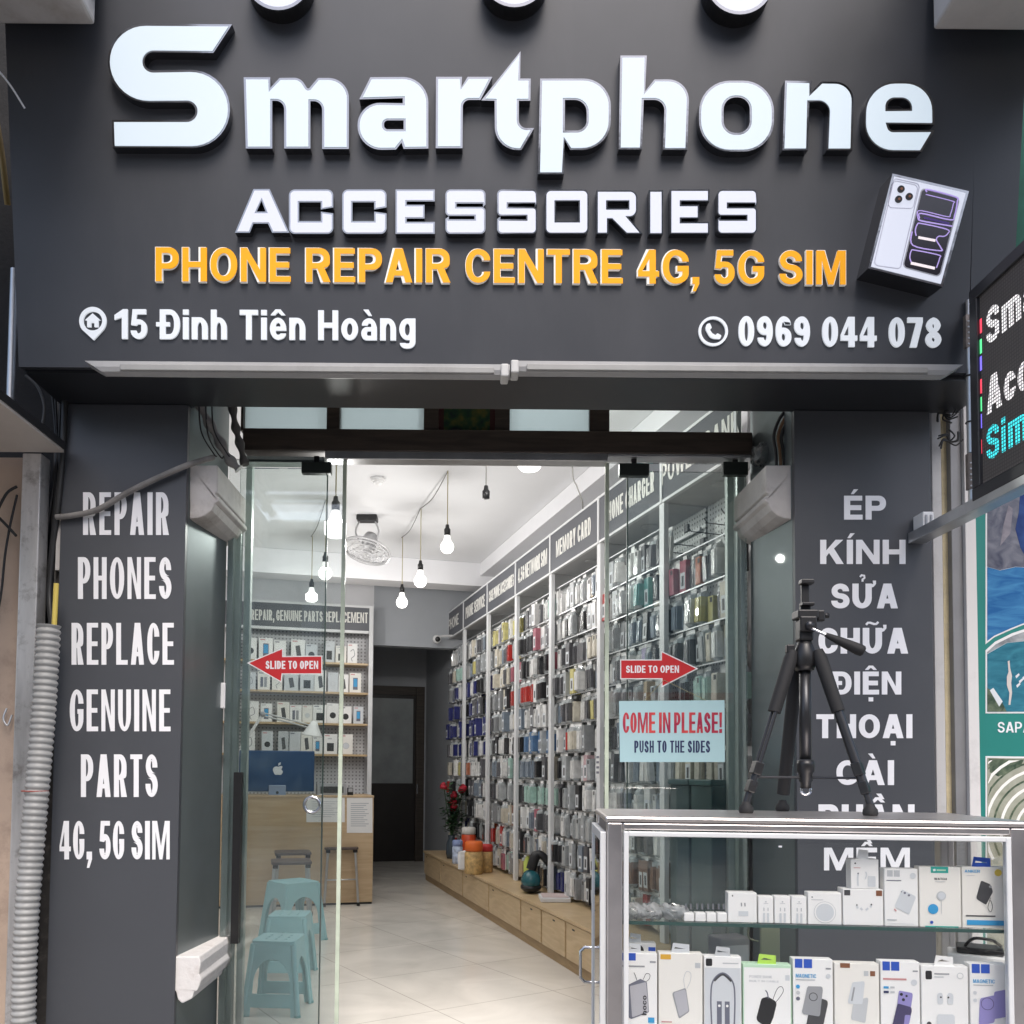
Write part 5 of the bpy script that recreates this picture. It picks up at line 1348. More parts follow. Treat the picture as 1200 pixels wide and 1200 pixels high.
def carton(lab, px0, px1, ptop, zbase, yoff, depth, body, specs, tab=None, grp="boxed accessories in the glass case", tabx=0.5, turn=0.0):
    pl = Plane(CO + CW * yoff, -CW, CU)
    L, R = pl.at(px0, 1100), pl.at(px1, 1100)
    xa, xb = (L - CO).dot(CU), (R - CO).dot(CU)
    hg = pl.at((px0 + px1) / 2, ptop).z - zbase
    wd = xb - xa - 0.0015
    loc = CO + CU * (xa + xb) / 2 + CW * yoff + V((0, 0, zbase))
    T = thing("product_box", lab, "product box", loc, -al + turn, grp)
    fr_ = Matrix.Translation(loc) @ Matrix.Rotation(-al + turn, 4, 'Z')
    mb = MB(fr_); mb.box(-wd / 2, 0, 0, wd / 2, depth, hg, 0.0015); mb.build("carton", body, T)
    if specs: prints(fr_, wd, hg, specs, "front_print", T)
    if tab:
        mb = MB(fr_); tw = min(0.045, wd * 0.42); th = 0.024; tx = (tabx - 0.5) * wd
        o_ = rpoly([(tx - tw / 2, hg), (tx + tw / 2, hg), (tx + tw / 2, hg + th, 0.005), (tx - tw / 2, hg + th, 0.005)], 4)
        hl = rpoly([(tx - tw * .33, hg + th * .40), (tx + tw * .33, hg + th * .40), (tx + tw * .33, hg + th * .58, .002), (tx + tw * .1, hg + th * .62), (tx, hg + th * .8, .003), (tx - tw * .1, hg + th * .62), (tx - tw * .33, hg + th * .58, .002)], 3)
        mb.prism([V((x, 0.004, z)) for x, z in o_], V((0, 0.0008, 0)), [[V((x, 0.004, z)) for x, z in hl]])
        mb.build("hang_tab", K[tab], T)
    return T
W_, IV = K["white"], K["offw"]
zl_, zu = zs2, zs1
YO = 0.045
txt = lambda s, a, b, c, d, m_: ('t', s, a, b, c, d, m_)
slab3 = lambda col, edge, cx=.5, cy=.62: [('p', [(cx - .30, cy - .17, .02), (cx + .12, cy - .26, .02), (cx + .22, cy + .10, .02), (cx - .14, cy + .26, .02)], edge), ('p', [(cx - .24, cy - .15, .02), (cx + .12, cy - .24, .02), (cx + .20, cy + .09, .02), (cx - .10, cy + .22, .02)], col)]
carton("white power bank box with a grey battery picture lettered hoco, first in the lower row", 726.5, 770.5, 1117, zl_, YO, 0.03, W_,
    [('r', 0, 0, .17, .10, 'blue'), ('r', .2, 0, .42, .10, 'blue'), ('r', .80, .10, .96, .125, 'grey'), ('r', .03, .165, .66, .185, 'grey'),
     ('p', [(.15, .44, .02), (.55, .34, .02), (.72, .38, .02), (.78, .78, .02), (.30, .88, .02), (.22, .86, .02)], 'slate'), ('p', [(.26, .44, .02), (.70, .38, .02), (.77, .77, .02), (.32, .86, .02)], 'silver'),
     ('s', [(.45, .36), (.40, .29), (.37, .26)], .0014, 'black'), ('s', [(.62, .35), (.70, .27), (.80, .28), (.78, .34), (.68, .38)], .0012, 'dgrey'), ('s', [(.22, .72), (.13, .76), (.15, .84), (.24, .88)], .0012, 'rose'),
     ('tv', "hoco", .58, .56, .71, .82, 'black'), ('r', .75, .85, .92, .92, 'sky'), ('r', .02, .955, .48, .99, 'sky'), txt("10000", .54, .955, .95, .995, 'grey')], 'mist', tabx=.35)
carton("white box with a silver power bank on a wrist loop beside the amber corner mark", 771.5, 823.5, 1117, zl_, YO, 0.03, IV,
    [('r', .04, .02, .28, .085, 'amber'), ('r', .83, .12, .95, .19, 'lgrey'), ('p', [(.30, .52, .03), (.62, .45, .03), (.70, .76, .03), (.46, .86, .03)], 'grey'), ('p', [(.34, .52, .03), (.61, .47, .03), (.68, .75, .03), (.47, .83, .03)], 'silver'),
     ('s', [(.60, .46), (.57, .34), (.63, .24), (.73, .26), (.72, .36), (.64, .46)], .0013, 'lgrey'), ('r', .06, .895, .30, .91, 'rose'), ('r', .06, .93, .50, .94, 'lgrey'), ('r', .05, .955, .27, .995, 'amber'), ('d', .83, .99, .07, 'brown')], 'mist')
carton("grey-fronted box with a dark neckband earphone picture in the lower row", 824.5, 869, 1121, zl_, YO, 0.03, W_,
    [('r', .02, .15, .98, .99, 'mist'), ('p', [(.05, .03, .02), (.22, .03, .02), (.22, .13, .02), (.05, .13, .02)], 'black'), ('r', .5, .08, .92, .095, 'lgrey'),
     ('s', [(.20, .93), (.18, .55), (.24, .33), (.5, .22), (.76, .33), (.82, .55), (.80, .93)], .0036, 'slate'), ('s', [(.27, .33), (.5, .24), (.73, .33)], .005, 'dgrey'),
     ('r', .34, .60, .47, .97, 'slate'), ('r', .55, .60, .68, .97, 'slate'), ('d', .405, .66, .035, 'white'), ('d', .615, .66, .035, 'white'), ('d', .5, .99, .14, 'white')], 'lgrey')
carton("mint-edged box lettered POWER BANK with a black battery picture", 870, 927.5, 1130, zl_, YO, 0.03, K["mint"],
    [('r', .02, .05, .98, .995, 'white'), txt("POWER BANK", .13, .165, .60, .205, 'lgrey'), txt("BUILT IN CABLE", .13, .235, .74, .262, 'lgrey'), ('r', .87, .15, .96, .23, 'mist'),
     ('p', [(.38, .50, .05), (.52, .47, .03), (.70, .55, .05), (.62, .78, .03), (.52, .94, .06), (.26, .82, .06)], 'black'), ('s', [(.60, .54), (.70, .36), (.79, .32), (.83, .38), (.76, .47), (.66, .56)], .0013, 'dgrey'), ('s', [(.52, .50), (.50, .42), (.46, .38)], .0026, 'slate')], 'lime')
carton("blue-cornered box lettered MAGNETIC with two grey power banks, next to the mint box", 928.5, 976, 1124, zl_, YO, 0.03, W_,
    [('r', .05, 0, .24, .12, 'blue'), ('r', .27, 0, .48, .12, 'blue'), txt("MAGNETIC", .07, .20, .58, .25, 'sky'), ('r', .07, .27, .55, .285, 'lgrey'), ('r', .82, .11, .95, .13, 'grey'), ('d', .88, .22, .06, 'mist'),
     ('d', .12, .37, .05, 'sky'), ('d', .12, .45, .05, 'lgrey'), ('d', .12, .53, .05, 'slate'), ('p', [(.38, .72, .04), (.72, .52, .04), (.88, .55, .04), (.70, .98, .04), (.30, .93, .04)], 'dgrey'), ('p', [(.36, .36, .04), (.75, .36, .04), (.66, .76, .04), (.20, .73, .04)], 'grey'),
     ('d', .50, .50, .11, 'dgrey'), ('d', .50, .50, .09, 'grey'), ('d', .86, .92, .08, 'sky')], None)
carton("brown-marked white box with two stacked white slab pictures", 977, 1030, 1129, zl_, YO, 0.03, IV,
    [('r', .13, .0, .35, .065, 'brown'), ('r', .66, .10, .76, .17, 'lgrey'), ('r', .80, .10, .91, .17, 'brown'), ('p', [(.42, .52, .03), (.76, .46, .03), (.68, .82, .03), (.36, .78, .03)], 'lgrey'), ('p', [(.40, .26, .03), (.68, .24, .03), (.62, .56, .03), (.28, .56, .03)], 'mist'), ('s', [(.44, .33), (.38, .52)], .004, 'grey')], None)
carton("blue-cornered box with a violet phone on a dark power bank", 1031, 1077.5, 1127, zl_, YO, 0.03, W_,
    [('r', .05, 0, .24, .12, 'blue'), ('r', .27, 0, .48, .12, 'blue'), ('r', .82, .11, .95, .13, 'grey'), ('r', .06, .22, .66, .245, 'rose'), ('d', .85, .27, .08, 'mist'), ('r', .07, .33, .20, .36, 'sky'), ('r', .24, .33, .35, .355, 'lgrey'), ('r', .07, .39, .20, .42, 'navy'), ('r', .24, .39, .35, .415, 'lgrey'),
     ('p', [(.46, .38, .03), (.82, .41, .03), (.74, .66, .03), (.40, .62, .03)], 'violet'), ('d', .52, .43, .04, 'black'), ('d', .57, .50, .04, 'black'), ('d', .65, .45, .03, 'black'), ('p', [(.42, .55, .04), (.80, .60, .04), (.62, .97, .04), (.24, .92, .04)], 'dviolet'), ('p', [(.60, .70, .02), (.76, .70, .02), (.64, .95, .02), (.56, .90, .02)], 'violet'), ('d', .88, .93, .08, 'sky')], None)
carton("white earbud box lettered ENC with a scalloped hang tab", 1078.5, 1134, 1132, zl_, YO, 0.03, W_,
    [('p', [(.09, .07, .02), (.23, .07, .02), (.23, .19, .02), (.09, .19, .02)], 'black'), ('r', .28, .10, .60, .12, 'grey'), ('r', .28, .145, .48, .16, 'lgrey'), ('d', .83, .13, .07, 'lgrey'), ('d', .83, .13, .055, 'white'),
     ('p', [(.33, .38, .04), (.45, .36, .04), (.46, .52, .03), (.34, .53, .03)], 'mist'), ('p', [(.55, .36, .04), (.68, .38, .04), (.67, .53, .03), (.55, .52, .03)], 'mist'), ('d', .41, .43, .02, 'black'), ('d', .57, .43, .02, 'black'),
     ('p', [(.32, .66, .05), (.70, .66, .05), (.70, .86, .06), (.32, .86, .06)], 'mist'), ('d', .15, .80, .05, 'dgrey'), txt("E  N  C", .35, .885, .72, .955, 'dgrey')], 'white')
carton("blue-cornered box lettered MAGNETIC with lilac power banks, last in the lower row", 1135.5, 1181, 1130, zl_, YO, 0.03, W_,
    [('r', .05, 0, .26, .12, 'blue'), ('r', .29, 0, .52, .12, 'blue'), txt("MAGNETIC", .08, .20, .64, .25, 'sky'), ('r', .08, .27, .60, .285, 'lgrey'), ('d', .12, .38, .05, 'mist'), ('d', .12, .48, .05, 'mist'),
     ('p', [(.62, .36, .04), (.98, .32, .04), (.97, .68, .04), (.58, .72, .04)], 'violet'), ('p', [(.25, .45, .05), (.66, .40, .05), (.62, .76, .05), (.20, .82, .05)], 'violet'), ('d', .44, .52, .17, 'dviolet'), ('d', .44, .52, .155, 'violet'), ('s', [(.55, .80), (.48, .92), (.70, .97), (.86, .90), (.78, .83)], .003, 'violet')], None)
# second carton peeping over the first one
carton("white box with a round black window standing behind the hoco box", 733, 769, 1105, zl_, YO + 0.055, 0.03, W_, [('d', .38, .10, .22, 'black'), ('r', .75, .05, .98, .10, 'blue')], 'mist', tabx=.3)
# upper row
for k, (a, b, n_) in enumerate(((801.5, 814, "first"), (814.6, 827.5, "second"), (828, 840, "third"), (840.5, 852.5, "fourth"))):
    T = carton(f"small white plug adapter with bright prongs, {n_} of four beside the clear bags", a, b, 1070, zu, YO, 0.028, W_, [], None, "white plug adapters on the upper shelf")
    fr_ = Matrix.Translation(T.location) @ Matrix.Rotation(-al, 4, 'Z')
    for dx in (-0.006, 0.006):
        mb = MB(fr_); hgt = KP.at(a, 1070).z - zu
        mb.box(dx - 0.0022, 0.010, hgt + 0.0005, dx + 0.0022, 0.014, hgt + 0.014); mb.build("prong", chrome, T)
carton("white charger box with two small plug drawings, tallest beside the adapters", 853, 887.5, 1046, zu, YO, 0.035, W_, [('p', [(.13, .08, .01), (.18, .08, .01), (.18, .14, .01), (.13, .14, .01)], 'dgrey'), ('s', [(.46, .34), (.47, .46)], .003, 'grey'), ('s', [(.58, .34), (.59, .46)], .003, 'grey'), ('r', .36, .62, .70, .78, 'mist')], None)
for k, (a, b, n_) in enumerate(((888.5, 907, "nearest the tall charger box"), (907.5, 927, "in the middle"), (927.5, 946, "beside the ring charger box"))):
    carton(f"narrow white cable box with a faint plug drawing, {n_}", a, b, 1050.5, zu, YO, 0.03, W_, [('d', .5, .2, .05, 'lgrey'), ('r', .35, .25, .66, .27, 'lgrey'), ('r', .33, .42, .40, .55, 'lgrey'), ('r', .60, .42, .67, .55, 'lgrey'), ('r', .30, .62, .44, .97, 'mist'), ('r', .56, .62, .70, .97, 'mist')], None, "narrow cable boxes on the upper shelf")
carton("white square box with a pale charging ring picture", 946.8, 987, 1046, zu, YO, 0.03, W_, [('p', [(.10, .12, .01), (.15, .12, .01), (.15, .18, .01), (.10, .18, .01)], 'grey'), ('r', .10, .22, .45, .24, 'lgrey'), ('d', .5, .62, .33, 'lgrey'), ('d', .5, .62, .315, 'white'), ('d', .5, .62, .27, 'mist')], None)
T1 = carton("white earbud box with two dark square seals under a smaller box", 988, 1036, 1042, zu, YO, 0.04, W_, [('r', .03, .03, .18, .18, 'dgrey'), ('r', .82, .03, .97, .18, 'brown'), ('s', [(.34, .45), (.36, .54)], .005, 'mist'), ('s', [(.43, .52), (.48, .58)], .005, 'mist'), ('s', [(.56, .58), (.62, .52)], .005, 'mist'), ('s', [(.68, .50), (.70, .42)], .005, 'mist'), ('d', .34, .44, .018, 'black'), ('d', .70, .42, .02, 'black')], None)
z_t = Plane(CO + CW * YO, -CW, CU).at(1012, 1042).z
carton("small white earphone box with hang tab lying on top of the sealed box", 997.5, 1031, 1007, z_t + 0.0005, YO, 0.035, W_, [('d', .16, .14, .03, 'black'), ('r', .10, .28, .34, .30, 'rose'), ('s', [(.26, .50), (.24, .66), (.25, .90)], .004, 'mist'), ('s', [(.52, .42), (.56, .50), (.52, .66)], .003, 'mist'), ('d', .26, .48, .03, 'slate'), ('p', [(.60, .56, .03), (.88, .56, .03), (.88, .92, .03), (.60, .92, .03)], 'mist')], 'white', tabx=.45)
carton("white box with a pale folded phone holder picture and grey corner marks", 1036.8, 1077, 1018, zu, YO, 0.03, W_, [('r', .08, .03, .25, .14, 'lgrey'), ('r', .28, .03, .46, .14, 'lgrey'), ('r', .06, .20, .50, .215, 'slate'), ('d', .85, .12, .09, 'mist'), ('p', [(.52, .36, .03), (.94, .48, .03), (.72, .80, .03), (.28, .66, .03)], 'mist'), ('d', .60, .42, .035, 'slate'), ('d', .72, .46, .035, 'slate'), ('d', .50, .40, .02, 'slate'), ('s', [(.28, .70), (.34, .74)], .003, 'rose'), ('r', .06, .88, .35, .90, 'lgrey'), ('r', .06, .95, .85, .955, 'lgrey')], None)
carton("white watch charger box with a teal header lettered WATCH", 1077.8, 1127.5, 1016, zu, YO, 0.03, IV, [('r', .28, -.005, .70, .10, 'teal'), ('p', [(.33, .03, .01), (.40, .03, .01), (.40, .075, .01), (.33, .075, .01)], 'white'), ('r', .42, .04, .64, .065, 'mint'), txt("WATCH", .36, .18, .66, .215, 'dgrey'), ('r', .38, .24, .62, .25, 'lgrey'), ('d', .52, .48, .115, 'lgrey'), ('d', .53, .475, .085, 'mist'), ('s', [(.52, .56), (.52, .78)], .0012, 'lgrey'), ('d', .32, .70, .125, 'sky'), ('d', .28, .92, .04, 'blue'), ('r', .12, .98, .92, 1.0, 'teal')], None)
carton("white box with a black power bank, blue hanger and blue foot strip", 1128, 1182, 1016, zu, YO, 0.03, IV, [txt("ANKER", .06, .05, .40, .095, 'sky'), ('d', .80, .09, .08, 'yellow'), ('r', .10, .14, .28, .15, 'lgrey'), ('p', [(.42, .22, .03), (.62, .28, .04), (.68, .40, .04), (.52, .62, .03), (.30, .52, .04)], 'dgrey'), ('d', .62, .32, .03, 'grey'), ('s', [(.62, .50), (.56, .66), (.62, .73), (.66, .64), (.62, .54)], .0013, 'dgrey'), ('r', .07, .79, .72, .81, 'dgrey'), ('r', .09, .87, .97, .95, 'sky')], 'blue', tabx=.45)
# clear bags
bagm = glass_mat("clear_bag", (0.88, 0.92, 0.92), 1.2, 0.15, haze=0.5, hcol=(0.8, 0.82, 0.83))
for k, (x, y, sc, n_) in enumerate(((742, 1075, 1.0, "against the steel post"), (762, 1078, 1.1, "in the middle of three"), (787, 1076, 1.15, "beside the plug adapters"))):
    q = Plane(CO + CW * 0.07, -CW, CU).at(x, y)
    mb = MB(); mb.ball((q.x, q.y, zu + 0.018), 0.035 * sc, 0.035, 0.018, 14, 9)
    for i in range(len(mb.v)):
        p = mb.v[i]; r_ = random.uniform(-1, 1)
        mb.v[i] = V((p.x + r_ * 0.006, p.y + random.uniform(-1, 1) * .006, max(zu + 0.0008, p.z + random.uniform(-1, 1) * .006)))
    tag(mb.build("plastic_bag", bagm), f"crumpled clear plastic bag on the upper shelf, {n_}", "plastic bag", "clear bags in the display case")
# things lying behind the lower row
def lay(name, lab, px, yoff, size, mt_, dz=0.0, rz=0.0, cat="box"):
    q = Plane(CO + CW * yoff, -CW, CU).at(px, 1150)
    T = thing(name, lab, cat, V((q.x, q.y, zl_ + dz)), rz)
    fr_ = Matrix.Translation(V((q.x, q.y, zl_ + dz))) @ Matrix.Rotation(rz, 4, 'Z')
    mb = MB(fr_); mb.box(-size[0] / 2, 0, 0, size[0] / 2, size[1], size[2], 0.004); mb.build("case_body", mt_, T)
    return T, fr_
Tb, fb = lay("gadget_box", "white gadget box with a black top standing behind the last lower boxes", 1148, 0.16, (0.14, 0.10, 0.175), W_, 0, -0.5)
mb = MB(fb); mb.box(-0.05, 0.01, 0.176, 0.055, 0.09, 0.192, 0.004); mb.build("black_lid", black_pl, Tb)
mb = MB(fb); mb.tube(spline([V((-0.03, 0.03, 0.193)), V((-0.01, 0.02, 0.215)), V((0.03, 0.03, 0.212)), V((0.05, 0.05, 0.196))], 6), 0.004, 8); mb.build("strap", black_pl, Tb)
Tc, fc = lay("card_holder", "pale green upright card pair standing behind the mint box", 903, 0.2, (0.05, 0.012, 0.235), mat("pale_green_card", (0.40, 0.44, 0.34), 0.4), 0, -0.15, "card")
mb = MB(fc); mb.tube(spline([V((-0.03, 0.0, 0.19)), V((-0.055, 0.0, 0.20)), V((-0.05, 0.0, 0.235)), V((-0.03, 0.0, 0.25))], 6), 0.0025, 6); mb.build("loop", C("loop_olive", .3, .32, .25), Tc)
Td, fd = lay("gadget_box", "grey wedge-topped box lying behind the neckband box", 862, 0.19, (0.09, 0.06, 0.20), K["grey"], 0, 0.3)
mb = MB(fd); mb.box(-0.04, -0.001, 0.03, 0.04, -0.0002, 0.18); mb.build("front_print", K["lgrey"], Td)
# small white sticker of the glass is left out where it held a code; price dots stay
mb = MB(FC)
for u in ((KP.at(912, 985) - CO).dot(CU),):
    mb.box(u, -0.0025, CT - 0.070, u + 0.008, -0.0005, CT - 0.066)
mb.build("price_dot", K["lgrey"], case)

# =================================================================== TRIPOD on the case
TZ = CT
tp_loc = PY(932, 955, CO.y + 0.17)
fl_ = [PZ(882, 954.5, TZ), PZ(917, 949.5, TZ), PZ(1020, 957.5, TZ)]
fl_ = [V((PZ(882, 954, TZ).x, 2.30, TZ)), V((PY(917, 948, 2.44).x, 2.44, TZ)), V((PY(1020, 957, 2.22).x, 2.22, TZ))]
hub = PY(943, 770, 2.32)
trp = thing("tripod", "black phone tripod with folded legs standing on the display case", "tripod", V((hub.x, hub.y, TZ)))
dz = lambda y: PY(943, y, 2.32).z
hx, hy = hub.x, hub.y
mb = MB(); mb.lathe([(0.0, dz(786)), (0.024, dz(786)), (0.030, dz(778)), (0.030, dz(766)), (0.022, dz(757)), (0.018, dz(752)), (0, dz(752))], 20, (0, 0, 1), (hx, hy, 0))
mb.build("hub", black_pl, trp)
for k, f_ in enumerate(fl_):
    dirh = V((f_.x - hx, f_.y - hy, 0)).normalized()
    top = V((hx, hy, dz(765))) + dirh * 0.035
    bot = f_ + V((0, 0, 0.028))
    ax = (bot - top); ln = ax.length; ax.normalize(); side_ = ax.cross(dirh).normalized(); nn = side_.cross(ax)
    lg = MB()
    # upper sleeve
    up_a, up_b = top, top + ax * ln * (0.40 if k != 1 else 0.95)
    lg.tube([up_a - ax * 0.004, up_a + ax * 0.02, up_b], [0.014, 0.0185, 0.0175], 12)
    lb = lg.build("leg", black_rub, trp)
    if k != 1:
        mb = MB()
        if k == 0:
            for s_ in (-1, 1): mb.tube([up_b - ax * 0.02 + side_ * s_ * 0.010, bot - ax * 0.05 + side_ * s_ * 0.010], 0.0055, 8)
        else: mb.tube([up_b - ax * 0.02, bot - ax * 0.05], 0.0125, 10)
        mb.build("lower_tube", dark_metal, lb)
        mb = MB(); c0 = bot - ax * 0.115
        mb.obox(c0 - side_ * 0.016 - nn * 0.012, side_, nn, ax, 0.032, 0.024, 0.036); mb.obox(c0 + ax * 0.052 - side_ * 0.014 - nn * 0.011, side_, nn, ax, 0.028, 0.022, 0.034); mb.build("clip", black_pl, lb, 0.003)
        mb = MB(); mb.tube([c0, bot], 0.0095, 10); mb.build("end_tube", dark_metal, lb)
    mb = MB(); mb.lathe([(0.0, 0.032), (0.010, 0.031), (0.012, 0.024), (0.018, 0.016), (0.0195, 0.006), (0.017, 0.0), (0, 0)], 18, (0, 0, 1), f_); mb.build("rubber_foot", black_rub, lb)
    # spreader arm
    mid = V((hx, hy, dz(911))); tt = (mid.z - top.z) / ax.z; at_ = top + ax * tt
    mb = MB(); mb.tube([mid + dirh * 0.015, at_], 0.0035, 8); mb.build("spreader_arm", dark_metal, trp)
mb = MB(); mb.lathe([(0, dz(784)), (0.0155, dz(784)), (0.0155, dz(890)), (0, dz(890))], 18, (0, 0, 1), (hx, hy, 0)); mb.build("centre_column", dark_metal, trp)
mb = MB()
prof = [(0, dz(891)), (0.022, dz(891)), (0.023, dz(896)), (0.023, dz(904)), (0.018, dz(907)), (0.018, dz(915)), (0.014, dz(917)), (0.014, dz(924)), (0, dz(924))]
mb.lathe(prof, 20, (0, 0, 1), (hx, hy, 0)); mb.build("column_collar", black_pl, trp)
mb = MB(); c0 = V((hx, hy, dz(926)))
mb.tube([c0 + V((cos(a) * 0.013, 0, sin(a) * 0.012)) for a in [radians(160 + 22 * k) for k in range(12)]], 0.0038, 8); mb.build("weight_hook", chrome, trp)
# pan head
mb = MB(); mb.box(hx - 0.019, hy - 0.02, dz(752), hx + 0.019, hy + 0.02, dz(726), 0.006); mb.box(hx - 0.022, hy - 0.03, dz(742), hx + 0.024, hy - 0.018, dz(724), 0.004)
mb.box(hx - 0.026, hy - 0.026, dz(726) , hx + 0.03, hy + 0.026, dz(716), 0.004); mb.build("pan_head", black_pl, trp)
mb = MB(); mb.lathe([(0, 0.008), (0.010, 0.008), (0.012, 0.0), (0.012, -0.01)], 16, (0, -1, 0), (hx + 0.002, hy - 0.032, dz(735))); mb.build("side_knob", dark_metal, trp)
mb = MB(); mb.box(hx + 0.03, hy - 0.02, dz(729), hx + 0.05, hy + 0.0, dz(716), 0.004); mb.lathe([(0, .0), (0.007, .0), (0.007, .014), (0, .014)], 12, (1, 0, 0), (hx + 0.048, hy - 0.01, dz(722))); mb.build("plate_lock", black_pl, trp)
mb = MB(); mb.box(hx - 0.052, hy - 0.012, dz(766), hx - 0.03, hy + 0.008, dz(756), 0.003); mb.build("crank_knob", black_pl, trp)
# phone clamp
mb = MB(); mb.box(hx - 0.012, hy - 0.008, dz(716), hx + 0.016, hy + 0.008, dz(709), 0.003); mb.box(hx - 0.008, hy - 0.004, dz(709), hx + 0.013, hy + 0.006, dz(684), 0.002)
mb.box(hx - 0.013, hy - 0.02, dz(685.5), hx + 0.022, hy + 0.008, dz(680), 0.003); mb.box(hx - 0.013, hy - 0.024, dz(711), hx + 0.020, hy + 0.004, dz(707.5), 0.002); mb.build("phone_clamp", black_pl, trp)
# pan handle
h0, h1 = PY(950, 736, 2.29), PY(1013, 764, 2.24)
ax = (h1 - h0).normalized(); ln = (h1 - h0).length
mb = MB(); mb.tube([h0, h0 + ax * ln * 0.33], 0.0042, 8); ph_ = mb.build("pan_handle", chrome, trp)
mb = MB(); mb.tube([h0 + ax * ln * s_ for s_ in (.28, .36, .5, .7, .88, .97, 1.0)], [0.006, 0.008, 0.0105, 0.0135, 0.0155, 0.0145, 0.009], 12); mb.build("grip", black_rub, ph_)

# =================================================================== RIGHT-HAND WALL OF SHELVES
BP, BB = 2.262, 2.55                     # front of the posts, pegboard
ZH0, ZH1 = 2.845, 3.14                   # header board
ZT = 0.34
edges = [3.62, 4.39, 5.295, 6.245, 7.135, 8.055, 9.02, 9.92]
BCF = 2.035
bays = ["power bank", "phone charger", "memory card", "network SIM", "accessories", "phone service", "farthest"]
heads = ["POWER BANK", "PHONE CHARGER", "MEMORY CARD", "4.5G NETWORK SIM", "CASE PHONE ACCESSORIES", "PHONE SERVICE", "PHONE"]
hbox = [(0.0, 1.04), (.12, .9), (.14, .86), (.08, .92), (.06, .94), (.1, .9), (.2, .75)]
peg = peg_mat("pegboard_white", (0.66, 0.68, 0.68), (0.16, 0.17, 0.17), 0.03, (1, 2))
def cab_front(mb, a0, a1):
    mb.box(BCF, a0 + 0.006, 0.075, BCF + 0.016, a1 - 0.006, ZT - 0.03)
for i in range(7):
    a0, a1 = edges[i], edges[i + 1]
    lab = f"white shelving bay with pegboard and wooden cupboard under the {bays[i]} header" if i < 6 else "farthest white shelving bay beside the corridor with camera at its top"
    T = thing("shelf_bay", lab, "shelving", I((a0 + a1) / 2, 2.3, 0), TH, "wall shelving bays along the shop")
    mb = MB(FI); mb.box(BP, a0 + 0.012, ZH0, BP + 0.016, a1 - 0.012, ZH1 - 0.008); hb_ = mb.build("header_board", header_grey, T)
    mb = MB(FI); mb.box(BP - 0.004, a0 + 0.013, ZH0 - 0.016, BP + 0.02, a1 - 0.013, ZH0 - 0.0005); mb.box(BP - 0.004, a0 + 0.013, ZH1 - 0.0075, BP + 0.02, a1 - 0.013, ZH1 + 0.008); mb.build("header_trim", shelf_white, T)
    mb = MB(FI); mb.box(BP - 0.006, a0 - 0.012, ZH0 - 0.016, BP + 0.022, a0 + 0.0115, ZH1 + 0.01); mb.build("header_post", shelf_white, T)
    u0, u1 = hbox[i]; hgt = 0.125 if i != 4 else 0.11
    ab, ae = a1 - u0 * (a1 - a0), a1 - u1 * (a1 - a0)
    zc_ = (ZH0 + ZH1) / 2
    c = [I(ab, BP, zc_ - hgt / 2), I(ae, BP, zc_ - hgt / 2), I(ae, BP, zc_ + hgt / 2), I(ab, BP, zc_ + hgt / 2)]
    mb = MB(); text(mb, heads[i], c, -RI, 0.0006, 0.002, 0.16); mb.build("lettering", header_text, hb_)
    mb = MB(FI); mb.box(BP + 0.02, a0 + 0.012, ZH0 - 0.012, BB, a1 - 0.012, ZH0 + 0.02); mb.build("top_shelf", mat("shelf_soffit", (0.5, 0.5, 0.51), 0.5), T)
    mb = MB(FI); mb.lathe([(0, 0.0), (0.045, 0.0), (0.05, 0.003), (0.05, 0.006)], 20, (0, 0, 1), (BP + 0.15, (a0 + a1) / 2, ZH0 - 0.0185)); mb.build("downlight", mat("downlight", (.5, .5, .5), 0.4), T)
    mb = MB(FI); mb.box(BB, a0 + 0.012, ZT + 0.001, BB + 0.012, a1 - 0.012, ZH0 - 0.013); mb.build("pegboard", peg, T)
    mb = MB(FI); mb.box(BP, a0 - 0.028, ZT + 0.0005, BP + 0.03, a0 + 0.028, ZH0 - 0.0165); mb.build("post", shelf_white if i > 0 else alu_green, T, 0.002)
    # low cupboard
    mb = MB(FI); mb.box(BCF - 0.012, a0 + 0.001, ZT - 0.022, BB + 0.015, a1 - 0.001, ZT); mb.build("cupboard_top", ply, T, 0.002)
    mb = MB(FI); mb.box(BCF + 0.02, a0 + 0.001, 0.0, BB, a1 - 0.001, 0.07); mb.build("plinth", ply_edge, T)
    mb = MB(FI); mb.box(BCF + 0.017, a0 + 0.001, 0.0705, BB, a1 - 0.001, ZT - 0.0225); mb.build("cupboard_body", ply_edge, T)
    nd = 2 if i == 2 else 1
    for k in range(nd):
        d0, d1 = a0 + (a1 - a0) * k / nd, a0 + (a1 - a0) * (k + 1) / nd
        mb = MB(FI); cab_front(mb, d0 + 0.008, d1 - 0.008); dr_ = mb.build("cupboard_door", ply, T, 0.002)
        mb = MB(FI); mb.box(BCF - 0.0018, d1 - 0.16 if nd == 1 else d0 + 0.2, ZT - 0.065, BCF - 0.0002, d1 - 0.12 if nd == 1 else d0 + 0.24, ZT - 0.055); mb.build("finger_pull", K["black"], dr_)
    if i in (0, 1):
        for k in range(7 if i == 0 else 4):
            aa = a0 + 0.08 + (k % 4) * 0.17; zz_ = 2.62 - (k // 4) * 0.12
            mb = MB(); mb.tube([I(aa, BB, zz_), I(aa, BB - 0.20, zz_ + 0.005), I(aa, BB - 0.22, zz_ + 0.03)], 0.003, 6); mb.build("hook", dark_metal, T)
            if k % 3 == 0:
                mb = MB(FI); mb.box(BB - 0.235, aa - 0.02, zz_ + 0.0, BB - 0.222, aa + 0.02, zz_ + 0.04); mb.build("hook_clip", K["dgrey"], T)

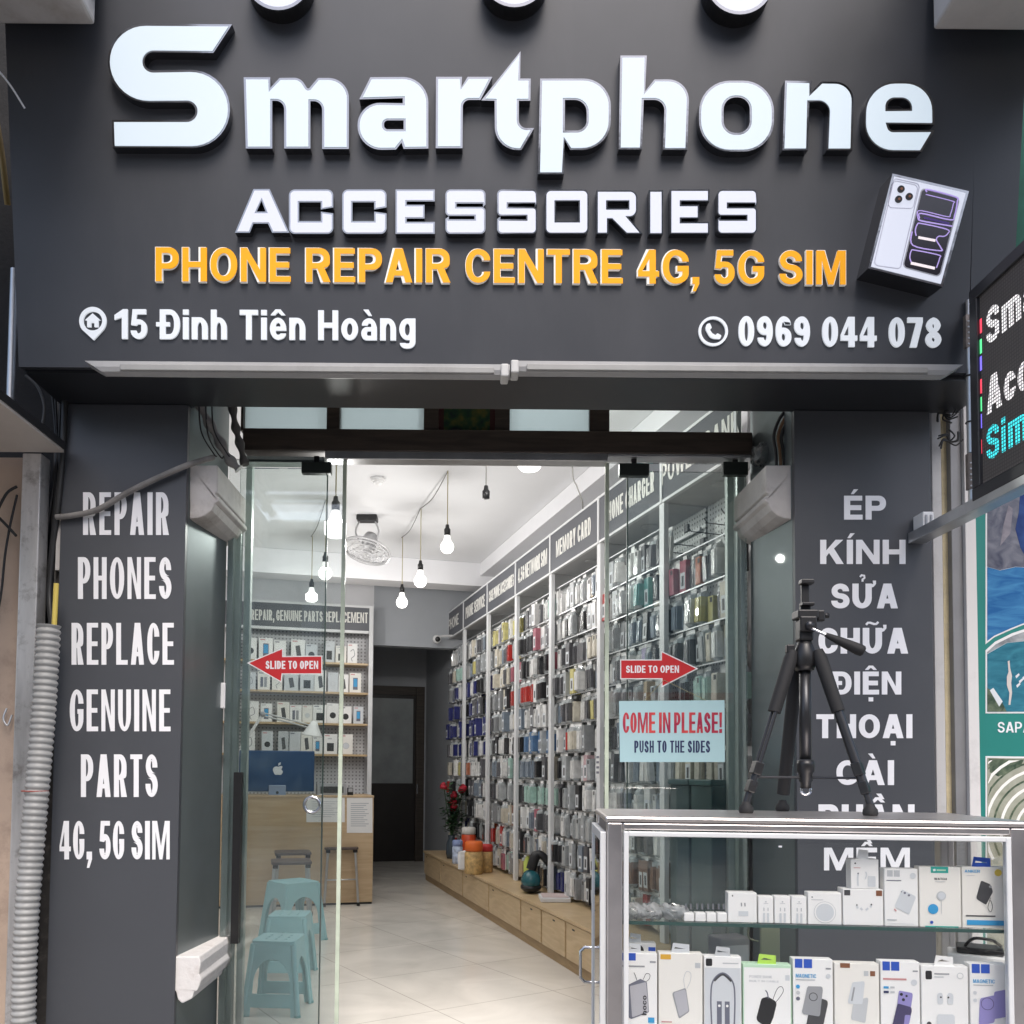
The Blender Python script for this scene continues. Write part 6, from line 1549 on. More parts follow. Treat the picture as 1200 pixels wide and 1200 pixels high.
# hanging packets: a few kinds of packet, each in several colours
pk_cols = {"white": (.72, .72, .71), "grey": (.27, .28, .29), "silver": (.40, .42, .43), "black": (.03, .03, .033), "charcoal": (.11, .11, .12), "cream": (.60, .56, .47), "pink": (.52, .36, .38), "rose": (.40, .13, .17), "red": (.42, .035, .03),
           "teal": (.10, .28, .27), "mint": (.38, .56, .50), "blue": (.08, .17, .32), "navy": (.025, .03, .14), "yellow": (.55, .50, .2), "tan": (.40, .31, .20), "orange": (.42, .14, .07), "lilac": (.45, .40, .58), "brown": (.20, .11, .08), "slate": (.19, .23, .28)}
def pk_mat(nm, clear):
    return mat("packet_" + nm + ("_clear" if clear else ""), pk_cols[nm], 0.14 if clear else 0.38, var=0.18, scale=24, bump=0.35 if clear else 0.0, bscale=55, coat=0.6 if clear else 0.1)
film = mat("packet_film", (0.44, 0.47, 0.48), 0.12, var=0.25, scale=30, bump=0.5, bscale=45, coat=0.8)
PROTO = {}
def packet_mesh(nm, kind, th):
    key = (nm, kind, th)
    if key in PROTO: return PROTO[key]
    mb = MB()
    wd, hg = 0.060, 0.182
    # local: x = out of the wall (front at -x), y = along the wall, z = up, origin at the foot
    if kind == 0:      # slim carton with window, bevelled
        mb.m(pk_mat(nm, False)); mb.box(-th / 2, -wd / 2, 0, th / 2, wd / 2, hg, 0.002)
        mb.m(K["mist"]); mb.box(-th / 2 - 0.0006, -wd * .36, hg * .12, -th / 2 - 0.0001, wd * .36, hg * .62)
        mb.m(K["dgrey"]); mb.box(-th / 2 - 0.0010, -wd * .2, hg * .2, -th / 2 - 0.0007, wd * .16, hg * .52)
        mb.m(K["white"]); mb.box(-0.001, -wd * .3, hg, 0.001, wd * .3, hg + 0.025)
    elif kind == 1:    # film bag with a coloured case in it
        n = 5
        mb.m(film)
        prof = [(-1, .25), (-.7, .8), (0, 1), (.7, .8), (1, .25)]
        vs = []; fs = []
        for zi, s_ in ((0, .35), (.06, .95), (.5, 1), (.92, .95), (1, .2)):
            for p, q in prof: vs.append((-th / 2 * q * s_ + th * .5 - th * .5, p * wd / 2, zi * hg))
            for p, q in prof[::-1]: vs.append((th / 2 * q * s_, p * wd / 2, zi * hg))
        m2 = 10
        for r_ in range(4):
            for k in range(m2):
                l = (k + 1) % m2; fs.append((r_ * m2 + k, r_ * m2 + l, (r_ + 1) * m2 + l, (r_ + 1) * m2 + k))
        fs.append(tuple(range(m2))[::-1]); fs.append(tuple(range(4 * m2, 5 * m2)))
        mb.add(vs, fs)
        mb.m(pk_mat(nm, True)); mb.box(-th / 2 - 0.002, -wd * .37, hg * .08, -th / 2 + 0.004, wd * .37, hg * .80, 0.003)
        mb.box(-th / 2 + 0.0045, -wd * .5 - 0.0012, hg * .09, th / 2 - 0.003, wd * .5 + 0.0012, hg * .82, 0.002)
        mb.m(K["white"]); mb.box(-0.0015, -wd / 2, hg * .965, 0.0015, wd / 2, hg + 0.022)
    else:              # coloured case on a white hanging card
        mb.m(K["white"]); mb.box(th / 2 - 0.003, -wd / 2, 0, th / 2, wd / 2, hg + 0.02)
        mb.m(pk_mat(nm, True))
        mb.box(-th / 2, -wd * .41, hg * .03, th / 2 - 0.0035, wd * .41, hg * .86, 0.006)
        mb.m(K["black"]); mb.box(-th / 2 - 0.0015, -wd * .30, hg * .66, -th / 2 - 0.0002, 0, hg * .80)
    me_o = mb.build("hanging_packet", None, None, origin=(0, 0, 0))
    PROTO[key] = me_o.data
    bpy.data.objects.remove(me_o)
    return PROTO[key]
base_pal = ["white"] * 6 + ["silver"] * 3 + ["grey"] * 2 + ["black"] * 4 + ["charcoal"] * 4 + ["cream"] * 2 + ["slate"] * 2
accent = ["pink", "rose", "red", "teal", "mint", "blue", "yellow", "tan", "orange", "lilac", "brown", "navy"]
row_theme = {}
rng = random.Random(11)
NR = 11
RS = 0.213
spots = []
for i in range(7):
    a0, a1 = edges[i] + 0.02, edges[i + 1] - 0.0
    for r in range(NR):
        ztop = 2.70 - RS * r
        zf = ztop - 0.198
        if i == 0 and r == 0: continue
        if i == 1 and r == 0 and False: continue
        n = 14 if i in (1, 2, 3) else 13
        if i == 0: n = 11
        pal = base_pal + [rng.choice(accent) for _ in range(2)] + [rng.choice(("red", "rose"))]
        theme = rng.choice(accent) if rng.random() < .06 else None
        if i in (5, 6) and 2 <= r <= 5: theme = "navy"
        k = 0
        for j in range(n):
            if rng.random() < 0.04: continue
            if rng.random() < .38 and j > 0: nm = last_
            else: nm = theme if (theme and rng.random() < .55) else rng.choice(pal)
            last_ = nm
            kind = rng.choice((0, 1, 1, 2))
            th = rng.choice((0.03, 0.045, 0.06, 0.075))
            aa = a1 - 0.055 - j * ((a1 - a0 - 0.09) / (n - 1))
            spots.append((i, r, j, nm, kind, th, aa, zf))
# a scarlet packet hangs out by the memory card post; the window of view counts nearest first
spots.append((1, 1, 8, "red", 0, 0.03, edges[2] - 0.05, 2.30))
def dist(s):
    return (I(s[6], BB, s[7]) - CAM).length
spots.sort(key=dist)
spots = [s for s in spots if not (s[0] == 0 and s[6] < 3.72)]
KEEP = 296
seen = {}
kind_word = ("carton", "film bag", "carded case")
for n_, (i, r, j, nm, kind, th, aa, zf) in enumerate(spots[:KEEP]):
    me = packet_mesh(nm, kind, th)
    o = bpy.data.objects.new("hanging_packet", me); COL.objects.link(o)
    front = 2.335 + (0.01 if kind == 0 else 0.0) + rng.uniform(-.03, .03)
    if (i, r, j) == (1, 1, 8): front = 2.29
    o.location = I(aa, front, zf + rng.uniform(-.006, .006))
    o.rotation_euler = (rng.uniform(-.03, .03), rng.uniform(-.05, .05), TH + rng.uniform(-.14, .14))
    lab = f"{nm} {kind_word[kind]}, {ORD[j]} from the far post in {ORD[r]} row, {bays[i]} bay"
    tag(o, lab, "packet", "accessory packets hanging on the shop wall")
mb = MB()
for (i, r, j, nm, kind, th, aa, zf) in spots[KEEP:]:
    me = packet_mesh(nm, kind, th)
    M_ = Matrix.Translation(I(aa, 2.335 + rng.uniform(-.03, .03), zf)) @ Matrix.Rotation(TH + rng.uniform(-.14, .14), 4, 'Z')
    b0 = len(mb.v)
    mb.v += [M_ @ v.co for v in me.vertices]
    for p in me.polygons:
        mb.m(me.materials[p.material_index]); mb.f.append([b0 + q for q in p.vertices]); mb.mi.append(mb.cur); mb.sm.append(False)
st = mb.build("far_packets", None, None)
tag(st, "mass of small far packets hanging in the deepest shelf bays", "packets", None, "stuff")
# price rails are part of the bays: thin wires under each row
for o in [o for o in COL.objects if o.name.split('.')[0] == "shelf_bay"]:
    i = [round((I(0, 0, 0) + o.location).dot(DI), 2)]
    idx = min(range(7), key=lambda q: abs((edges[q] + edges[q + 1]) / 2 - i[0]))
    mb = MB(FI)
    for r in range(NR):
        if idx == 0 and r == 0: continue
        z = 2.70 - RS * r
        mb.box(2.30, edges[idx] + 0.03, z + 0.006, 2.306, edges[idx + 1] - 0.03, z + 0.013)
        mb.box(2.52, edges[idx] + 0.03, z + 0.004, 2.535, edges[idx + 1] - 0.03, z + 0.022)
    mb.build("hanging_rails", alu, o)
# small notice taped to a post
q = I(edges[2] - 0.0, BP - 0.002, WB(684, 897, BP)[1])
zc_ = WB(684, 897, BP)[1]
T = thing("price_notice", "small white notice taped to the post below the memory card header", "notice", I(edges[2], BP - 0.002, zc_ - 0.07), TH)
mb = MB(FI); mb.box(BP - 0.0025, edges[2] - 0.030, zc_ - 0.075, BP - 0.0008, edges[2] + 0.030, zc_ + 0.075); mb.build("paper", paper, T)
mb = MB(FI)
for k in range(4):
    mb.box(BP - 0.0032, edges[2] - 0.022, zc_ - 0.055 + k * 0.034, BP - 0.0027, edges[2] + 0.022, zc_ - 0.04 + k * 0.034)
mb.build("print_lines", K["slate"], T)

# dark green storage boxes in the nearest bay, seen through the glass behind the tripod
for k, (aa, cl_, lab) in enumerate(((3.80, (.012, .05, .05), "dark green storage box in the nearest bay beside the doorway"), (4.02, (.02, .05, .055), "dark teal storage box deeper in the nearest bay"))):
    T = thing("storage_box", lab, "storage box", I(aa, 2.28, 0.9), TH)
    zt_ = 1.26; mb = MB(FI); mb.box(2.17, aa - 0.10, ZT + 0.002, 2.255, aa + 0.10, zt_ - 0.03, 0.006); mb.build("tub", mat("tub%d" % k, cl_, 0.4), T)
    mb = MB(FI); mb.box(2.16, aa - 0.106, zt_ - 0.029, 2.257, aa + 0.106, zt_, 0.005); mb.build("lid", mat("lid%d" % k, tuple(c * 1.5 for c in cl_), 0.4), T)

# =================================================================== THINGS ON THE LOW CUPBOARDS
def on_cup(px, py):
    p = PZ(px, py, ZT); return p
# roses in a vase
p = on_cup(529, 1006)
vz = thing("flower_vase", "dark vase of red roses at the far end of the low cupboard", "vase", p)
mb = MB(); mb.lathe([(0, 0.0), (0.05, 0.0), (0.06, 0.06), (0.055, 0.16), (0.035, 0.22), (0.04, 0.25), (0.036, 0.25), (0.03, 0.2)], 18, (0, 0, 1), p); mb.build("vase", mat("vase_dark", (.05, .07, .09), 0.2), vz)
rr = random.Random(4)
mb = MB(); heads_ = []
for k in range(13):
    a = rr.uniform(0, 2 * pi); s_ = rr.uniform(.02, .16); tip = p + V((cos(a) * s_, sin(a) * s_ * .7, rr.uniform(.45, .82)))
    mb.tube(spline([p + V((0, 0, .2)), p.lerp(tip, .55) + V((0, 0, .08)), tip], 5), 0.005, 5); heads_.append(tip)
mb.build("stems", mat("stem_green", (.03, .08, .03), 0.6), vz)
mb = MB()
for k in range(420):
    t_ = rr.choice(heads_); q = p.lerp(t_, rr.uniform(.45, .95)) + V((rr.uniform(-.05, .05), rr.uniform(-.05, .05), rr.uniform(0, .1)))
    a = rr.uniform(0, 2 * pi); d_ = V((cos(a), sin(a), rr.uniform(-.4, .5))).normalized(); sd_ = d_.cross(V((0, 0, 1))).normalized(); L_ = rr.uniform(.05, .11)
    mb.add([q, q + d_ * L_ * .5 + sd_ * L_ * .25, q + d_ * L_, q + d_ * L_ * .5 - sd_ * L_ * .25], [(0, 1, 2, 3)])
mb.build("leaves", mat("leaf_green", (.035, .09, .04), 0.5, var=.4), vz)
for t_ in heads_[:9]:
    mb = MB()
    for s_ in range(3): mb.ball(t_ + V((rr.uniform(-.012, .012), rr.uniform(-.012, .012), s_ * .012)), .042 - s_ * .007, .042 - s_ * .007, .032, 10, 7)
    mb.build("rose", mat("rose_red", (.38, .012, .03), 0.55, var=.35, scale=40), vz)
def jar(px, py, r, h, bodym, lidm, lab, name="jar", cat="jar", lidh=.25):
    p = on_cup(px, py); T = thing(name, lab, cat, p)
    mb = MB(); mb.lathe([(0, 0), (r * .9, 0), (r, r * .15), (r, h * (1 - lidh) - r * .2), (r * .85, h * (1 - lidh)), (0, h * (1 - lidh))], 18, (0, 0, 1), p); mb.build("jar_body", bodym, T)
    mb = MB(); mb.lathe([(r * .9, h * (1 - lidh)), (r * .98, h * (1 - lidh) + .004), (r * .98, h - .012), (r * .8, h), (0, h)], 18, (0, 0, 1), p); mb.build("lid", lidm, T)
    return T
orange = C("jar_orange", .72, .14, .02); cookie = mat("cookie_fill", (.52, .34, .14), .5, var=.4, scale=30)
jar(536, 1012, .055, .24, mat("blue_white_china", (.45, .52, .68), .25, var=.5, scale=22), mat("blue_lid", (.25, .32, .55), .3), "blue and white china jar beside the rose vase")
jar(555, 1024, .085, .30, cookie, orange, "round biscuit jar with an orange lid, front of the group", lidh=.3)
jar(570, 1022, .06, .26, cookie, C("jar_red", .5, .03, .03), "slim biscuit jar with a red lid behind the orange-lidded jar")
jar(549, 1010, .075, .36, mat("noodle_red", (.60, .07, .02), .4, var=.3, scale=14), C("noodle_white", .7, .68, .64), "red and white tub standing behind the orange-lidded jar", "tub", "tub", .2)
jar(576, 1012, .06, .42, mat("amber_jar", (.50, .18, .05), .3, var=.4, scale=18), orange, "tall amber jar with orange lid beside the white post")
p = on_cup(543, 1019); T = thing("paper_packet", "crumpled white paper packet hanging over the cupboard edge", "packet", p)
mb = MB(); mb.box(p.x - .05, p.y - .05, ZT + .001, p.x + .05, p.y + .05, ZT + .17, .02)
for v in range(len(mb.v)): mb.v[v] = mb.v[v] + V((rr.uniform(-.008, .008), rr.uniform(-.008, .008), 0 if mb.v[v].z < ZT + .03 else rr.uniform(-.02, .02)))
mb.build("packet", paper, T)
# yellow-green bottle, teal handheld cleaner
p = on_cup(619, 1035); T = thing("spray_bottle", "lime yellow bottle beside the teal hand vacuum", "bottle", p)
mb = MB(); mb.lathe([(0, 0), (.035, 0), (.04, .03), (.04, .18), (.015, .23), (.012, .27), (0, .27)], 14, (0, 0, 1), p); mb.build("bottle", C("lime_bottle", .50, .58, .12), T)
p = on_cup(622, 1046); hv = thing("hand_vacuum", "teal and black hand vacuum lying on the low cupboard", "vacuum", p)
mb = MB(); mb.ball(p + V((0, 0, .095)), .078, .12, .085, 20, 14); mb.build("body", mat("vac_teal", (.015, .10, .12), .25), hv)
mb = MB(); mb.ball(p + V((0, 0, .045)), .082, .124, .043, 20, 12); mb.build("base", black_pl, hv)
mb = MB(); mb.tube(spline([p + V((.0, .0, .18)), p + V((.05, .0, .30)), p + V((.13, -.01, .24)), p + V((.22, -.03, .03))], 8), [.04] * 8 + [.03] * 8 + [.026] * 8 + [.03], 12); mb.build("nozzle", black_pl, hv)
p = on_cup(648, 1055); T = thing("white_tray", "flat white tray on the low cupboard under the vacuum nozzle", "tray", p)
mb = MB(); mb.box(p.x - .10, p.y - .12, ZT + .001, p.x + .12, p.y + .10, ZT + .035, .006); mb.build("tray", white_pl, T)
mb = MB(); mb.box(p.x - .085, p.y - .105, ZT + .0352, p.x + .105, p.y + .085, ZT + .042, .003); mb.build("tray_pad", C("tray_pink", .62, .5, .48), T)

# =================================================================== COUNTER AND REPAIR WALL
AC = 8.24
bl_, br_ = -0.55, WA(437, 1000, AC)[0]
ZK = 1.04
ct = thing("service_counter", "light wood service counter at the back of the shop", "counter", I(AC + .25, (bl_ + br_) / 2, 0), TH)
mb = MB(FI); mb.box(bl_, AC, 0.02, br_, AC + .018, ZK - .021); mb.build("front_panel", counter_ply, ct)
mb = MB(FI); mb.box(bl_, AC - .006, ZK - .02, br_ + .004, AC + .55, ZK); mb.build("counter_top", counter_ply, ct, .002)
mb = MB(FI); mb.box(br_ - .018, AC + .0185, 0.02, br_, AC + .54, ZK - .021); mb.build("side_panel", counter_ply, ct)
mb = MB(FI); mb.box(bl_, AC + .004, 0, br_ - .004, AC + .5, .0195); mb.build("plinth", blackm, ct)
AP = Plane(I(AC, 0, 0), -DI, RI)
for x0_, y0_, x1_, y1_, lab in ((359, 933, 404, 963.5, "white printed sheet on the counter front beside the door edge"), (406.5, 933, 436.5, 976, "white price list sheet at the right end of the counter")):
    c = [AP.at(x0_, y1_), AP.at(x1_, y1_), AP.at(x1_, y0_), AP.at(x0_, y0_)]
    T = thing("notice_sheet", lab, "notice", (c[0] + c[1]) / 2, TH, "printed sheets on the counter front")
    c[3].z = c[2].z = min(c[3].z, c[2].z, ZK - .022)
    mb = MB(); mb.prism([q - DI * .0015 for q in c], DI * .001); mb.build("paper", paper, T)
    mb = MB()
    nl = 6 if x0_ > 400 else 4
    for k in range(nl * 2):
        v0 = .15 + k * .7 / (nl * 2); u1 = .85 - .25 * ((k * 37) % 5) / 5
        P_ = lambda u, v: (c[3].lerp(c[2], u)).lerp(c[0].lerp(c[1], u), v) - DI * .002
        mb.quad(P_(.15, v0 + .022), P_(u1, v0 + .022), P_(u1, v0), P_(.15, v0))
    mb.build("print_lines", paper_line, T)
# computer seen from behind
q0, q1 = WA(283, 879, AC + .2), WA(368, 929, AC + .2)
b0, b1, zA, zB = q0[0] - .02, q1[0], ZK, q0[1]
pc = thing("desktop_computer", "blue-backed desktop computer turned away on the counter", "computer", I(AC + .25, (b0 + b1) / 2, ZK), TH)
bluebk = mat("computer_blue", (.018, .062, .16), .35, .2, var=.08, scale=2)
mb = MB(FI); mb.box(b0, AC + .2, zA + .03, b1, AC + .225, zB, .008); mb.build("screen_back", bluebk, pc)
xs0 = WA(315, 920, AC + .19)[0]; xs1 = WA(335, 920, AC + .19)[0]; zs_ = WA(320, 920, AC + .19)[1]
mb = MB(FI); mb.box(xs0, AC + .17, zA + .003, xs1, AC + .199, zs_, .004); mb.box(xs0, AC + .12, zA, xs1, AC + .30, zA + .006); std = mb.build("stand", mat("stand_blue", (.28, .35, .48), .35, .3), pc)
mb = MB(FI); mb.lathe([(0, .001), (.014, .001), (.014, 0)], 16, (0, -1, 0), ((xs0 + xs1) / 2, AC + .17, zA + .022)); mb.build("cable_hole", K["black"], std)
cpx, cpz = WA(326, 902, AC + .2)
def apl(x, z): return I(AC + .1985, cpx + x * .1, cpz + z * .1)
fruit = rpoly([(-.05, .28, .12), (-.40, .38, .3), (-.52, -.05, .3), (-.28, -.55, .2), (0, -.46, .2), (.28, -.55, .2), (.48, -.16, .12), (.26, .02, .12), (.44, .28, .1), (.30, .40, .2), (.05, .28, .12)])
mb = MB(); mb.prism([apl(x, z) for x, z in fruit], DI * .001)
leaf_ = rpoly([(0, .38), (.02, .62, .12), (.24, .74), (.22, .5, .12)])
mb.prism([apl(x, z) for x, z in leaf_], DI * .001); mb.build("fruit_emblem", K["mist"], pc)
# things stacked behind the leaf on the counter
def cbox(name, lab, x0, y0, x1, y1, a, dep, mt_, cat="box", extra=None, zf=None):
    (p0_, z1__), (p1_, z0__) = WA(x0, y0, a), WA(x1, y1, a)
    z0__ = zf if zf is not None else z0__
    T = thing(name, lab, cat, I(a, (p0_ + p1_) / 2, z0__), TH)
    mb = MB(FI); mb.box(p0_, a, z0__, p1_, a + dep, z1__, .003); mb.build("box_body", mt_, T)
    return T, (p0_, p1_, z0__, z1__)
T, r_ = cbox("till_printer", "grey flat till printer on the counter behind the door edge", 372, 918, 406, 930, AC + .12, .2, K["grey"], "printer", zf=ZK)
mb = MB(FI); mb.box(r_[0] + .03, AC + .116, r_[2] + .02, r_[1] - .03, AC + .1195, r_[3] - .03); mb.build("paper_slot", K["black"], T)
T, r_ = cbox("card_reader", "small black card reader next to the grey till printer", 407.5, 923, 414, 930, AC + .1, .05, black_pl, "card reader", zf=ZK)
mb = MB(FI); mb.box(r_[0] + .006, AC + .097, r_[2] + .03, r_[1] - .006, AC + .0998, r_[3] - .006); mb.build("screen", K["grey"], T)
# desk lamp
zl0 = ZK
def ap(x, y, a): 
    b, z = WA(x, y, a); return I(a, b, z)
lp = thing("desk_lamp", "white folding-arm desk lamp on the counter behind the glass door", "lamp", I(AC + .3, WA(279, 900, AC + .3)[0], ZK), TH)
Al = AC + .3
e0, e1, e2 = ap(281, 878, Al), ap(308, 837, Al), ap(362, 851, Al)
base_ = V((e0.x, e0.y, ZK))
mb = MB(); mb.lathe([(0, 0), (.07, 0), (.07, .018), (.02, .03), (0, .03)], 20, (0, 0, 1), base_); mb.tube([base_, e0], .012, 10); mb.build("base", white_pl, lp)
mb = MB()
for s_ in (-.014, .014):
    mb.tube([e0 + V((0, 0, s_)), e1 + V((0, 0, s_))], .0075, 8)
mb.build("lower_arm", white_pl, lp)
mb = MB()
for s_ in (-.014, .014): mb.tube([e1 + V((0, 0, s_)), e2 + V((0, 0, s_))], .0075, 8)
mb.build("upper_arm", mat("lamp_grey", (.45, .46, .46), .4), lp)
mb = MB(); mb.ball(e1, .028, .028, .028, 12, 8); mb.build("elbow", K["grey"], lp)
mb = MB(); mb.lathe([(.012, .05), (.03, .045), (.05, -.0), (.10, -.09), (.105, -.10), (.098, -.10), (.05, -.01), (.01, .03)], 22, (0.15, 0, 1), e2 + V((.05, -.02, 0))); mb.build("lamp_shade", white_pl, lp)

# shelves behind the counter
AS = 9.42
bL, bR = -0.58, WA(436.5, 800, AS)[0]
ru = thing("repair_shelf", "white back wall shelving headed REPAIR, GENUINE PARTS REPLACEMENT", "shelving", I(AS + .15, (bL + bR) / 2, 0), TH)
zh0, zh1 = WA(400, 738, AS)[1], WA(400, 711, AS)[1]
mb = MB(FI); mb.box(bL, AS, zh0, bR - .04, AS + .02, zh1); hb_ = mb.build("header_board", header_grey, ru)
mb = MB(FI); mb.box(bL, AS - .004, zh1 + .0005, bR, AS + .3, zh1 + .025); mb.box(bL, AS - .004, zh0 - .03, bR - .05, AS + .024, zh0 - .0005); mb.build("trim", shelf_white, ru)
HP = Plane(I(AS, 0, 0), -DI, RI)
mb = MB(); ptext(mb, "REPAIR, GENUINE PARTS REPLACEMENT", HP, 294, 714, 431, 729, .0005, .003, .15, dy=4); mb.build("lettering", header_text, hb_)
mb = MB(FI); mb.box(bR - .045, AS - .002, 0, bR, AS + .028, zh1); mb.box(bR - .02, AS + .0285, 0, bR, AS + .29, zh1); mb.build("post", shelf_white, ru)
mb = MB(FI); mb.box(bL, AS + .27, .2, bR - .021, AS + .282, zh1); mb.build("pegboard", peg_mat("pegboard_back", (.66, .66, .68), (.25, .25, .26), .04, (0, 2)), ru)
ysh = [777, 811.5, 848, 884]
zsh = [WA(420, y, AS)[1] for y in ysh]
for z in zsh:
    mb = MB(FI); mb.box(bL, AS + .01, z - .022, bR - .047, AS + .268, z); mb.build("shelf_board", ply, ru)
rb = random.Random(21)
shelf_word = ("top", "second", "third", "lowest")
pics = (("a black camera", [('d', .5, .6, .26, 'black')]), ("a dark phone", [('p', [(.3, .3, .03), (.62, .26, .03), (.75, .78, .03), (.42, .84, .03)], 'dgrey')]), ("a black charger block", [('r', .25, .45, .75, .86, 'black'), ('r', .3, .2, .6, .26, 'lgrey')]),
        ("a grey cable", [('s', [(.3, .4), (.6, .3), (.7, .6), (.4, .75), (.5, .9)], .008, 'grey')]), ("a pale earbud case", [('d', .5, .58, .24, 'lgrey'), ('d', .5, .58, .2, 'mist')]), ("a blue phone", [('r', .3, .25, .7, .85, 'slate'), ('r', .34, .3, .66, .7, 'sky')]),
        ("two slim phones", [('r', .22, .3, .44, .84, 'slate'), ('r', .52, .3, .74, .84, 'grey')]))
for si, z in enumerate(zsh):
    x = WA(286, ysh[si], AS)[0]; n_ = 0
    row = []
    while x < bR - .20:
        wd = rb.choice((.11, .13, .15, .12)); hg = rb.choice((.19, .22, .20, .24))
        if rb.random() < .1: x += .05
        row.append((x, wd, hg)); x += wd + rb.choice((.004, .01, .02))
    for k, (x, wd, hg) in enumerate(row):
        wname, sp_ = rb.choice(pics)
        loc = I(AS + .04 + rb.uniform(0, .03), x + wd / 2, z + .0005)
        body = rb.choice((W_, W_, IV, K["mist"], K["lgrey"] if rb.random() < .3 else W_))
        T = thing("stock_box", f"box printed with {wname}, {ORD[k]} from left on {shelf_word[si]} repair shelf", "stock box", loc, TH, "stock boxes on the repair shelves")
        fr_ = Matrix.Translation(loc) @ Matrix.Rotation(TH, 4, 'Z')
        mb = MB(fr_); mb.box(-wd / 2, 0, 0, wd / 2, .07, hg, .003); mb.build("carton", body, T)
        prints(fr_, wd, hg, sp_ + [('r', .1, .06, .45, .11, rb.choice(('slate', 'lgrey', 'rose')))], "front_print", T)

# =================================================================== STOOLS
def plastic_stool(lab, loc, rz, w, h):
    T = thing("plastic_stool", lab, "stool", loc, rz, "pale teal plastic stools along the glass")
    M_ = Matrix.Translation(loc) @ Matrix.Rotation(rz, 4, 'Z')
    ht, hb = w * .44, w * .58          # half widths, top and foot
    mb = MB(M_); tt = .022
    o_ = rpoly([(-ht, -ht, .03), (ht, -ht, .03), (ht, ht, .03), (-ht, ht, .03)], 5)
    holes = [disc(cx_ * w * .2, cy_ * w * .2, .009, 8) for cx_ in (-1, 0, 1) for cy_ in (-1, 0, 1)]
    mb.prism([V((x, y, h - tt)) for x, y in o_], V((0, 0, tt)), [[V((x, y, h - tt)) for x, y in q] for q in holes])
    mb.build("seat", teal_pl, T, .004)
    def side(ang, lowrail):
        R_ = M_ @ Matrix.Rotation(ang, 4, 'Z')
        mb = MB(R_)
        zt_ = h - .012
        def pt(u, z):          # u in -1..1 across the sloping side
            hw = ht + (hb - ht) * (1 - z / h)
            return V((u * hw, -hw + 0.004, z))
        legw = .30
        o_ = [(-1, zt_), (1, zt_), (1, 0), (1 - legw, 0), (1 - legw, h * .12), (-1 + legw, h * .12), (-1 + legw, 0), (-1, 0)] if lowrail else [(-1, zt_), (1, zt_), (1, 0), (1 - legw, 0), (1 - legw, h * .2)] + [( (1 - legw) * cos(radians(t_)), h * .42 + h * .32 * sin(radians(t_))) for t_ in range(0, 181, 15)] + [(-1 + legw, h * .2), (-1 + legw, 0), (-1, 0)]
        hol = []
        if lowrail: hol = [[((1 - legw) * cos(radians(t_)), h * .46 + h * .30 * sin(radians(t_))) for t_ in range(0, 181, 15)] + [(-1 + legw, h * .30), (1 - legw, h * .30)]]
        nrm = V((0, 1, 0))
        mb.prism([pt(*q) for q in o_], nrm * .011, [[pt(*q) for q in hh] for hh in hol])
        return mb
    for k in range(4):
        side(k * pi / 2, k % 2 == 0).build("side_panel", teal_pl, T, .003)
    for sx in (-1, 1):
        for sy in (-1, 1):
            mb = MB(M_); c0 = V((sx * (ht - .012), sy * (ht - .012), h - .02)); c1 = V((sx * (hb - .012), sy * (hb - .012), .006))
            mb.tube([c0, c1], [.017, .014], 8); lg = mb.build("leg", teal_pl, T)
            mb = MB(M_); mb.lathe([(0, 0), (.017, 0), (.018, .006), (.016, .012)], 10, (0, 0, 1), (c1.x, c1.y, 0)); mb.build("foot", mat("foot_teal", (.15, .38, .38), .5), lg)
    return T
plastic_stool("front pale teal plastic stool just inside the glass, nearest the street", V((-1.02, 4.66, 0)), radians(-3), .27, .385)
plastic_stool("middle pale teal plastic stool, between the two others of its row", V((-1.12, 5.42, 0)), radians(2), .27, .385)
plastic_stool("rear pale teal plastic stool turned cornerwise below the metal stools", V((-1.33, 6.55, 0)), radians(42), .33, .44)
def metal_stool(lab, loc, rz, w=.32, h=.55):
    T = thing("metal_stool", lab, "stool", loc, rz, "steel-legged stools by the counter")
    M_ = Matrix.Translation(loc) @ Matrix.Rotation(rz, 4, 'Z')
    mb = MB(M_); o_ = rpoly([(-w / 2, -w / 2, .04), (w / 2, -w / 2, .04), (w / 2, w / 2, .04), (-w / 2, w / 2, .04)], 5)
    mb.prism([V((x, y, h - .022)) for x, y in o_], V((0, 0, .022))); mb.build("seat", mat("stool_brown", (.075, .055, .05), .45, var=.2), T, .005)
    for sx in (-1, 1):
        for sy in (-1, 1):
            c0 = V((sx * w * .40, sy * w * .40, h - .023)); c1 = V((sx * w * .50, sy * w * .50, .012))
            mb = MB(M_); mb.tube([c0, c1], .0125, 10); lg = mb.build("leg", alu, T)
            mb = MB(M_); mb.lathe([(0, .0), (.016, 0), (.016, .03), (.013, .034)], 10, (0, 0, 1), (c1.x, c1.y, 0)); mb.build("rubber_foot", black_rub, lg)
            mb = MB(M_); mb.box(sx * w * .40 - .02, sy * w * .40 - .02, h - .05, sx * w * .40 + .02, sy * w * .40 + .02, h - .0225, .004); mb.build("bracket", black_rub, lg)
    mb = MB(M_); q = w * .455
    mb.tube([V((-q, -q, h * .45)), V((q, -q, h * .45)), V((q, q, h * .45)), V((-q, q, h * .45))], .007, 8, True); mb.build("stretcher", alu, T)
    return T
p = PZ(395, 1062, 0); metal_stool("brown steel-legged stool on its own before the counter, right of the door edge", V((p.x, p.y + .15, 0)), TH)
p = PZ(330, 1070, 0); metal_stool("brown steel-legged stool in front of its twin, behind the teal stools", V((-1.44, 6.98, 0)), TH)
metal_stool("brown steel-legged stool half hidden at the counter, left of the lone one", V((-1.58, 7.72, 0)), TH)

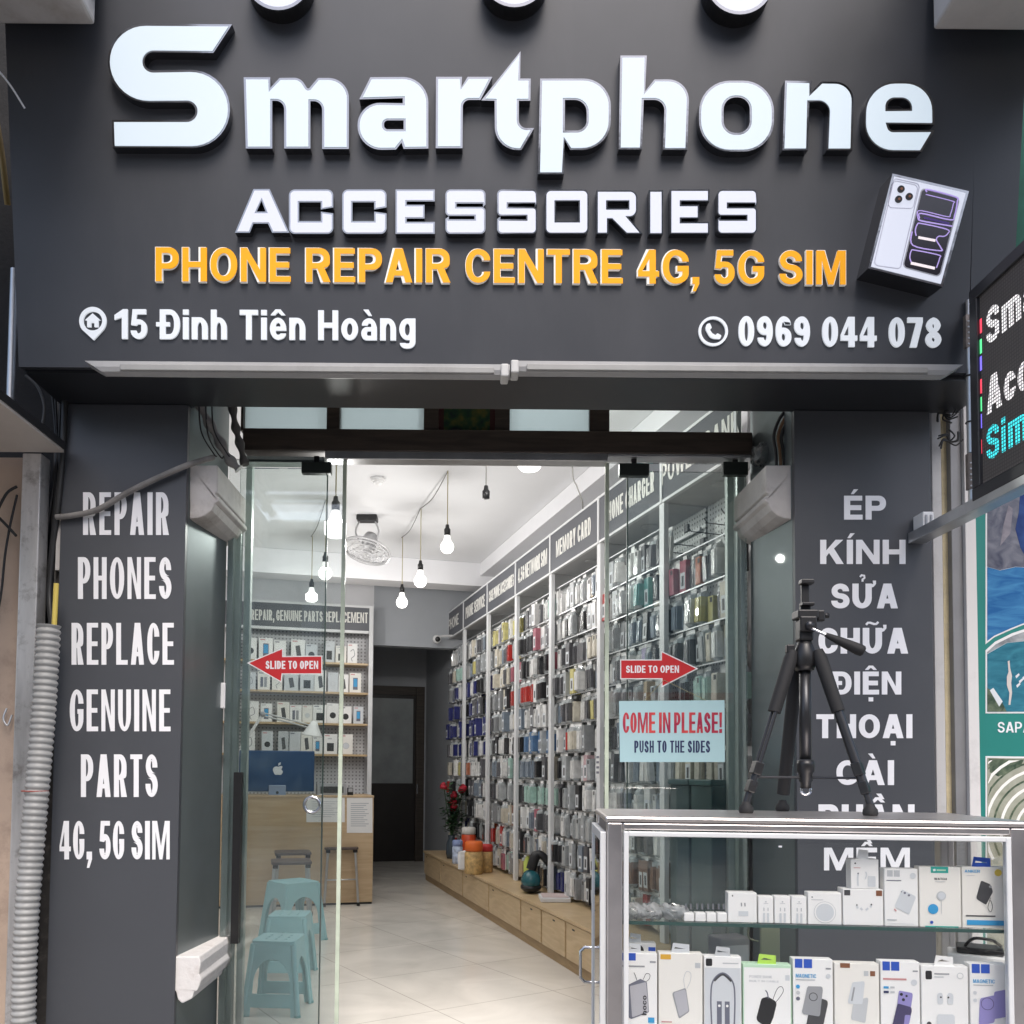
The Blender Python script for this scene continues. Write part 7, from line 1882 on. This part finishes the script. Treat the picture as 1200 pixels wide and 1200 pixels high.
# =================================================================== CEILING: BULBS, FAN, DETECTOR, CAMERA
def bulb(lab, px, py, d, rad, drum=False, lit=True, top=None):
    p = PY(px, py, d)
    T = thing("pendant_bulb", lab, "light bulb", V((p.x, p.y, ZC)), 0, "bulbs hanging from the shop ceiling")
    if lit:
        mb = MB()
        if drum: mb.lathe([(0, -rad * .72), (rad * .75, -rad * .70), (rad * .98, -rad * .45), (rad, .0), (rad, rad * .55), (rad * .9, rad * .62), (0, rad * .62)], 22, (0, 0, 1), p)
        else: mb.lathe([(0, -rad), (rad * .5, -rad * .87), (rad * .87, -rad * .5), (rad, 0), (rad * .9, rad * .42), (rad * .66, rad * .75), (0, rad * .75)], 22, (0, 0, 1), p)
        mb.build("bulb", bulb_lit, T)
        ll = bpy.data.lights.new("filament", 'POINT'); ll.energy = 16.5 * (rad / .055) ** 2; ll.color = (1.0, 0.97, 0.93); ll.shadow_soft_size = rad * .55
        lo = bpy.data.objects.new("filament", ll); COL.objects.link(lo); lo.parent = T; lo.location = Wm(T).inverted() @ p
        mb = MB(); mb.lathe([(rad * .66, rad * .76), (rad * .50, rad * 1.25), (.022, rad * 1.7), (0.018, rad * 1.72)], 18, (0, 0, 1), p); mb.build("collar", bulb_base, T)
    zs0 = p.z + (rad * 1.7 if lit else 0)
    mb = MB(); mb.lathe([(0, 0), (.023, 0), (.024, .045), (.016, .055), (.012, .08), (0, .08)], 14, (0, 0, 1), (p.x, p.y, zs0)); mb.build("socket", black_pl, T)
    mb = MB(); mb.tube([V((p.x, p.y, zs0 + .08)), V((p.x, p.y, ZC - .002))], .004, 6); mb.build("cord", cord_tan if lit else cord_grey, T)
    return T
bulb("large drum-shaped lit bulb hanging behind the free edge of the left door leaf", 393, 620, 4.75, .062, True)
bulb("lit round bulb highest of the three in a row over the doorway", 524, 641, 6.2, .05)
bulb("lit round bulb in the middle of the sagging three", 492.5, 681, 7.1, .055)
bulb("lit round bulb lowest of the three, nearest the corridor", 471, 706, 8.0, .055)
bulb("lit round bulb seen through the left door leaf beside its edge", 381, 672, 6.9, .055)
bulb("low lit bulb seen through the left door leaf over the repair header", 365, 700, 8.0, .055, True)
bulb("lit bulb half hidden by the door head rail, right of the empty socket", 620.5, 541, 4.75, .066, True)
bulb("empty black lamp socket hanging without a bulb", 569.5, 584, 5.3, .05, lit=False)
# sagging wires that link the hanging points
cz = lambda px, d: V((PY(px, 600, d).x, d, ZC - .01))
def wire(lab, pts):
    mb = MB(); mb.tube(spline(pts, 8), .004, 6); tag(mb.build("ceiling_wire", cord_grey), lab, "wire", "wires along the shop ceiling")
wire("twisted wire sagging between the highest and the middle bulb", [cz(524, 6.2), cz(524, 6.2).lerp(cz(492.5, 7.1), .5) - V((0, 0, .05)), cz(492.5, 7.1)])
wire("twisted wire sagging between the middle and the lowest bulb", [cz(492.5, 7.1), cz(492.5, 7.1).lerp(cz(471, 8), .5) - V((0, 0, .05)), cz(471, 8)])
wire("wire running from the lowest bulb towards the back beam", [cz(381, 6.9), cz(381, 6.9).lerp(cz(365, 8), .5) - V((0, 0, .05)), cz(365, 8)])
q0 = PY(671, 545, 5.2); 
wire("yellowish wire dropping from the ceiling to the memory card header", [V((q0.x, 5.2, ZC - .005)), PY(671, 553, 5.2), PY(676, 570, 5.2), PY(682, 586, 5.2), PY(683, 596, 5.25)])
# ceiling fan
p = PY(430, 645, 7.35); fn = thing("ceiling_fan", "grey caged orbit fan hanging from the ceiling near the back beam", "fan", V((p.x, p.y, ZC)))
mt_f = mat("fan_grey", (.42, .42, .43), .4, .2)
mb = MB(); mb.box(p.x - .09, p.y - .06, ZC - .05, p.x + .09, p.y + .06, ZC - .001, .01); mb.build("mount", black_pl, fn)
mb = MB()
for s_ in (-1, 1):
    mb = MB(); mb.tube(spline([V((p.x + s_ * .07, p.y, ZC - .05)), V((p.x + s_ * .10, p.y, ZC - .14)), V((p.x + s_ * .06, p.y + .02, p.z + .06))], 6), .008, 8)
    mb.build("yoke", mt_f, fn)
tax = V((-.22, -.30, -1)).normalized(); ta = tax.cross(V((0, 1, 0))).normalized(); tb = tax.cross(ta)
mb = MB(); mb.lathe([(0, -.14), (.05, -.14), (.065, -.10), (.065, .0), (.04, .03), (0, .03)], 20, tax, p - tax * .02); mb.build("motor", mt_f, fn)
RF = .205
mb = MB()
for r_, hh, th_ in ((RF, 0, .011), (RF * .97, .025, .006), (RF * .75, .035, .004), (RF * .5, .04, .004), (RF * .25, .042, .004), (RF * .75, -.03, .004), (RF * .5, -.04, .004)):
    mb.tube([p + tax * hh + (ta * cos(2 * pi * k / 36) + tb * sin(2 * pi * k / 36)) * r_ for k in range(36)], th_, 6, True)
for k in range(24):
    d_ = ta * cos(2 * pi * k / 24) + tb * sin(2 * pi * k / 24)
    mb.tube([p + tax * .044 + d_ * .02, p + tax * .036 + d_ * RF * .7, p + d_ * RF, p - tax * .03 + d_ * RF * .7], .0022, 5)
mb.build("cage", mt_f, fn)
for k in range(3):
    mb = MB(); a = 2 * pi * k / 3 + .5; vs = []
    for s_ in (0.05, .1, .15, .185):
        for w_ in (-.32, .0, .32):
            d_ = ta * cos(a + w_) + tb * sin(a + w_)
            vs.append(p + d_ * s_ + tax * (w_ * .07))
    fs = [(i_ * 3 + j_, i_ * 3 + j_ + 1, (i_ + 1) * 3 + j_ + 1, (i_ + 1) * 3 + j_) for i_ in range(3) for j_ in range(2)]
    mb.add(vs, fs); bo = mb.build("blade", mat("fan_blade", (.5, .5, .5), .4), fn)
    so_ = bo.modifiers.new("solid", 'SOLIDIFY'); so_.thickness = .004
p = PY(443, 556, 6.38); T = thing("smoke_detector", "white round smoke detector on the ceiling near the door head rail", "smoke detector", V((p.x, p.y, ZC)))
mb = MB(); mb.lathe([(0, -.045), (.03, -.045), (.038, -.035), (.038, -.028)], 20, (0, 0, 1), (p.x, p.y, ZC)); mb.build("sensor", white_pl, T)
mb = MB(); mb.lathe([(.038, -.028), (.052, -.022), (.055, -.001), (0, -.001)], 20, (0, 0, 1), (p.x, p.y, ZC)); mb.build("base", white_pl, T)
b_, z_ = WA(512, 749, 9.5); p = I(9.5, b_, z_); T = thing("security_camera", "white dome security camera with black lens at the far end of the shelving", "camera", p, TH)
mb = MB(); mb.ball(p, .05, .05, .05, 18, 12); mb.build("shell", white_pl, T)
mb = MB(); mb.lathe([(0, .052), (.026, .050), (.030, .042)], 18, (-DI + V((0, 0, -.15))), p); mb.build("lens", black_pl, T)
mb = MB(); mb.tube([p + V((.02, 0, .03)), I(9.55, BP + .03, z_ + .06)], .014, 8); mb.build("bracket", white_pl, T)
